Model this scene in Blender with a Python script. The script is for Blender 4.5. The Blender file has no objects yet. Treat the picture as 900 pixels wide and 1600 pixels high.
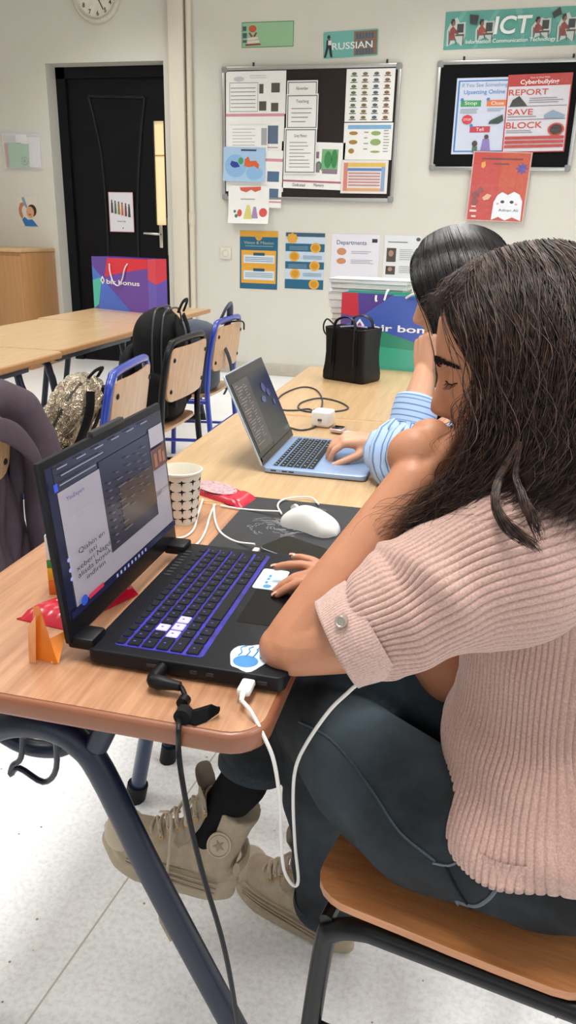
import bpy, bmesh, math, random
import numpy as np
from mathutils import Vector, Matrix
random.seed(7)
rng = np.random.default_rng(7)
S = bpy.context.scene
COL = S.collection
PI = math.pi

# ---------------------------------------------------------------- camera
FPX, CAMH = 1180.0, 1.245
PITCH, ROLL, YAW = math.atan(435 / 1180.0), math.radians(1.5), math.radians(13.2)
cp, sp, cr, sr, cy, sy = math.cos(PITCH), math.sin(PITCH), math.cos(ROLL), math.sin(ROLL), math.cos(YAW), math.sin(YAW)
_R = Matrix(((cy, -sy, 0), (sy, cy, 0), (0, 0, 1)))
_right0, _down0, _fwd0 = Vector((1, 0, 0)), Vector((0, -sp, -cp)), Vector((0, cp, -sp))
CR = _R @ (_right0 * cr - _down0 * sr)
CD = _R @ (_right0 * sr + _down0 * cr)
CF = _R @ _fwd0
cam_data = bpy.data.cameras.new('camera')
cam_data.sensor_fit = 'VERTICAL'
cam_data.sensor_height = 36.0
cam_data.lens = FPX / 1600.0 * 36.0
cam_data.clip_start = 0.02
cam = bpy.data.objects.new('camera', cam_data)
COL.objects.link(cam)
m = Matrix((CR, -CD, -CF)).transposed().to_4x4()
m.translation = (0, 0, CAMH)
cam.matrix_world = m
S.camera = cam
EYE = Vector((0, 0, CAMH))


def ray(x, y):
    return CR * (x - 450) + CD * (y - 800) + CF * FPX


def atZ(x, y, z):            # point of the place seen at a photo pixel, on the level z
    d = ray(x, y)
    return EYE + d * ((z - CAMH) / d.z)


def atY(x, y, yy):           # ... in the upright plane at depth yy
    d = ray(x, y)
    return EYE + d * (yy / d.y)


# ---------------------------------------------------------------- world, light, exposure
W = bpy.data.worlds.new('World')
S.world = W
W.use_nodes = True
bg = W.node_tree.nodes['Background']
bg.inputs[0].default_value = (0.78, 0.86, 1.0, 1)
bg.inputs[1].default_value = 1.0
vs = S.view_settings
vs.view_transform = 'Standard'
vs.look = 'None'
vs.gamma = 1.0
vs.use_curve_mapping = False
vs.exposure = -0.47
S.cycles.use_denoising = True
S.cycles.max_bounces = 7
S.cycles.diffuse_bounces = 4
S.cycles.glossy_bounces = 3
S.cycles.transmission_bounces = 4
S.cycles.caustics_reflective = False
S.cycles.caustics_refractive = False


def area(name, loc, rot, sx, sy, power, color=(1, 1, 1)):
    l = bpy.data.lights.new(name, 'AREA')
    l.shape = 'RECTANGLE'
    l.size, l.size_y, l.energy, l.color = sx, sy, power, color
    o = bpy.data.objects.new(name, l)
    COL.objects.link(o)
    o.location, o.rotation_euler = loc, rot
    return o


CEIL = 3.35
SEAM = 0.683
# daylight through the windows of the right-hand wall and of the wall behind
area('window_daylight', (3.0, 1.2, 1.9), (0, math.radians(90), 0), 1.5, 4.2, 66, (0.90, 0.95, 1.0))
area('window_daylight', (0.2, -2.35, 1.9), (math.radians(90), 0, 0), 4.0, 1.5, 26, (0.92, 0.96, 1.0))
LAMPS = [(-3.0, 0.9), (-3.0, 3.4), (-3.0, 5.6), (-0.4, 0.9), (-0.4, 3.4), (-0.4, 5.6), (1.9, 0.9), (1.9, 3.4), (1.9, 5.6)]
for lx, ly in LAMPS:
    area('ceiling_lamp', (lx, ly, CEIL - 0.06), (0, 0, 0), 0.58, 1.15, {0.9: 46, 3.4: 38, 5.6: 27}[ly], (1.0, 0.985, 0.96)).data.spread = math.radians(125)


# ---------------------------------------------------------------- materials
def lin(c):
    if isinstance(c, str):
        c = c.lstrip('#')
        c = [int(c[i:i + 2], 16) / 255 for i in (0, 2, 4)]
        c = [v / 12.92 if v <= 0.04045 else ((v + 0.055) / 1.055) ** 2.4 for v in c]
    return (c[0], c[1], c[2], 1.0)


_mats = {}


def mat(color, rough=0.5, metal=0.0, noise=0.06, scale=30.0, bump=0.0, bscale=None, coat=0.0, spec=0.5, emit=0.0, sss=0.0, stretch=None, sheen=0.0):
    key = (str(color), rough, metal, noise, scale, bump, bscale, coat, spec, emit, sss, stretch, sheen)
    if key in _mats:
        return _mats[key]
    mt = bpy.data.materials.new('m_%d' % len(_mats))
    mt.use_nodes = True
    nt = mt.node_tree
    b = nt.nodes['Principled BSDF']
    c = lin(color)
    if max(c[:3]) < 0.02:
        spec *= 0.45
    b.inputs['Roughness'].default_value = rough
    b.inputs['Metallic'].default_value = metal
    b.inputs['Specular IOR Level'].default_value = spec
    b.inputs['Coat Weight'].default_value = coat
    b.inputs['Coat Roughness'].default_value = 0.15
    if sheen:
        b.inputs['Sheen Weight'].default_value = sheen
    if sss:
        b.inputs['Subsurface Weight'].default_value = sss
        b.inputs['Subsurface Radius'].default_value = (0.012, 0.005, 0.003)
        b.inputs['Subsurface Scale'].default_value = 0.6
    tc = nt.nodes.new('ShaderNodeTexCoord')
    src = tc.outputs['Object']
    if stretch:
        mp = nt.nodes.new('ShaderNodeMapping')
        mp.inputs['Scale'].default_value = stretch
        nt.links.new(src, mp.inputs['Vector'])
        src = mp.outputs['Vector']
    n = nt.nodes.new('ShaderNodeTexNoise')
    n.inputs['Scale'].default_value = scale
    n.inputs['Detail'].default_value = 4
    nt.links.new(src, n.inputs['Vector'])
    r = nt.nodes.new('ShaderNodeValToRGB')
    r.color_ramp.elements[0].position, r.color_ramp.elements[1].position = 0.3, 0.7
    r.color_ramp.elements[0].color = (c[0] * (1 - noise), c[1] * (1 - noise), c[2] * (1 - noise), 1)
    r.color_ramp.elements[1].color = (min(1, c[0] * (1 + noise)), min(1, c[1] * (1 + noise)), min(1, c[2] * (1 + noise)), 1)
    nt.links.new(n.outputs['Fac'], r.inputs['Fac'])
    nt.links.new(r.outputs['Color'], b.inputs['Base Color'])
    if emit:
        nt.links.new(r.outputs['Color'], b.inputs['Emission Color'])
        b.inputs['Emission Strength'].default_value = emit
    if bump:
        n2 = nt.nodes.new('ShaderNodeTexNoise')
        n2.inputs['Scale'].default_value = bscale or scale * 4
        n2.inputs['Detail'].default_value = 3
        nt.links.new(src, n2.inputs['Vector'])
        bp = nt.nodes.new('ShaderNodeBump')
        bp.inputs['Strength'].default_value = bump
        bp.inputs['Distance'].default_value = 0.002
        nt.links.new(n2.outputs['Fac'], bp.inputs['Height'])
        nt.links.new(bp.outputs['Normal'], b.inputs['Normal'])
    if coat >= 0.5 and not bump and rough < .3:      # laminate that is not quite flat
        n2 = nt.nodes.new('ShaderNodeTexNoise')
        n2.inputs['Scale'].default_value = 11
        n2.inputs['Detail'].default_value = 2
        n2.inputs['Distortion'].default_value = 1.2
        nt.links.new(src, n2.inputs['Vector'])
        bp = nt.nodes.new('ShaderNodeBump')
        bp.inputs['Strength'].default_value = 0.9
        bp.inputs['Distance'].default_value = 0.012
        nt.links.new(n2.outputs['Fac'], bp.inputs['Height'])
        nt.links.new(bp.outputs['Normal'], b.inputs['Coat Normal'])
    _mats[key] = mt
    return mt


def wood(c0, c1, rough=0.32, scale=1.0, axis='Y', coat=0.15):
    key = ('wood', c0, c1, rough, scale, axis)
    if key in _mats:
        return _mats[key]
    mt = bpy.data.materials.new('wood_%d' % len(_mats))
    mt.use_nodes = True
    nt = mt.node_tree
    b = nt.nodes['Principled BSDF']
    b.inputs['Roughness'].default_value = rough
    b.inputs['Coat Weight'].default_value = coat
    b.inputs['Coat Roughness'].default_value = 0.2
    tc = nt.nodes.new('ShaderNodeTexCoord')
    mp = nt.nodes.new('ShaderNodeMapping')
    st = {'X': (2.2, 42, 42), 'Y': (42, 2.2, 42), 'Z': (42, 42, 2.2)}[axis]
    mp.inputs['Scale'].default_value = [v * scale for v in st]
    nt.links.new(tc.outputs['Object'], mp.inputs['Vector'])
    n = nt.nodes.new('ShaderNodeTexNoise')
    n.inputs['Scale'].default_value = 1.6
    n.inputs['Detail'].default_value = 6
    n.inputs['Roughness'].default_value = 0.62
    n.inputs['Distortion'].default_value = 0.5
    nt.links.new(mp.outputs['Vector'], n.inputs['Vector'])
    n2 = nt.nodes.new('ShaderNodeTexNoise')
    n2.inputs['Scale'].default_value = 6.0
    n2.inputs['Detail'].default_value = 2
    nt.links.new(mp.outputs['Vector'], n2.inputs['Vector'])
    mx = nt.nodes.new('ShaderNodeMath')
    mx.operation = 'MULTIPLY_ADD'
    nt.links.new(n2.outputs['Fac'], mx.inputs[0])
    mx.inputs[1].default_value = 0.35
    nt.links.new(n.outputs['Fac'], mx.inputs[2])
    r = nt.nodes.new('ShaderNodeValToRGB')
    r.color_ramp.elements[0].position, r.color_ramp.elements[1].position = 0.42, 0.88
    r.color_ramp.elements[0].color, r.color_ramp.elements[1].color = lin(c0), lin(c1)
    nt.links.new(mx.outputs[0], r.inputs['Fac'])
    nt.links.new(r.outputs['Color'], b.inputs['Base Color'])
    _mats[key] = mt
    return mt


def floor_mat():
    mt = bpy.data.materials.new('vinyl_floor')
    mt.use_nodes = True
    nt = mt.node_tree
    b = nt.nodes['Principled BSDF']
    b.inputs['Roughness'].default_value = 0.33
    tc = nt.nodes.new('ShaderNodeTexCoord')
    n = nt.nodes.new('ShaderNodeTexNoise')
    n.inputs['Scale'].default_value = 95
    n.inputs['Detail'].default_value = 6
    n.inputs['Roughness'].default_value = 0.7
    nt.links.new(tc.outputs['Object'], n.inputs['Vector'])
    r = nt.nodes.new('ShaderNodeValToRGB')
    r.color_ramp.elements[0].position, r.color_ramp.elements[1].position = 0.33, 0.56
    r.color_ramp.elements[0].color, r.color_ramp.elements[1].color = lin('#e0e0df'), lin('#f7f8f9')
    nt.links.new(n.outputs['Fac'], r.inputs['Fac'])
    # dark flecks
    v = nt.nodes.new('ShaderNodeTexVoronoi')
    v.inputs['Scale'].default_value = 26
    nt.links.new(tc.outputs['Object'], v.inputs['Vector'])
    lt = nt.nodes.new('ShaderNodeMath')
    lt.operation = 'LESS_THAN'
    lt.inputs[1].default_value = 0.07
    nt.links.new(v.outputs['Distance'], lt.inputs[0])
    sel = nt.nodes.new('ShaderNodeSeparateColor')
    nt.links.new(v.outputs['Color'], sel.inputs[0])
    gt = nt.nodes.new('ShaderNodeMath')
    gt.operation = 'GREATER_THAN'
    gt.inputs[1].default_value = 0.62
    nt.links.new(sel.outputs[0], gt.inputs[0])
    mu = nt.nodes.new('ShaderNodeMath')
    mu.operation = 'MULTIPLY'
    nt.links.new(lt.outputs[0], mu.inputs[0])
    nt.links.new(gt.outputs[0], mu.inputs[1])
    # grime patches
    n3 = nt.nodes.new('ShaderNodeTexNoise')
    n3.inputs['Scale'].default_value = 3.2
    n3.inputs['Detail'].default_value = 8
    nt.links.new(tc.outputs['Object'], n3.inputs['Vector'])
    r3 = nt.nodes.new('ShaderNodeValToRGB')
    r3.color_ramp.elements[0].position, r3.color_ramp.elements[1].position = 0.35, 0.65
    r3.color_ramp.elements[0].color, r3.color_ramp.elements[1].color = (0.95, 0.95, 0.95, 1), (1, 1, 1, 1)
    nt.links.new(n3.outputs['Fac'], r3.inputs['Fac'])
    mm = nt.nodes.new('ShaderNodeMix')
    mm.data_type = 'RGBA'
    mm.blend_type = 'MULTIPLY'
    mm.inputs[0].default_value = 1.0
    nt.links.new(r.outputs['Color'], mm.inputs[6])
    nt.links.new(r3.outputs['Color'], mm.inputs[7])
    m2 = nt.nodes.new('ShaderNodeMix')
    m2.data_type = 'RGBA'
    nt.links.new(mu.outputs[0], m2.inputs[0])
    nt.links.new(mm.outputs[2], m2.inputs[6])
    m2.inputs[7].default_value = lin('#8a7e70')
    # welded sheet seams
    sx = nt.nodes.new('ShaderNodeSeparateXYZ')
    rot = nt.nodes.new('ShaderNodeMapping')
    rot.inputs['Rotation'].default_value = (0, 0, math.radians(6.0))
    nt.links.new(tc.outputs['Object'], rot.inputs['Vector'])
    nt.links.new(rot.outputs['Vector'], sx.inputs[0])
    off = nt.nodes.new('ShaderNodeMath')
    off.operation = 'ADD'
    off.inputs[1].default_value = 20.0 + SEAM
    nt.links.new(sx.outputs['X'], off.inputs[0])
    md = nt.nodes.new('ShaderNodeMath')
    md.operation = 'FLOORED_MODULO'
    md.inputs[1].default_value = 2.0
    nt.links.new(off.outputs[0], md.inputs[0])
    l2 = nt.nodes.new('ShaderNodeMath')
    l2.operation = 'LESS_THAN'
    l2.inputs[1].default_value = 0.004
    nt.links.new(md.outputs[0], l2.inputs[0])
    m3 = nt.nodes.new('ShaderNodeMix')
    m3.data_type = 'RGBA'
    nt.links.new(l2.outputs[0], m3.inputs[0])
    nt.links.new(m2.outputs[2], m3.inputs[6])
    m3.inputs[7].default_value = lin('#b9b3a8')
    nt.links.new(m3.outputs[2], b.inputs['Base Color'])
    return mt


# ---------------------------------------------------------------- mesh helpers
class MB:
    def __init__(self):
        self.v, self.f, self.sm = [], [], []
        self.n = 0

    def add(self, verts, faces, smooth=True, M=None):
        V = np.asarray(verts, dtype=float).reshape(-1, 3)
        if M is not None:
            A = np.array(M)
            V = V @ A[:3, :3].T + A[:3, 3]
        self.v.append(V)
        off = self.n
        self.f.extend([tuple(i + off for i in f) for f in faces])
        self.sm.extend([smooth] * len(faces))
        self.n += len(V)
        return self

    def box(self, c, s, bevel=0.0, rot=None, seg=2):
        bm = bmesh.new()
        bmesh.ops.create_cube(bm, size=1.0)
        bmesh.ops.scale(bm, vec=s, verts=bm.verts)
        if bevel:
            bmesh.ops.bevel(bm, geom=list(bm.edges), offset=min(bevel, min(s) * 0.49), segments=seg, profile=0.5, affect='EDGES')
        M = Matrix.Translation(c)
        if rot:
            M = M @ rot.to_4x4()
        self.bm(bm, M, bevel > 0)
        return self

    def bm(self, bm, M=None, smooth=True):
        bm.verts.ensure_lookup_table()
        bm.verts.index_update()
        self.add([v.co[:] for v in bm.verts], [[v.index for v in f.verts] for f in bm.faces], smooth, M)
        bm.free()
        return self

    def prism(self, poly, z0, z1, bevel=0.0, M=None, seg=3):
        bm = bmesh.new()
        vs = [bm.verts.new((p[0], p[1], z0)) for p in poly]
        f = bm.faces.new(vs)
        e = bmesh.ops.extrude_face_region(bm, geom=[f])
        bmesh.ops.translate(bm, vec=(0, 0, z1 - z0), verts=[g for g in e['geom'] if isinstance(g, bmesh.types.BMVert)])
        bmesh.ops.recalc_face_normals(bm, faces=bm.faces)
        if bevel:
            ed = [x for x in bm.edges if abs(x.verts[0].co.z - x.verts[1].co.z) < 1e-7]
            bmesh.ops.bevel(bm, geom=ed, offset=bevel, segments=seg, profile=0.5, affect='EDGES')
        return self.bm(bm, M, bevel > 0)

    def grid(self, G, close_u=False, close_v=False, cap=False, smooth=True, M=None, flip=False):
        G = np.asarray(G, dtype=float)
        r, c = G.shape[:2]
        F = []
        for i in range(r if close_v else r - 1):
            i2 = (i + 1) % r
            for j in range(c if close_u else c - 1):
                j2 = (j + 1) % c
                q = (i * c + j, i * c + j2, i2 * c + j2, i2 * c + j)
                F.append(q[::-1] if flip else q)
        if cap:
            a = tuple(range(c))
            b = tuple(range((r - 1) * c, r * c))
            F.append(a if flip else a[::-1])
            F.append(b[::-1] if flip else b)
        return self.add(G.reshape(-1, 3), F, smooth, M)

    def tube(self, pts, rad, n=10, closed=False, smooth_path=0, cap=True, flat=None):
        P = np.array([list(p) for p in pts], dtype=float)
        R = np.array(rad if hasattr(rad, '__len__') else [rad] * len(P), dtype=float)
        if smooth_path:
            P, R = spline(P, smooth_path, R, closed)
        self.grid(sweep(P, R, n, closed, flat), close_u=True, close_v=closed, cap=cap and not closed)
        return self

    def lathe(self, prof, n=24, M=None, cap=True):
        a = np.linspace(0, 2 * PI, n, endpoint=False)
        G = np.array([[(r * math.cos(t), r * math.sin(t), z) for t in a] for r, z in prof])
        return self.grid(G, close_u=True, cap=cap, M=M)

    def ball(self, c, r, rot=None, nu=20, nv=12):
        r = r if hasattr(r, '__len__') else (r, r, r)
        G = []
        for i in range(nv + 1):
            ph = -PI / 2 + PI * i / nv
            ph = max(-PI / 2 + 1e-3, min(PI / 2 - 1e-3, ph))
            G.append([(r[0] * math.cos(ph) * math.cos(t), r[1] * math.cos(ph) * math.sin(t), r[2] * math.sin(ph)) for t in np.linspace(0, 2 * PI, nu, endpoint=False)])
        M = Matrix.Translation(c)
        if rot:
            M = M @ rot.to_4x4()
        return self.grid(G, close_u=True, cap=True, M=M)

    def chain(self, pts, n=14, ends=True):   # tapered limb: list of (point, radius)
        for (a, ra), (b, rb) in zip(pts[:-1], pts[1:]):
            self.grid(sweep(np.array([list(a), list(b)], dtype=float), np.array([ra, rb]), n), close_u=True, cap=True)
        for i, (p, r) in enumerate(pts):
            if ends or 0 < i < len(pts) - 1:
                self.ball(p, r, nu=n, nv=8)
        return self

    def mesh(self, name):
        V = np.concatenate(self.v) if self.v else np.zeros((0, 3))
        me = bpy.data.meshes.new(name)
        nf = len(self.f)
        tot = np.fromiter((len(f) for f in self.f), dtype=np.int32, count=nf)
        idx = np.fromiter((i for f in self.f for i in f), dtype=np.int32)
        me.vertices.add(len(V))
        me.vertices.foreach_set('co', V.astype(np.float32).ravel())
        me.loops.add(len(idx))
        me.loops.foreach_set('vertex_index', idx)
        me.polygons.add(nf)
        st = np.zeros(nf, dtype=np.int32)
        st[1:] = np.cumsum(tot)[:-1]
        me.polygons.foreach_set('loop_start', st)
        me.polygons.foreach_set('loop_total', tot)
        me.polygons.foreach_set('use_smooth', np.array(self.sm, dtype=bool))
        me.update(calc_edges=True)
        me.validate()
        return me

    def build(self, name, material, parent=None, sharp=35, fix=True):
        me = self.mesh(name)
        if fix:
            bm = bmesh.new()
            bm.from_mesh(me)
            bmesh.ops.recalc_face_normals(bm, faces=bm.faces)
            bm.to_mesh(me)
            bm.free()
        if sharp and any(self.sm):
            me.set_sharp_from_angle(angle=math.radians(sharp))
        return link(name, me, material, parent)


def link(name, me, material, parent=None):
    o = bpy.data.objects.new(name, me)
    COL.objects.link(o)
    if material:
        me.materials.append(material)
    if parent:
        o.parent = parent
    return o


def spline(P, k, R=None, closed=False):
    P = np.asarray(P, dtype=float)
    n = len(P)
    Q, q = [], []
    segs = n if closed else n - 1
    for i in range(segs):
        if closed:
            a, b, c, d = P[(i - 1) % n], P[i], P[(i + 1) % n], P[(i + 2) % n]
        else:
            b, c = P[i], P[i + 1]
            a = P[i - 1] if i else 2 * b - c
            d = P[i + 2] if i + 2 < n else 2 * c - b
        for j in range(k):
            t = j / k
            Q.append(0.5 * (2 * b + (c - a) * t + (2 * a - 5 * b + 4 * c - d) * t * t + (3 * b - a - 3 * c + d) * t ** 3))
            if R is not None:
                s = t * t * (3 - 2 * t)
                q.append(R[i] * (1 - s) + R[(i + 1) % n] * s)
    if not closed:
        Q.append(P[-1])
        if R is not None:
            q.append(R[-1])
    return (np.array(Q), np.array(q)) if R is not None else np.array(Q)


def sweep(P, R, n, closed=False, flat=None):
    P = np.asarray(P, dtype=float)
    T = np.gradient(P, axis=0) if not closed else np.roll(P, -1, 0) - np.roll(P, 1, 0)
    T /= np.linalg.norm(T, axis=1)[:, None] + 1e-12
    h = np.array([0, 0, 1.0]) if abs(T[0][2]) < 0.9 else np.array([1.0, 0, 0])
    u = np.cross(T[0], h)
    u /= np.linalg.norm(u)
    a = np.linspace(0, 2 * PI, n, endpoint=False)
    G = []
    for i in range(len(P)):
        u = u - T[i] * np.dot(u, T[i])
        u /= np.linalg.norm(u) + 1e-12
        w = np.cross(T[i], u)
        k = flat or 1.0
        G.append(P[i] + R[i] * (np.cos(a)[:, None] * u + k * np.sin(a)[:, None] * w))
    return np.array(G)


def rrect(x0, y0, x1, y1, r, n=5, corners=(1, 1, 1, 1)):
    P = []
    for (cx_, cy_, a0, k) in ((x1, y1, 0, 0), (x0, y1, 90, 1), (x0, y0, 180, 2), (x1, y0, 270, 3)):
        rr = r * corners[k]
        sx_ = -1 if cx_ == x1 else 1
        sy_ = -1 if cy_ == y1 else 1
        if rr <= 0:
            P.append((cx_, cy_))
            continue
        for i in range(n + 1):
            a = math.radians(a0 + 90 * i / n)
            P.append((cx_ + sx_ * rr + rr * math.cos(a), cy_ + sy_ * rr + rr * math.sin(a)))
    return P


def remesh(mb, name, voxel, smooth=4, factor=0.5):
    me = mb.mesh('tmp')
    o = bpy.data.objects.new('tmp', me)
    COL.objects.link(o)
    md = o.modifiers.new('r', 'REMESH')
    md.mode = 'VOXEL'
    md.voxel_size = voxel
    md.use_smooth_shade = True
    if smooth:
        s = o.modifiers.new('s', 'SMOOTH')
        s.iterations, s.factor = smooth, factor
    dg = bpy.context.evaluated_depsgraph_get()
    out = bpy.data.meshes.new_from_object(o.evaluated_get(dg))
    bpy.data.objects.remove(o)
    bpy.data.meshes.remove(me)
    out.name = name
    return out


def tag(o, label=None, cat=None, group=None, kind=None):
    if label:
        o['label'] = label
    if cat:
        o['category'] = cat
    if group:
        o['group'] = group
    if kind:
        o['kind'] = kind
    return o


def thing(name, label, cat, loc=(0, 0, 0), rz=0.0, group=None, rot=None):
    o = bpy.data.objects.new(name, None)
    o.empty_display_size = 0.05
    COL.objects.link(o)
    o.location = loc
    o.rotation_euler = rot if rot else (0, 0, rz)
    return tag(o, label, cat, group)


def struct(o):
    o['kind'] = 'structure'
    return o


def dup(root, loc, rz, label, group=None, name=None):
    r = root.copy()
    COL.objects.link(r)
    r.location, r.rotation_euler = loc, (0, 0, rz)
    r['label'] = label
    if group:
        r['group'] = group
    for ch in list(root.children):
        c = ch.copy()
        COL.objects.link(c)
        c.parent = r
        for g in list(ch.children):
            d = g.copy()
            COL.objects.link(d)
            d.parent = c
    return r


def text_mesh(s, height, width=None, extrude=0.0003, shear=0.0, bold=0.0):
    cu = bpy.data.curves.new('t', 'FONT')
    cu.body = s
    cu.size = 1.0
    cu.align_x = 'CENTER'
    cu.align_y = 'CENTER'
    cu.extrude = 0.0
    cu.shear = shear
    cu.offset = bold
    cu.resolution_u = 4
    o = bpy.data.objects.new('t', cu)
    COL.objects.link(o)
    dg = bpy.context.evaluated_depsgraph_get()
    me = bpy.data.meshes.new_from_object(o.evaluated_get(dg))
    bpy.data.objects.remove(o)
    n = len(me.vertices)
    V = np.zeros(n * 3, dtype=np.float32)
    me.vertices.foreach_get('co', V)
    V = V.reshape(-1, 3)
    mn, mx = V.min(0), V.max(0)
    lines = s.count('\n') + 1
    cap = 0.72 + (lines - 1) * 1.0
    sc = height / cap
    sx_ = sc if width is None else width / max(1e-6, (mx[0] - mn[0]))
    V[:, 0] = (V[:, 0] - (mn[0] + mx[0]) / 2) * sx_
    V[:, 1] = (V[:, 1] - (mn[1] + mx[1]) / 2) * sc
    F = [tuple(p.vertices) for p in me.polygons]
    bpy.data.meshes.remove(me)
    return V, F


PAPER = 0.00035


class Poster:
    """A sheet fixed on a vertical surface facing -Y; u runs right, v runs down, both 0..1."""

    def __init__(self, name, label, cat, x0, z1, x1, z0, y, tilt=0.0, group=None, sheet='#f2f1ee', rough=0.45, radius=0.0, thick=0.0012, curl=0.0, coat=0.0):
        self.w, self.h = x1 - x0, z1 - z0
        self.t = thing(name, label, cat, ((x0 + x1) / 2, y, (z0 + z1) / 2), group=group, rot=(0, tilt, 0))
        self.lv = thick
        self.curl = curl
        self.coat = coat
        self.rough = rough
        M = Matrix.Rotation(PI / 2, 4, 'X')
        mb = MB()
        if radius:
            mb.prism(rrect(-self.w / 2, -self.h / 2, self.w / 2, self.h / 2, radius), 0, thick, M=M)
        elif curl:
            us, vs_ = np.linspace(-.5, .5, 9), np.linspace(-.5, .5, 12)
            A = np.array([[(u * self.w, -self.cv(u, v) - thick, v * self.h) for u in us] for v in vs_])
            B = A + np.array([0, thick * 0.7, 0])
            mb.grid(A)
            mb.grid(B, flip=True)
            for e in (0, -1):
                mb.grid(np.array([A[e], B[e]]))
                mb.grid(np.array([A[:, e], B[:, e]]))
        else:
            mb.box((0, -thick / 2, 0), (self.w, thick, self.h))
        mb.build('sheet', mat(sheet, rough, noise=0.015, coat=coat), self.t)

    def cv(self, u, v):
        return self.curl * (max(0, -v) * 2) ** 2 * (1 + 0.4 * u)

    def _place(self, V2, name, F, color, dz):
        self.lv += PAPER
        V = np.zeros((len(V2), 3))
        V[:, 0] = (V2[:, 0] - 0.5) * self.w
        V[:, 2] = (0.5 - V2[:, 1]) * self.h
        V[:, 1] = [-self.lv - (self.cv(a - .5, .5 - b) if self.curl else 0) for a, b in V2]
        mb = MB()
        mb.add(V, F, False)
        return mb.build(name, mat(color, self.rough, noise=0.02, coat=self.coat), self.t, fix=False)

    def poly(self, name, polys, color):
        V, F = [], []
        for p in polys:
            F.append(tuple(range(len(V) + len(p) - 1, len(V) - 1, -1)))
            V += p
        return self._place(np.array(V, dtype=float), name, F, color, 0)

    def rects(self, name, rs, color):
        return self.poly(name, [[(a, b), (c, b), (c, d), (a, d)] for a, b, c, d in rs], color)

    def blob(self, name, items, color, n=16):
        ps = []
        for (u, v, ru, rv) in items:
            ps.append([(u + ru * math.cos(t), v + rv * math.sin(t)) for t in np.linspace(0, 2 * PI, n, endpoint=False)])
        return self.poly(name, ps, color)

    def lines(self, u0, v0, u1, v1, n, color='#777777', frac=0.35, name='text_lines', ragged=0.35):
        rs = []
        for i in range(n):
            a = v0 + (v1 - v0) * i / n
            rs.append((u0, a, u1 - (u1 - u0) * ragged * random.random(), a + (v1 - v0) / n * frac))
        return self.rects(name, rs, color)

    def frame(self, u0, v0, u1, v1, tu, tv, color, name='border'):
        return self.rects(name, [(u0, v0, u1, v0 + tv), (u0, v1 - tv, u1, v1), (u0, v0 + tv, u0 + tu, v1 - tv), (u1 - tu, v0 + tv, u1, v1 - tv)], color)

    def text(self, s, u, v, hv, color, wu=None, name='lettering', bold=0.0, shear=0.0):
        V, F = text_mesh(s, hv * self.h, wu * self.w if wu else None, bold=bold, shear=shear)
        V2 = np.stack([u + V[:, 0] / self.w, v - V[:, 1] / self.h], 1)
        return self._place(V2, name, F, color, 0)
# ================================================================ SETTING
WY = 6.84                                   # plane of the back wall
wall_paint = mat('#d6d3c9', 0.55, noise=0.02, scale=2.5, bump=0.05, bscale=180)
struct(MB().box((-1.2, 2.3, -0.05), (9.2, 9.8, 0.1)).build('floor', floor_mat()))
ceil_ = struct(MB().box((-1.2, 2.3, CEIL + 0.05), (9.2, 9.8, 0.1)).build('ceiling', mat('#e8e4da', 0.8, noise=0.01)))
DX0, DX1, DZ = -3.897, -2.79, 2.59           # door recess
mb = MB()
mb.box(((-5.75 + DX0) / 2, WY + 0.15, CEIL / 2), (DX0 + 5.75, 0.3, CEIL))
mb.box(((DX1 + 3.25) / 2, WY + 0.15, CEIL / 2), (3.25 - DX1, 0.3, CEIL))
mb.box(((DX0 + DX1) / 2, WY + 0.15, (DZ + CEIL) / 2), (DX1 - DX0, 0.3, CEIL - DZ))
struct(mb.build('wall_back', wall_paint))
struct(MB().box((-5.65, 2.3, CEIL / 2), (0.2, 9.1, CEIL)).build('wall_left', wall_paint))
# right wall and the wall behind, each with a band of windows
mb = MB()
mb.box((3.15, 2.3, 0.5), (0.2, 9.1, 1.0)).box((3.15, 2.3, (2.75 + CEIL) / 2), (0.2, 9.1, CEIL - 2.75))
mb.box((3.15, -1.55, 1.875), (0.2, 1.4, 1.75)).box((3.15, 5.15, 1.875), (0.2, 3.4, 1.75))
struct(mb.build('wall_right', wall_paint))
mb = MB()
mb.box((-1.2, -2.5, 0.5), (8.7, 0.2, 1.0)).box((-1.2, -2.5, (2.75 + CEIL) / 2), (8.7, 0.2, CEIL - 2.75))
mb.box((-3.8, -2.5, 1.875), (3.5, 0.2, 1.75)).box((2.75, -2.5, 1.875), (0.8, 0.2, 1.75))
struct(mb.build('wall_front', wall_paint))
wf = mat('#e9e9e6', 0.4, noise=0.01)
for i, (a, b) in enumerate(((-0.85, 1.3), (1.3, 3.45))):
    mb = MB()
    for z in (1.03, 2.72):
        mb.box((3.15, (a + b) / 2, z), (0.08, b - a, 0.06))
    for y in (a + 0.03, (a + b) / 2, b - 0.03):
        mb.box((3.15, y, 1.875), (0.08, 0.06, 1.75))
    struct(mb.build('window_%d' % (i + 1), wf))
mb = MB()
for z in (1.03, 2.72):
    mb.box((0.15, -2.5, z), (4.4, 0.08, 0.06))
for x in (-2.02, -0.6, 0.9, 2.32):
    mb.box((x, -2.5, 1.875), (0.06, 0.08, 1.75))
struct(mb.build('window_3', wf))
# low step-like skirting along the back wall
struct(MB().box(((DX1 + 3.05) / 2, WY - 0.012, 0.05), (3.05 - DX1, 0.024, 0.10), 0.004).build('baseboard_back', mat('#bdb7a8', 0.5)))
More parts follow.
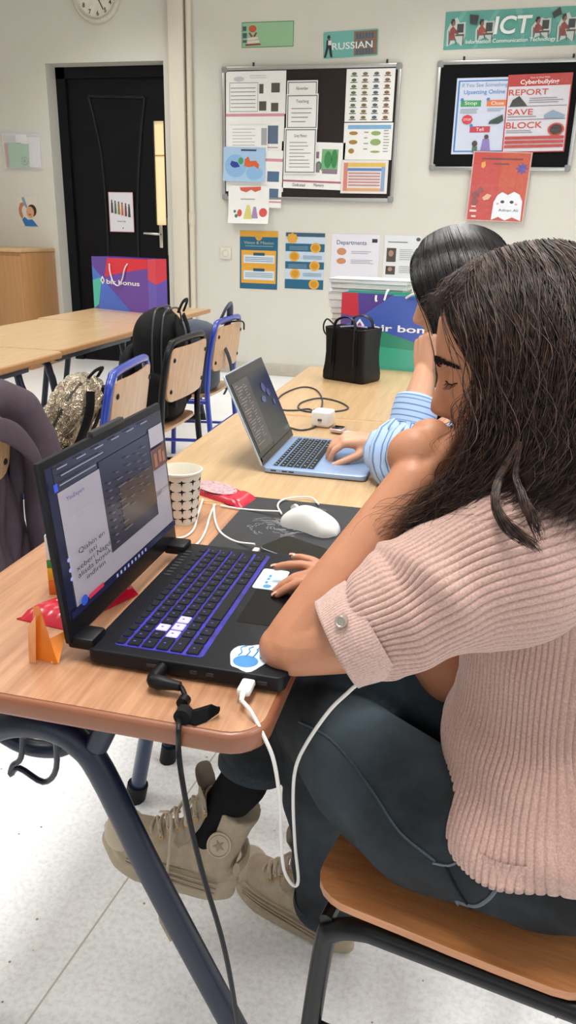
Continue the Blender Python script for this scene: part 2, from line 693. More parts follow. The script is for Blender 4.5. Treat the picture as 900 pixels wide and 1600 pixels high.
# boxed duct beside the door and the slim pipe next to it
struct(MB().box((-2.655, WY - 0.03, CEIL / 2), (0.135, 0.06, CEIL), 0.01).build('trim_1', mat('#ddd5c4', 0.5, noise=0.02, scale=4)))
mb = MB().tube([(-2.548, WY - 0.026, 0.0), (-2.548, WY - 0.026, CEIL)], 0.024, 14)
mb.tube([(-2.548, WY - 0.026, 1.30), (-2.548, WY - 0.026, 1.40)], 0.030, 14)
struct(mb.build('trim_2', mat('#d8d0bd', 0.5, noise=0.02, scale=4)))

# lamps on the ceiling
for k, (lx, ly) in enumerate(LAMPS):
    t = thing('ceiling_light', 'flat rectangular ceiling light panel out of frame above the classroom', 'lamp', (lx, ly, CEIL), group='ceiling light panels')
    MB().box((0, 0, -0.02), (0.64, 1.22, 0.04), 0.006).build('frame', mat('#e5e5e2', 0.4), t)

# ---- door
door = struct(thing('door_1', None, None, (0, 0, 0)))
blk = mat('#0c0d12', 0.42, noise=0.15, scale=6, bump=0.06, bscale=60)
yd = WY + 0.215
mb = MB()
mb.box((DX0 + 0.045, yd, DZ / 2), (0.09, 0.1, DZ)).box((DX1 - 0.03, yd, DZ / 2), (0.06, 0.1, DZ)).box(((DX0 + DX1) / 2, yd, DZ - 0.045), (DX1 - DX0, 0.1, 0.09))
mb.build('door_frame', blk, door)
lx0, lx1, lz1 = DX0 + 0.09, DX1 - 0.06, DZ - 0.09
leaf_y = yd + 0.005
mb = MB()
gx0, gx1, gz0, gz1 = -2.985, -2.885, 1.29, 2.16
mb.box(((lx0 + gx0) / 2, leaf_y, lz1 / 2), (gx0 - lx0, 0.05, lz1)).box(((gx1 + lx1) / 2, leaf_y, lz1 / 2), (lx1 - gx1, 0.05, lz1))
mb.box(((gx0 + gx1) / 2, leaf_y, gz0 / 2), (gx1 - gx0, 0.05, gz0)).box(((gx0 + gx1) / 2, leaf_y, (gz1 + lz1) / 2), (gx1 - gx0, 0.05, lz1 - gz1))
mb.build('door_leaf', mat('#0a0b10', 0.38, noise=0.2, scale=9, bump=0.05, bscale=50), door)
gl = MB().box(((gx0 + gx1) / 2, leaf_y + 0.005, (gz0 + gz1) / 2), (gx1 - gx0, 0.01, gz1 - gz0)).build('glass_pane', mat('#f1d9a8', 0.3, noise=0.05, scale=2, emit=0.75), door)
MB().box(((gx0 + gx1) / 2, leaf_y - 0.002, 1.88), (gx1 - gx0, 0.012, 0.012)).build('glazing_bar', mat('#d9b070', 0.5), door)
mb = MB()
fy = leaf_y - 0.026


def on_leaf(px, py):
    return atY(px, py, fy)


mb.tube([on_leaf(138, 150), on_leaf(226, 152)], 0.017, 8)
mb.tube([on_leaf(*p) for p in ((138, 150), (148, 190), (158, 240), (164, 300), (168, 360), (170, 420), (172, 500))], 0.015, 8, smooth_path=4)
mb.tube([on_leaf(*p) for p in ((226, 152), (221, 200), (217, 260), (215, 320), (216, 380), (218, 440), (221, 500))], 0.019, 8, smooth_path=4)
mb.build('moulding', mat('#1a191c', 0.35, noise=0.2, scale=12), door)
h = atY(252, 366, fy)
mb = MB().tube([(h.x, fy, h.z), (h.x, fy - 0.05, h.z), (h.x - 0.02, fy - 0.06, h.z), (h.x - 0.15, fy - 0.055, h.z + 0.005)], 0.011, 10)
mb.box((h.x, fy - 0.004, h.z - 0.02), (0.035, 0.008, 0.2), 0.003)
mb.build('door_handle', mat('#c9c5ba', 0.25, 0.9), door)
MB().box((DX1 - 0.012, WY + 0.06, h.z - 0.02), (0.02, 0.05, 0.32), 0.003).build('strike_plate', mat('#a39c86', 0.4, 0.8), door)

# ================================================================ THINGS ON THE WALL
PY = WY - 0.0015
# clock
c = Vector((-3.365, WY, 3.085))
t = thing('wall_clock', 'round white wall clock above the black door, cut by the top of the photo', 'clock', c)
MX = Matrix.Rotation(PI / 2, 4, 'X')
MB().lathe([(0.0, 0), (0.205, 0), (0.214, 0.012), (0.214, 0.035), (0.205, 0.048), (0.192, 0.048), (0.183, 0.036), (0.183, 0.02)], 48, MX, cap=False).build('rim', mat('#cfcabb', 0.35), t)
MB().lathe([(0, 0.012), (0.184, 0.012), (0.184, 0.022), (0, 0.022)], 48, MX, cap=False).build('dial', mat('#e6e2d6', 0.5), t)
mb = MB()
for k in range(12):
    a = math.radians(90 - 30 * (k + 1) + 3)
    V, F = text_mesh(str(k + 1), 0.034, bold=0.02)
    P3 = np.stack([V[:, 0] + 0.14 * math.cos(a), np.full(len(V), -0.0235), V[:, 1] + 0.14 * math.sin(a)], 1)
    mb.add(P3, F, False)
mb.build('numerals', mat('#2a2a2a', 0.5), t, fix=False)
mb = MB()
for k in range(60):
    a = 2 * PI * k / 60
    mb.box((0.172 * math.cos(a), -0.0235, 0.172 * math.sin(a)), (0.008, 0.001, 0.002), rot=Matrix.Rotation(-a, 3, 'Y'))
mb.build('minute_marks', mat('#3a3a3a', 0.5), t)
MB().box((-0.035, -0.027, 0.06), (0.012, 0.002, 0.16), rot=Matrix.Rotation(math.radians(-30), 3, 'Y')).build('hour_hand', mat('#222222', 0.4), t)
MB().box((0.028, -0.030, -0.05), (0.007, 0.002, 0.15), rot=Matrix.Rotation(math.radians(-27), 3, 'Y')).build('minute_hand', mat('#222222', 0.4), t)

# clear pocket with cards
clear = bpy.data.materials.new('clear_plastic')
clear.use_nodes = True
b_ = clear.node_tree.nodes['Principled BSDF']
b_.inputs['Base Color'].default_value = (0.95, 0.95, 0.97, 1)
b_.inputs['Roughness'].default_value = 0.12
b_.inputs['Alpha'].default_value = 0.22
t = thing('wall_pocket', 'clear plastic wall pocket with green and red cards left of the door', 'pocket', (-4.19, PY, 1.91))
mb = MB().box((0, -0.002, 0), (0.38, 0.003, 0.335)).box((0, -0.016, -0.02), (0.38, 0.002, 0.29)).box((0, -0.009, -0.166), (0.38, 0.016, 0.004))
mb.build('pocket', clear, t)
MB().box((0, -0.006, 0.09), (0.11, 0.003, 0.055), 0.001).build('name_slip', mat('#eceaea', 0.5), t)
MB().box((0.06, -0.005, -0.025), (0.24, 0.0015, 0.25), rot=Matrix.Rotation(0.03, 3, 'Y')).build('white_card', mat('#e6e2e6', 0.5), t)
MB().box((-0.09, -0.0075, -0.05), (0.17, 0.0015, 0.2), rot=Matrix.Rotation(-0.04, 3, 'Y')).build('red_card', mat('#a84a45', 0.5), t)
MB().box((-0.035, -0.0105, -0.055), (0.21, 0.0015, 0.2), rot=Matrix.Rotation(0.04, 3, 'Y')).build('green_card', mat('#6fb884', 0.5), t)
mb = MB()
G = []
for rr in (0.028, 0.036):
    G.append([(0.02 + rr * math.cos(a), -0.012, -0.1 + rr * math.sin(a)) for a in np.linspace(0, 2 * PI, 24, endpoint=False)])
mb.grid(G, close_u=True)
mb.box((0.02, -0.012, -0.1), (0.022, 0.0008, 0.028))
mb.build('card_emblem', mat('#2c6a4a', 0.5), t)

# sticker of a drinking boy
p = Poster('wall_sticker', 'small cut-out sticker of a boy in blue drinking from a bottle', 'sticker', -4.29, 1.505, -4.09, 1.25, PY, sheet='#ddd6c8', thick=0.0005)
p.poly('arm', [[(0.05, .62), (0.02, .42), (.12, .22), (.28, .18), (.34, .28), (.22, .36), (.18, .48), (.24, .66), (.16, .76)]], '#b9805f')
p.poly('bottle', [[(.22, .02), (.36, .0), (.44, .2), (.5, .34), (.44, .38), (.34, .28)]], '#7fa3b8')
p.blob('hair', [(.72, .46, .24, .21)], '#3a2417')
p.blob('face', [(.62, .52, .2, .2)], '#d9a183')
p.poly('shirt', [[(.16, .78), (.3, .68), (.48, .78), (.7, .76), (.98, 1.0), (.3, 1.0)]], '#2f74b8')
p.blob('mouth', [(.6, .6, .06, .03)], '#a5524b')

# socket plate
t = thing('wall_socket', 'square cream socket plate on the wall below the left notice board', 'socket', (-2.24, PY, 1.065))
MB().box((0, -0.006, 0), (0.1, 0.012, 0.1), 0.004).build('plate', mat('#ddd8c9', 0.4), t)
MB().lathe([(0, 0.006), (0.024, 0.006), (0.026, 0.013), (0.03, 0.0135), (0.032, 0.0118)], 20, MX, cap=False).build('outlet', mat('#cfc9b8', 0.4), t)

# small signs
p = Poster('wall_sign', 'small green sign with a stack of books, above the left notice board', 'sign', -2.096, 2.845, -1.66, 2.665, PY, sheet='#98c49b', radius=0.012, rough=0.3)
p.frame(0, 0, 1, 1, .012, .03, '#5d8f66')
p.blob('ball', [(.21, .26, .075, .14)], '#c8583f')
p.poly('books', [[(.10, .62), (.30, .58), (.33, .66), (.12, .72)], [(.1, .74), (.33, .70), (.35, .8), (.11, .84)]], '#e6d6c8')
p.poly('book_covers', [[(.13, .42), (.16, .4), (.22, .56), (.18, .58)], [(.27, .4), (.3, .42), (.26, .58), (.22, .56)], [(.06, .86), (.36, .84), (.38, .9), (.08, .93)]], '#8f3f3a')
p.rects('pictures', [(.02, .16, .09, .34), (.02, .42, .1, .62), (.02, .7, .1, .8)], '#46606e')
p = Poster('wall_sign', 'small teal sign reading RUSSIAN with a walking figure and bookcase', 'sign', -1.413, 2.765, -0.972, 2.58, PY, tilt=math.radians(-2.0), sheet='#6fb5ac', radius=0.012, rough=0.3)
p.rects('bookcase', [(.56, .05, .98, .95)], '#8a6a55')
p.rects('book_spines', [(.6 + .055 * i, a, .64 + .055 * i, a + .22) for i in range(6) for a in (.12, .42, .7)], '#4a6273')
p.poly('figure_coat', [[(.06, .3), (.13, .28), (.15, .6), (.05, .6)], [(.05, .6), (.1, .6), (.05, .96), (.01, .96)], [(.1, .6), (.15, .6), (.17, .96), (.13, .96)]], '#22262c')
p.blob('figure_head', [(.1, .2, .03, .08)], '#3b3030')
p.rects('figure_shirt', [(.09, .32, .15, .5)], '#e3e3e0')
p.text('RUSSIAN', .53, .56, .26, '#e9efee', .74, bold=0.015)

# banner ICT
p = Poster('wall_banner', 'long teal banner reading ICT above the right notice board', 'banner', -0.463, 2.872, 0.76, 2.62, PY, tilt=math.radians(-0.6), sheet='#5aa398', rough=0.22, coat=0.5)
u_ = lambda x: (x - 697) / 268.0
p.poly('pale_rays', [[(.42, 0), (.46, 0), (.5, 1), (.495, 1)], [(.3, 0), (.33, 0), (.2, 1), (.18, 1)], [(.62, 0), (.66, 0), (.8, 1), (.77, 1)], [(.1, 0), (.13, 0), (.02, .9), (.0, .9)]], '#6bb0a6')
for (cx_, k) in ((u_(716), 0), (u_(763), 1), (u_(853), 1), (u_(894), 0), (u_(930), 1)):
    dy = .1 if k else 0
    p.poly('cutout_edge', [[(cx_ - .052, .92 - dy), (cx_ - .056, .5), (cx_ - .03, .22 + dy), (cx_ + .004, .16 + dy), (cx_ + .02, .3), (cx_ + .056, .28), (cx_ + .06, .62), (cx_ + .04, .92 - dy), (cx_ + .01, .8 - dy)]], '#c3cdc8')
    p.poly('cutout_chair', [[(cx_ - .046, .5), (cx_ - .04, .5), (cx_ - .034, .72 - dy), (cx_ + .004, .72 - dy), (cx_ + .01, .88 - dy), (cx_ + .004, .88 - dy), (cx_ - .004, .76 - dy), (cx_ - .03, .76 - dy), (cx_ - .036, .88 - dy), (cx_ - .042, .88 - dy)]], '#59666b')
    p.poly('cutout_pupil', [[(cx_ - .040, .70 - dy), (cx_ - .036, .46), (cx_ - .018, .38), (cx_ - .004, .46), (cx_ + .018, .54), (cx_ + .016, .6), (cx_ - .008, .58), (cx_ + .0, .72 - dy), (cx_ - .02, .76 - dy)]], ('#7d4b48', '#8f4440', '#41587a', '#a04a44', '#6d5a4a')[int((cx_ * 97) % 5)])
    p.rects('cutout_screen', [(cx_ + .006, .33, cx_ + .046, .56)], '#3a4043')
    p.rects('cutout_desk', [(cx_ - .002, .6, cx_ + .052, .65), (cx_ + .044, .65, cx_ + .05, .88 - dy)], '#5d5348')
    p.blob('cutout_head', [(cx_ - .020, .30 + dy * .4, .0135, .085)], '#8a6350')
    p.poly('cutout_hair', [[(cx_ - .036, .30 + dy * .4), (cx_ - .030, .20 + dy * .4), (cx_ - .014, .19 + dy * .4), (cx_ - .008, .26 + dy * .4), (cx_ - .02, .25 + dy * .4), (cx_ - .028, .36 + dy * .4)]], '#33231f')
p.poly('cutout_laptops', [[(u_(737), .1), (u_(752), .14), (u_(750), .38), (u_(738), .34)], [(u_(868), .16), (u_(880), .02), (u_(884), .2), (u_(872), .3)]], '#33383a')
p.text('ICT', u_(808), .42, .46, '#eef1ee', .225, bold=0.02, shear=0.08)
p.text('Information Communication Technology', u_(806), .84, .105, '#dfe9e4', .54, bold=0.012)


# ---- notice boards
def board(name, label, x0, z0, x1, z1, felt):
    t = thing(name, label, 'notice board', ((x0 + x1) / 2, WY, (z0 + z1) / 2))
    w, h_ = x1 - x0, z1 - z0
    MB().box((0, -0.010, 0), (w - 0.03, 0.016, h_ - 0.03)).build('felt_panel', mat(felt, 0.95, noise=0.2, scale=200, bump=0.3, bscale=500), t)
    mb = MB()
    for s in (-1, 1):
        mb.box((s * (w / 2 - 0.014), -0.014, 0), (0.028, 0.026, h_ - 0.03), 0.004)
        mb.box((0, -0.014, s * (h_ / 2 - 0.014)), (w - 0.03, 0.026, 0.028), 0.004)
    mb.build('frame', mat('#b9b9b8', 0.28, 0.85, noise=0.04), t)
    for sx_ in (-1, 1):
        for sz_ in (-1, 1):
            MB().box((sx_ * (w / 2 - 0.022), -0.015, sz_ * (h_ / 2 - 0.022)), (0.05, 0.032, 0.05), 0.012).build('corner_cap', mat('#8b8d8f', 0.45), t)
    for sx_ in (-0.32, 0.42):
        MB().tube([(sx_ * w, -0.004, h_ / 2 - 0.01), (sx_ * w, -0.004, h_ / 2 + 0.03)], 0.008, 8).build('wall_hook', mat('#3a3632', 0.5), t)


board('notice_board', 'dark brown notice board crowded with pinned papers in an aluminium frame', -2.262, 1.512, -0.772, 2.528, '#2a211f')
board('notice_board', 'black notice board under the ICT banner with two glossy posters', -0.492, 1.757, 0.60, 2.535, '#0f1013')
PB = WY - 0.0215
_depth = [0]


def pin(name, label, cat, px0, py0, px1, py1, k=0, tilt=0.0, **kw):
    y = PB - 0.004 * k
    a, b = atY(px0, py0, y), atY(px1, py1, y)
    return Poster(name, label, cat, a.x, a.z, b.x, b.z, y, math.radians(tilt), **kw)


G1 = 'papers on the left notice board'
p = pin('paper', 'landscape worksheet with ruled lines at the top left of the brown board', 'paper', 353, 112, 446, 178, 0, group=G1)
p.frame(.06, .26, .54, .94, .006, .012, '#6d6d6d', 'writing_box')
p.rects('ruled_lines', [(.08, v, .5, v + .014) for v in (.38, .47, .56, .65, .74, .83)], '#585b66')
p.rects('pictures', [(.56, .3, .63, .52), (.76, .28, .9, .5), (.56, .7, .68, .92), (.76, .74, .88, .94)], '#55524a')
p.blob('speech_bubble', [(.22, .18, .09, .06)], '#c9c9cf')
p.lines(.4, .1, .7, .2, 2, '#b9aeb8', .2)
p = pin('paper', 'white paper with a pink top edge under the ruled worksheet', 'paper', 353, 178, 442, 300, 0, group=G1)
p.rects('pink_edge', [(0, 0, 1, .035)], '#d893a0')
p.rects('photographs', [(.72, .15, .9, .38)], '#5d6d85')
p.lines(.7, .42, .96, .6, 4, '#b58f98', .3)
p = pin('paper', 'long white paper with a pink band and small blue photos, hanging past the lower edge', 'paper', 408, 235, 440, 325, 1, tilt=1.5, group=G1)
p.rects('pink_bands', [(0, .14, 1, .19), (0, .88, 1, .91)], '#d893a0')
p.rects('photographs', [(.3, .36, .85, .54), (.3, .66, .85, .82)], '#54708e')
p = pin('paper', 'faintly printed white letter with a grey stamp on the brown board', 'paper', 356, 196, 418, 240, 2, group=G1)
p.lines(.12, .12, .7, .8, 6, '#b8b8bd', .25)
p.rects('stamp', [(.84, .1, .98, .7)], '#a9a9ae')
p = pin('drawing', 'child drawing of a blue and an orange figure on pale blue', 'drawing', 349, 230, 414, 284, 3, tilt=1.0, group=G1, sheet='#a9c8e6', curl=0.012)
p.blob('blue_wash', [(.3, .55, .26, .34), (.75, .75, .2, .2)], '#8db8e0')
p.poly('blue_figure', [[(.2, .4), (.34, .44), (.4, .56), (.32, .62), (.36, .78), (.3, .78), (.26, .66), (.2, .8), (.16, .78), (.22, .6), (.16, .5)]], '#2f3f93')
p.poly('orange_figure', [[(.52, .34), (.6, .26), (.64, .4), (.78, .38), (.86, .5), (.84, .62), (.74, .54), (.6, .58), (.5, .54)]], '#d8653a')
p.blob('green_patch', [(.42, .4, .06, .1)], '#4a9a62')
p.lines(.42, .06, .85, .12, 1, '#32405f', .8)
p = pin('drawing', 'child drawing with red, yellow and purple figures, lowest on the brown board', 'drawing', 357, 290, 420, 350, 2, group=G1, curl=0.03)
p.blob('red_figures', [(.28, .72, .06, .1), (.86, .7, .1, .12)], '#d6564c')
p.poly('yellow_figure', [[(.46, .5), (.52, .5), (.6, .88), (.38, .88)]], '#d9d27a')
p.poly('purple_figure', [[(.62, .55), (.68, .55), (.74, .86), (.58, .86)]], '#a78bb5')
p.blob('green_dots', [(.2, .8, .04, .05), (.16, .68, .03, .04)], '#3d7a68')
p.poly('red_bunting', [[(.28, .04), (.8, .02), (.8, .1), (.66, .16), (.56, .1), (.44, .17), (.3, .12)]], '#d8634f')
p.lines(.3, .34, .8, .38, 1, '#9a9aa0', .5)
for k, (a, ttl, lab) in enumerate((((449, 126, 496, 152), 'November', 'grey bordered certificate at the top of the overlapping three'),
                                   ((448, 147, 496, 202), 'Teaching', 'grey bordered certificate in the middle of the overlapping three'),
                                   ((445, 200, 493, 272), 'Great Memoir', 'grey bordered certificate in front of the overlapping three'))):
    p = pin('certificate', lab, 'paper', *a, 1 + k, group=G1)
    q = a[3] - a[1]
    p.frame(.03, 2.0 / q, .97, 1 - 2.0 / q, .03, 1.6 / q, '#6f7678')
    p.text(ttl, .5, 12.0 / q, 5.0 / q, '#3b3b40', .4)
    if k:
        p.lines(.16, 22.0 / q, .84, 1 - 6.0 / q, 4 if k == 1 else 8, '#8d8d92', .2)
p = pin('paper', 'white sheet with green drawings and a red name line behind the certificates', 'paper', 440, 222, 536, 296, 0, tilt=1.5, group=G1)
p.rects('green_pictures', [(.64, .14, .9, .6)], '#7fb083')
p.blob('figures', [(.74, .36, .06, .18), (.84, .34, .05, .2), (.6, .5, .05, .1)], '#3f8a55')
p.rects('small_pictures', [(.5, .2, .6, .34), (.5, .44, .62, .64), (.66, .56, .9, .66)], '#8d7f88')
p.rects('red_line', [(.02, .82, .98, .86)], '#b06a78')
p.text('Dedicated', .3, .92, .07, '#45454d', .2)
p.text('Memory', .62, .92, .07, '#45454d', .16)
p = pin('poster', 'glossy vocabulary poster of rows of small pictures at the top right of the brown board', 'poster', 542, 108, 613, 190, 0, group=G1, rough=0.2, coat=0.6)
cols_ = ['#5d6a4f', '#7d6a3f', '#4f5f73', '#8a5b3c']
for c_ in range(4):
    p.blob('picture_column', [(.16 + .23 * c_, .09 + .118 * r_, .055, .03) for r_ in range(8)], cols_[c_], 8)
p.rects('captions', [(.09 + .23 * c_, .125 + .118 * r_, .23 + .23 * c_, .14 + .118 * r_) for c_ in range(4) for r_ in range(8)], '#3a3a3a')
p = pin('poster', 'glossy animals poster with a blue header in the right column of the brown board', 'poster', 538, 192, 611, 250, 0, group=G1, rough=0.2, coat=0.6)
p.rects('blue_header', [(.08, .06, .96, .17)], '#7fb2d8')
p.blob('animals', [(.2, .28, .09, .05), (.2, .52, .09, .06), (.17, .76, .06, .07)], '#a5803f')
p.blob('green_animals', [(.66, .28, .1, .06), (.66, .52, .11, .09), (.66, .78, .1, .03)], '#93ad6c')
p.lines(.42, .24, .52, .84, 4, '#9a9a9a', .2)
p.lines(.82, .2, .94, .84, 8, '#8a8a8a', .25)
p = pin('poster', 'glossy rainbow framed timetable poster at the lower right of the brown board', 'poster', 534, 250, 604, 303, 1, group=G1, rough=0.2, coat=0.6, sheet='#e9e3e0')
p.rects('red_side', [(.05, .08, .14, .93)], '#d98a7a')
p.rects('yellow_band', [(.14, .08, .94, .2)], '#e2bf5f')
p.rects('blue_side', [(.86, .2, .94, .93)], '#8fa7cf')
p.rects('orange_foot', [(.14, .84, .86, .93)], '#dda877')
p.rects('blue_heading', [(.14, .24, .86, .32)], '#5b86c4')
p.rects('table_rows', [(.16, .37 + .09 * i, .84, .41 + .09 * i) for i in range(5)], '#c58a8a')

G2 = 'posters on the right notice board'
p = pin('poster', 'blue bordered laminated poster about something upsetting online on the black board', 'poster', 715, 122, 791, 241, 0, tilt=-0.5, rough=0.12, coat=1.0, sheet='#ccd3e6', group=G2)
p.frame(.03, .03, .97, .97, .03, .018, '#3f7cc0')
p.text('If You See Something', .5, .1, .05, '#4d86b8', .8)
p.text('Upsetting Online', .5, .19, .055, '#3b7fc4', .72, bold=.01)
p.rects('green_tag', [(.1, .29, .46, .37)], '#3d9a55')
p.rects('orange_tag', [(.56, .29, .94, .37)], '#dd7a45')
p.rects('red_tag', [(.3, .63, .66, .71)], '#c23a4e')
p.text('Stop', .28, .33, .045, '#eef4ee', .22)
p.text('Close', .75, .33, .045, '#f6efe8', .22)
p.text('Tell', .48, .67, .045, '#f6e8ea', .14)
p.blob('blue_bullets', [(.12, .28, .03, .022), (.58, .28, .03, .022), (.32, .62, .03, .022)], '#3f7cc0')
p.lines(.1, .4, .46, .47, 3, '#8a8f99', .3)
p.lines(.58, .4, .9, .45, 2, '#8a8f99', .3)
p.blob('stop_sign', [(.24, .54, .1, .065)], '#cf3b46', 8)
p.text('STOP', .24, .54, .03, '#f3e4e4', .13)
p.poly('laptop_picture', [[(.64, .56), (.86, .48), (.88, .56), (.8, .6), (.62, .6)]], '#2f4a42')
p.poly('pupil_picture', [[(.55, .8), (.66, .8), (.7, .96), (.52, .96)]], '#8a78b8')
p.blob('pupil_heads', [(.61, .77, .04, .03), (.41, .86, .05, .04)], '#4a342c')
p.rects('small_pupil', [(.37, .9, .46, .97)], '#3f6a55')
p = pin('poster', 'red and white laminated poster headed Cyberbullying on the black board', 'poster', 796, 116, 880, 238, 1, tilt=-1.2, rough=0.12, coat=1.0, sheet='#d9d5de', group=G2)
p.frame(0, 0, 1, 1, .02, .014, '#b8332f')
p.rects('red_header', [(.02, .01, .98, .15)], '#b8332f')
p.text('How to Deal With', .5, .045, .022, '#f2dede', .3)
p.text('Cyberbullying', .5, .105, .055, '#f6eeee', .6, bold=.015)
p.text('REPORT', .34, .225, .075, '#c8402f', .62, bold=.01)
p.text('SAVE', .24, .475, .075, '#c8402f', .4, bold=.01)
p.text('BLOCK', .32, .645, .08, '#c8402f', .58, bold=.01)
p.rects('dividers', [(.04, .4, .96, .406), (.04, .57, .96, .576)], '#55525c')
p.lines(.36, .3, .94, .38, 3, '#77747c', .3)
p.lines(.04, .53, .6, .56, 1, '#77747c', .3)
p.lines(.04, .71, .6, .76, 2, '#77747c', .3)
p.rects('red_bands', [(.03, .79, .97, .83), (.03, .845, .97, .885), (.03, .9, .97, .94)], '#bd4440')
p.poly('typing_picture', [[(.06, .4), (.1, .32), (.2, .27), (.3, .36), (.34, .4)]], '#3c3a38')
p.poly('hand_picture', [[(.62, .52), (.75, .46), (.95, .53), (.93, .57), (.62, .56)]], '#8fa2b8')
p.blob('blocked_ring', [(.83, .71, .13, .085)], '#c8453c')
p.blob('blocked_person', [(.83, .71, .1, .068)], '#3d2c2c')
p = pin('poster', 'coral poster with a smiling tooth hanging under the black board', 'poster', 739, 237, 818, 347, 3, tilt=1.2, rough=0.15, coat=0.9, sheet='#c23f33')
p.rects('orange_side', [(.5, .02, .98, .98)], '#c4502f')
p.frame(0, 0, 1, 1, .02, .014, '#cfa8a0')
p.lines(.16, .09, .86, .16, 1, '#7a3a34', .35, ragged=.02)
p.lines(.36, .16, .64, .22, 1, '#7a3a34', .35, ragged=.02)
p.poly('purple_star', [[(.86 + (.11 if i % 2 == 0 else .06) * math.cos(2 * PI * i / 16), .23 + (.085 if i % 2 == 0 else .05) * math.sin(2 * PI * i / 16)) for i in range(16)]], '#5a4a9a')
p.poly('yellow_star', [[(.16, .16), (.22, .14), (.24, .2), (.2, .24), (.16, .22)]], '#e0a23c')
p.poly('tooth', [[(.44, .98), (.45, .72), (.5, .62), (.58, .57), (.68, .61), (.78, .56), (.88, .6), (.94, .7), (.95, .98), (.8, .93), (.68, .98), (.56, .93)]], '#e9ecf2')
p.blob('eyes', [(.6, .71, .035, .022), (.76, .71, .035, .022)], '#2a2a2e')
p.blob('cheeks', [(.52, .74, .025, .014), (.84, .74, .025, .014)], '#e89a90')
p.text('Adnan Ali', .72, .83, .04, '#3a2e2e', .34)
p.blob('flowers', [(.12, .62, .07, .05), (.2, .55, .05, .04), (.12, .72, .06, .04)], '#8a4238')
p.poly('shell', [[(.24, .66), (.32, .6), (.4, .62), (.36, .68), (.28, .7)]], '#dfb08a')
p.rects('caption_marks', [(.07, .78, .15, .8), (.05, .84, .17, .87), (.09, .92, .17, .95)], '#e8cfc8')

# ---- four posters low on the wall
p = pin('poster', 'blue poster with two yellow panels, first of the low row', 'poster', 374, 360, 432, 453, 0, sheet='#24617f', rough=0.4)
p.t.location.y = PY
p.rects('yellow_head', [(0, 0, 1, .1)], '#e0a53a')
p.poly('yellow_chevron', [[(.38, .08), (.62, .08), (.56, .15), (.5, .17), (.44, .15)]], '#cf9a3f')
p.text('Vision & Mission', .5, .2, .05, '#9fb2a6', .78, bold=.01)
p.lines(.14, .25, .88, .28, 1, '#7f9aa6', .5, ragged=.05)
p.rects('yellow_panels', [(.04, .33, .96, .9)], '#e0a53a')
p.rects('white_panels', [(.1, .41, .92, .55), (.1, .68, .92, .84)], '#d3dde6')
p.rects('blue_tabs', [(.36, .37, .66, .42), (.36, .64, .66, .69)], '#2d5068')
p.rects('text_lines', [(.14, .45 + .03 * i, .88, .462 + .03 * i) for i in range(3)] + [(.14, .72 + .03 * i, .88, .732 + .03 * i) for i in range(3)], '#7d94a8')
p = pin('poster', 'blue striped poster with round yellow badges, second of the low row', 'poster', 446, 363, 504, 453, 0, sheet='#c3d3e3', rough=0.4)
p.t.location.y = PY
p.rects('dark_header', [(0, 0, 1, .07)], '#3b5a6d')
p.rects('blue_bands', [(0, .19, 1, .33), (0, .51, 1, .64), (0, .83, 1, 1)], '#24617f')
p.blob('yellow_badges', [(.77, .26, .135, .09), (.23, .42, .135, .09), (.76, .58, .135, .09), (.26, .73, .135, .09), (.76, .91, .135, .09)], '#e0a53a')
p.blob('badge_rings', [(.77, .26, .09, .06), (.23, .42, .09, .06), (.76, .58, .09, .06), (.26, .73, .09, .06), (.76, .91, .09, .06)], '#c98f2c')
p.poly('badge_star', [[(.17 + (.15 if i % 2 == 0 else .12) * math.cos(2 * PI * i / 16), .1 + (.1 if i % 2 == 0 else .08) * math.sin(2 * PI * i / 16)) for i in range(16)]], '#d9a23f')
p.rects('text_lines', [(.1, .24 + .025 * i, .58, .25 + .025 * i) for i in range(3)] + [(.46, .4 + .025 * i, .94, .41 + .025 * i) for i in range(3)] + [(.08, .56 + .025 * i, .56, .57 + .025 * i) for i in range(3)] + [(.46, .71 + .025 * i, .94, .72 + .025 * i) for i in range(3)], '#7f9fb5')
p = pin('poster', 'white Departments poster with orange flower marks behind the pile of books', 'poster', 518, 365, 588, 461, 0, sheet='#e2dfe8', rough=0.25, coat=0.5)
p.t.location.y = PY
p.text('Departments', .42, .15, .07, '#6c7a92', .62, bold=.02)
p.rects('dark_badge', [(.84, .07, .95, .13)], '#34343a')
p.blob('orange_flowers', [(.22, .29, .1, .06), (.22, .45, .1, .05)], '#c98a62')
p.lines(.42, .28, .9, .34, 2, '#9a98a8', .3)
p.lines(.42, .42, .9, .5, 3, '#9a98a8', .3)
p.rects('blue_foot', [(0, .975, 1, 1)], '#4a6fa0')
p = pin('poster', 'white poster with two portrait photographs, last of the low row', 'poster', 601, 367, 652, 452, 0, sheet='#dfe0e2', rough=0.25, coat=0.5)
p.t.location.y = PY
p.lines(.1, .12, .8, .15, 1, '#6d7276', .6)
p.blob('emblem', [(.92, .07, .06, .035)], '#44584e')
p.rects('portraits', [(.08, .24, .34, .5), (.08, .58, .34, .74)], '#4a443f')
p.blob('portrait_faces', [(.2, .34, .07, .06), (.2, .64, .06, .04)], '#a8866f')
p.lines(.44, .26, .9, .48, 6, '#a3a9ae', .3)
p.lines(.44, .58, .9, .72, 4, '#a3a9ae', .3)

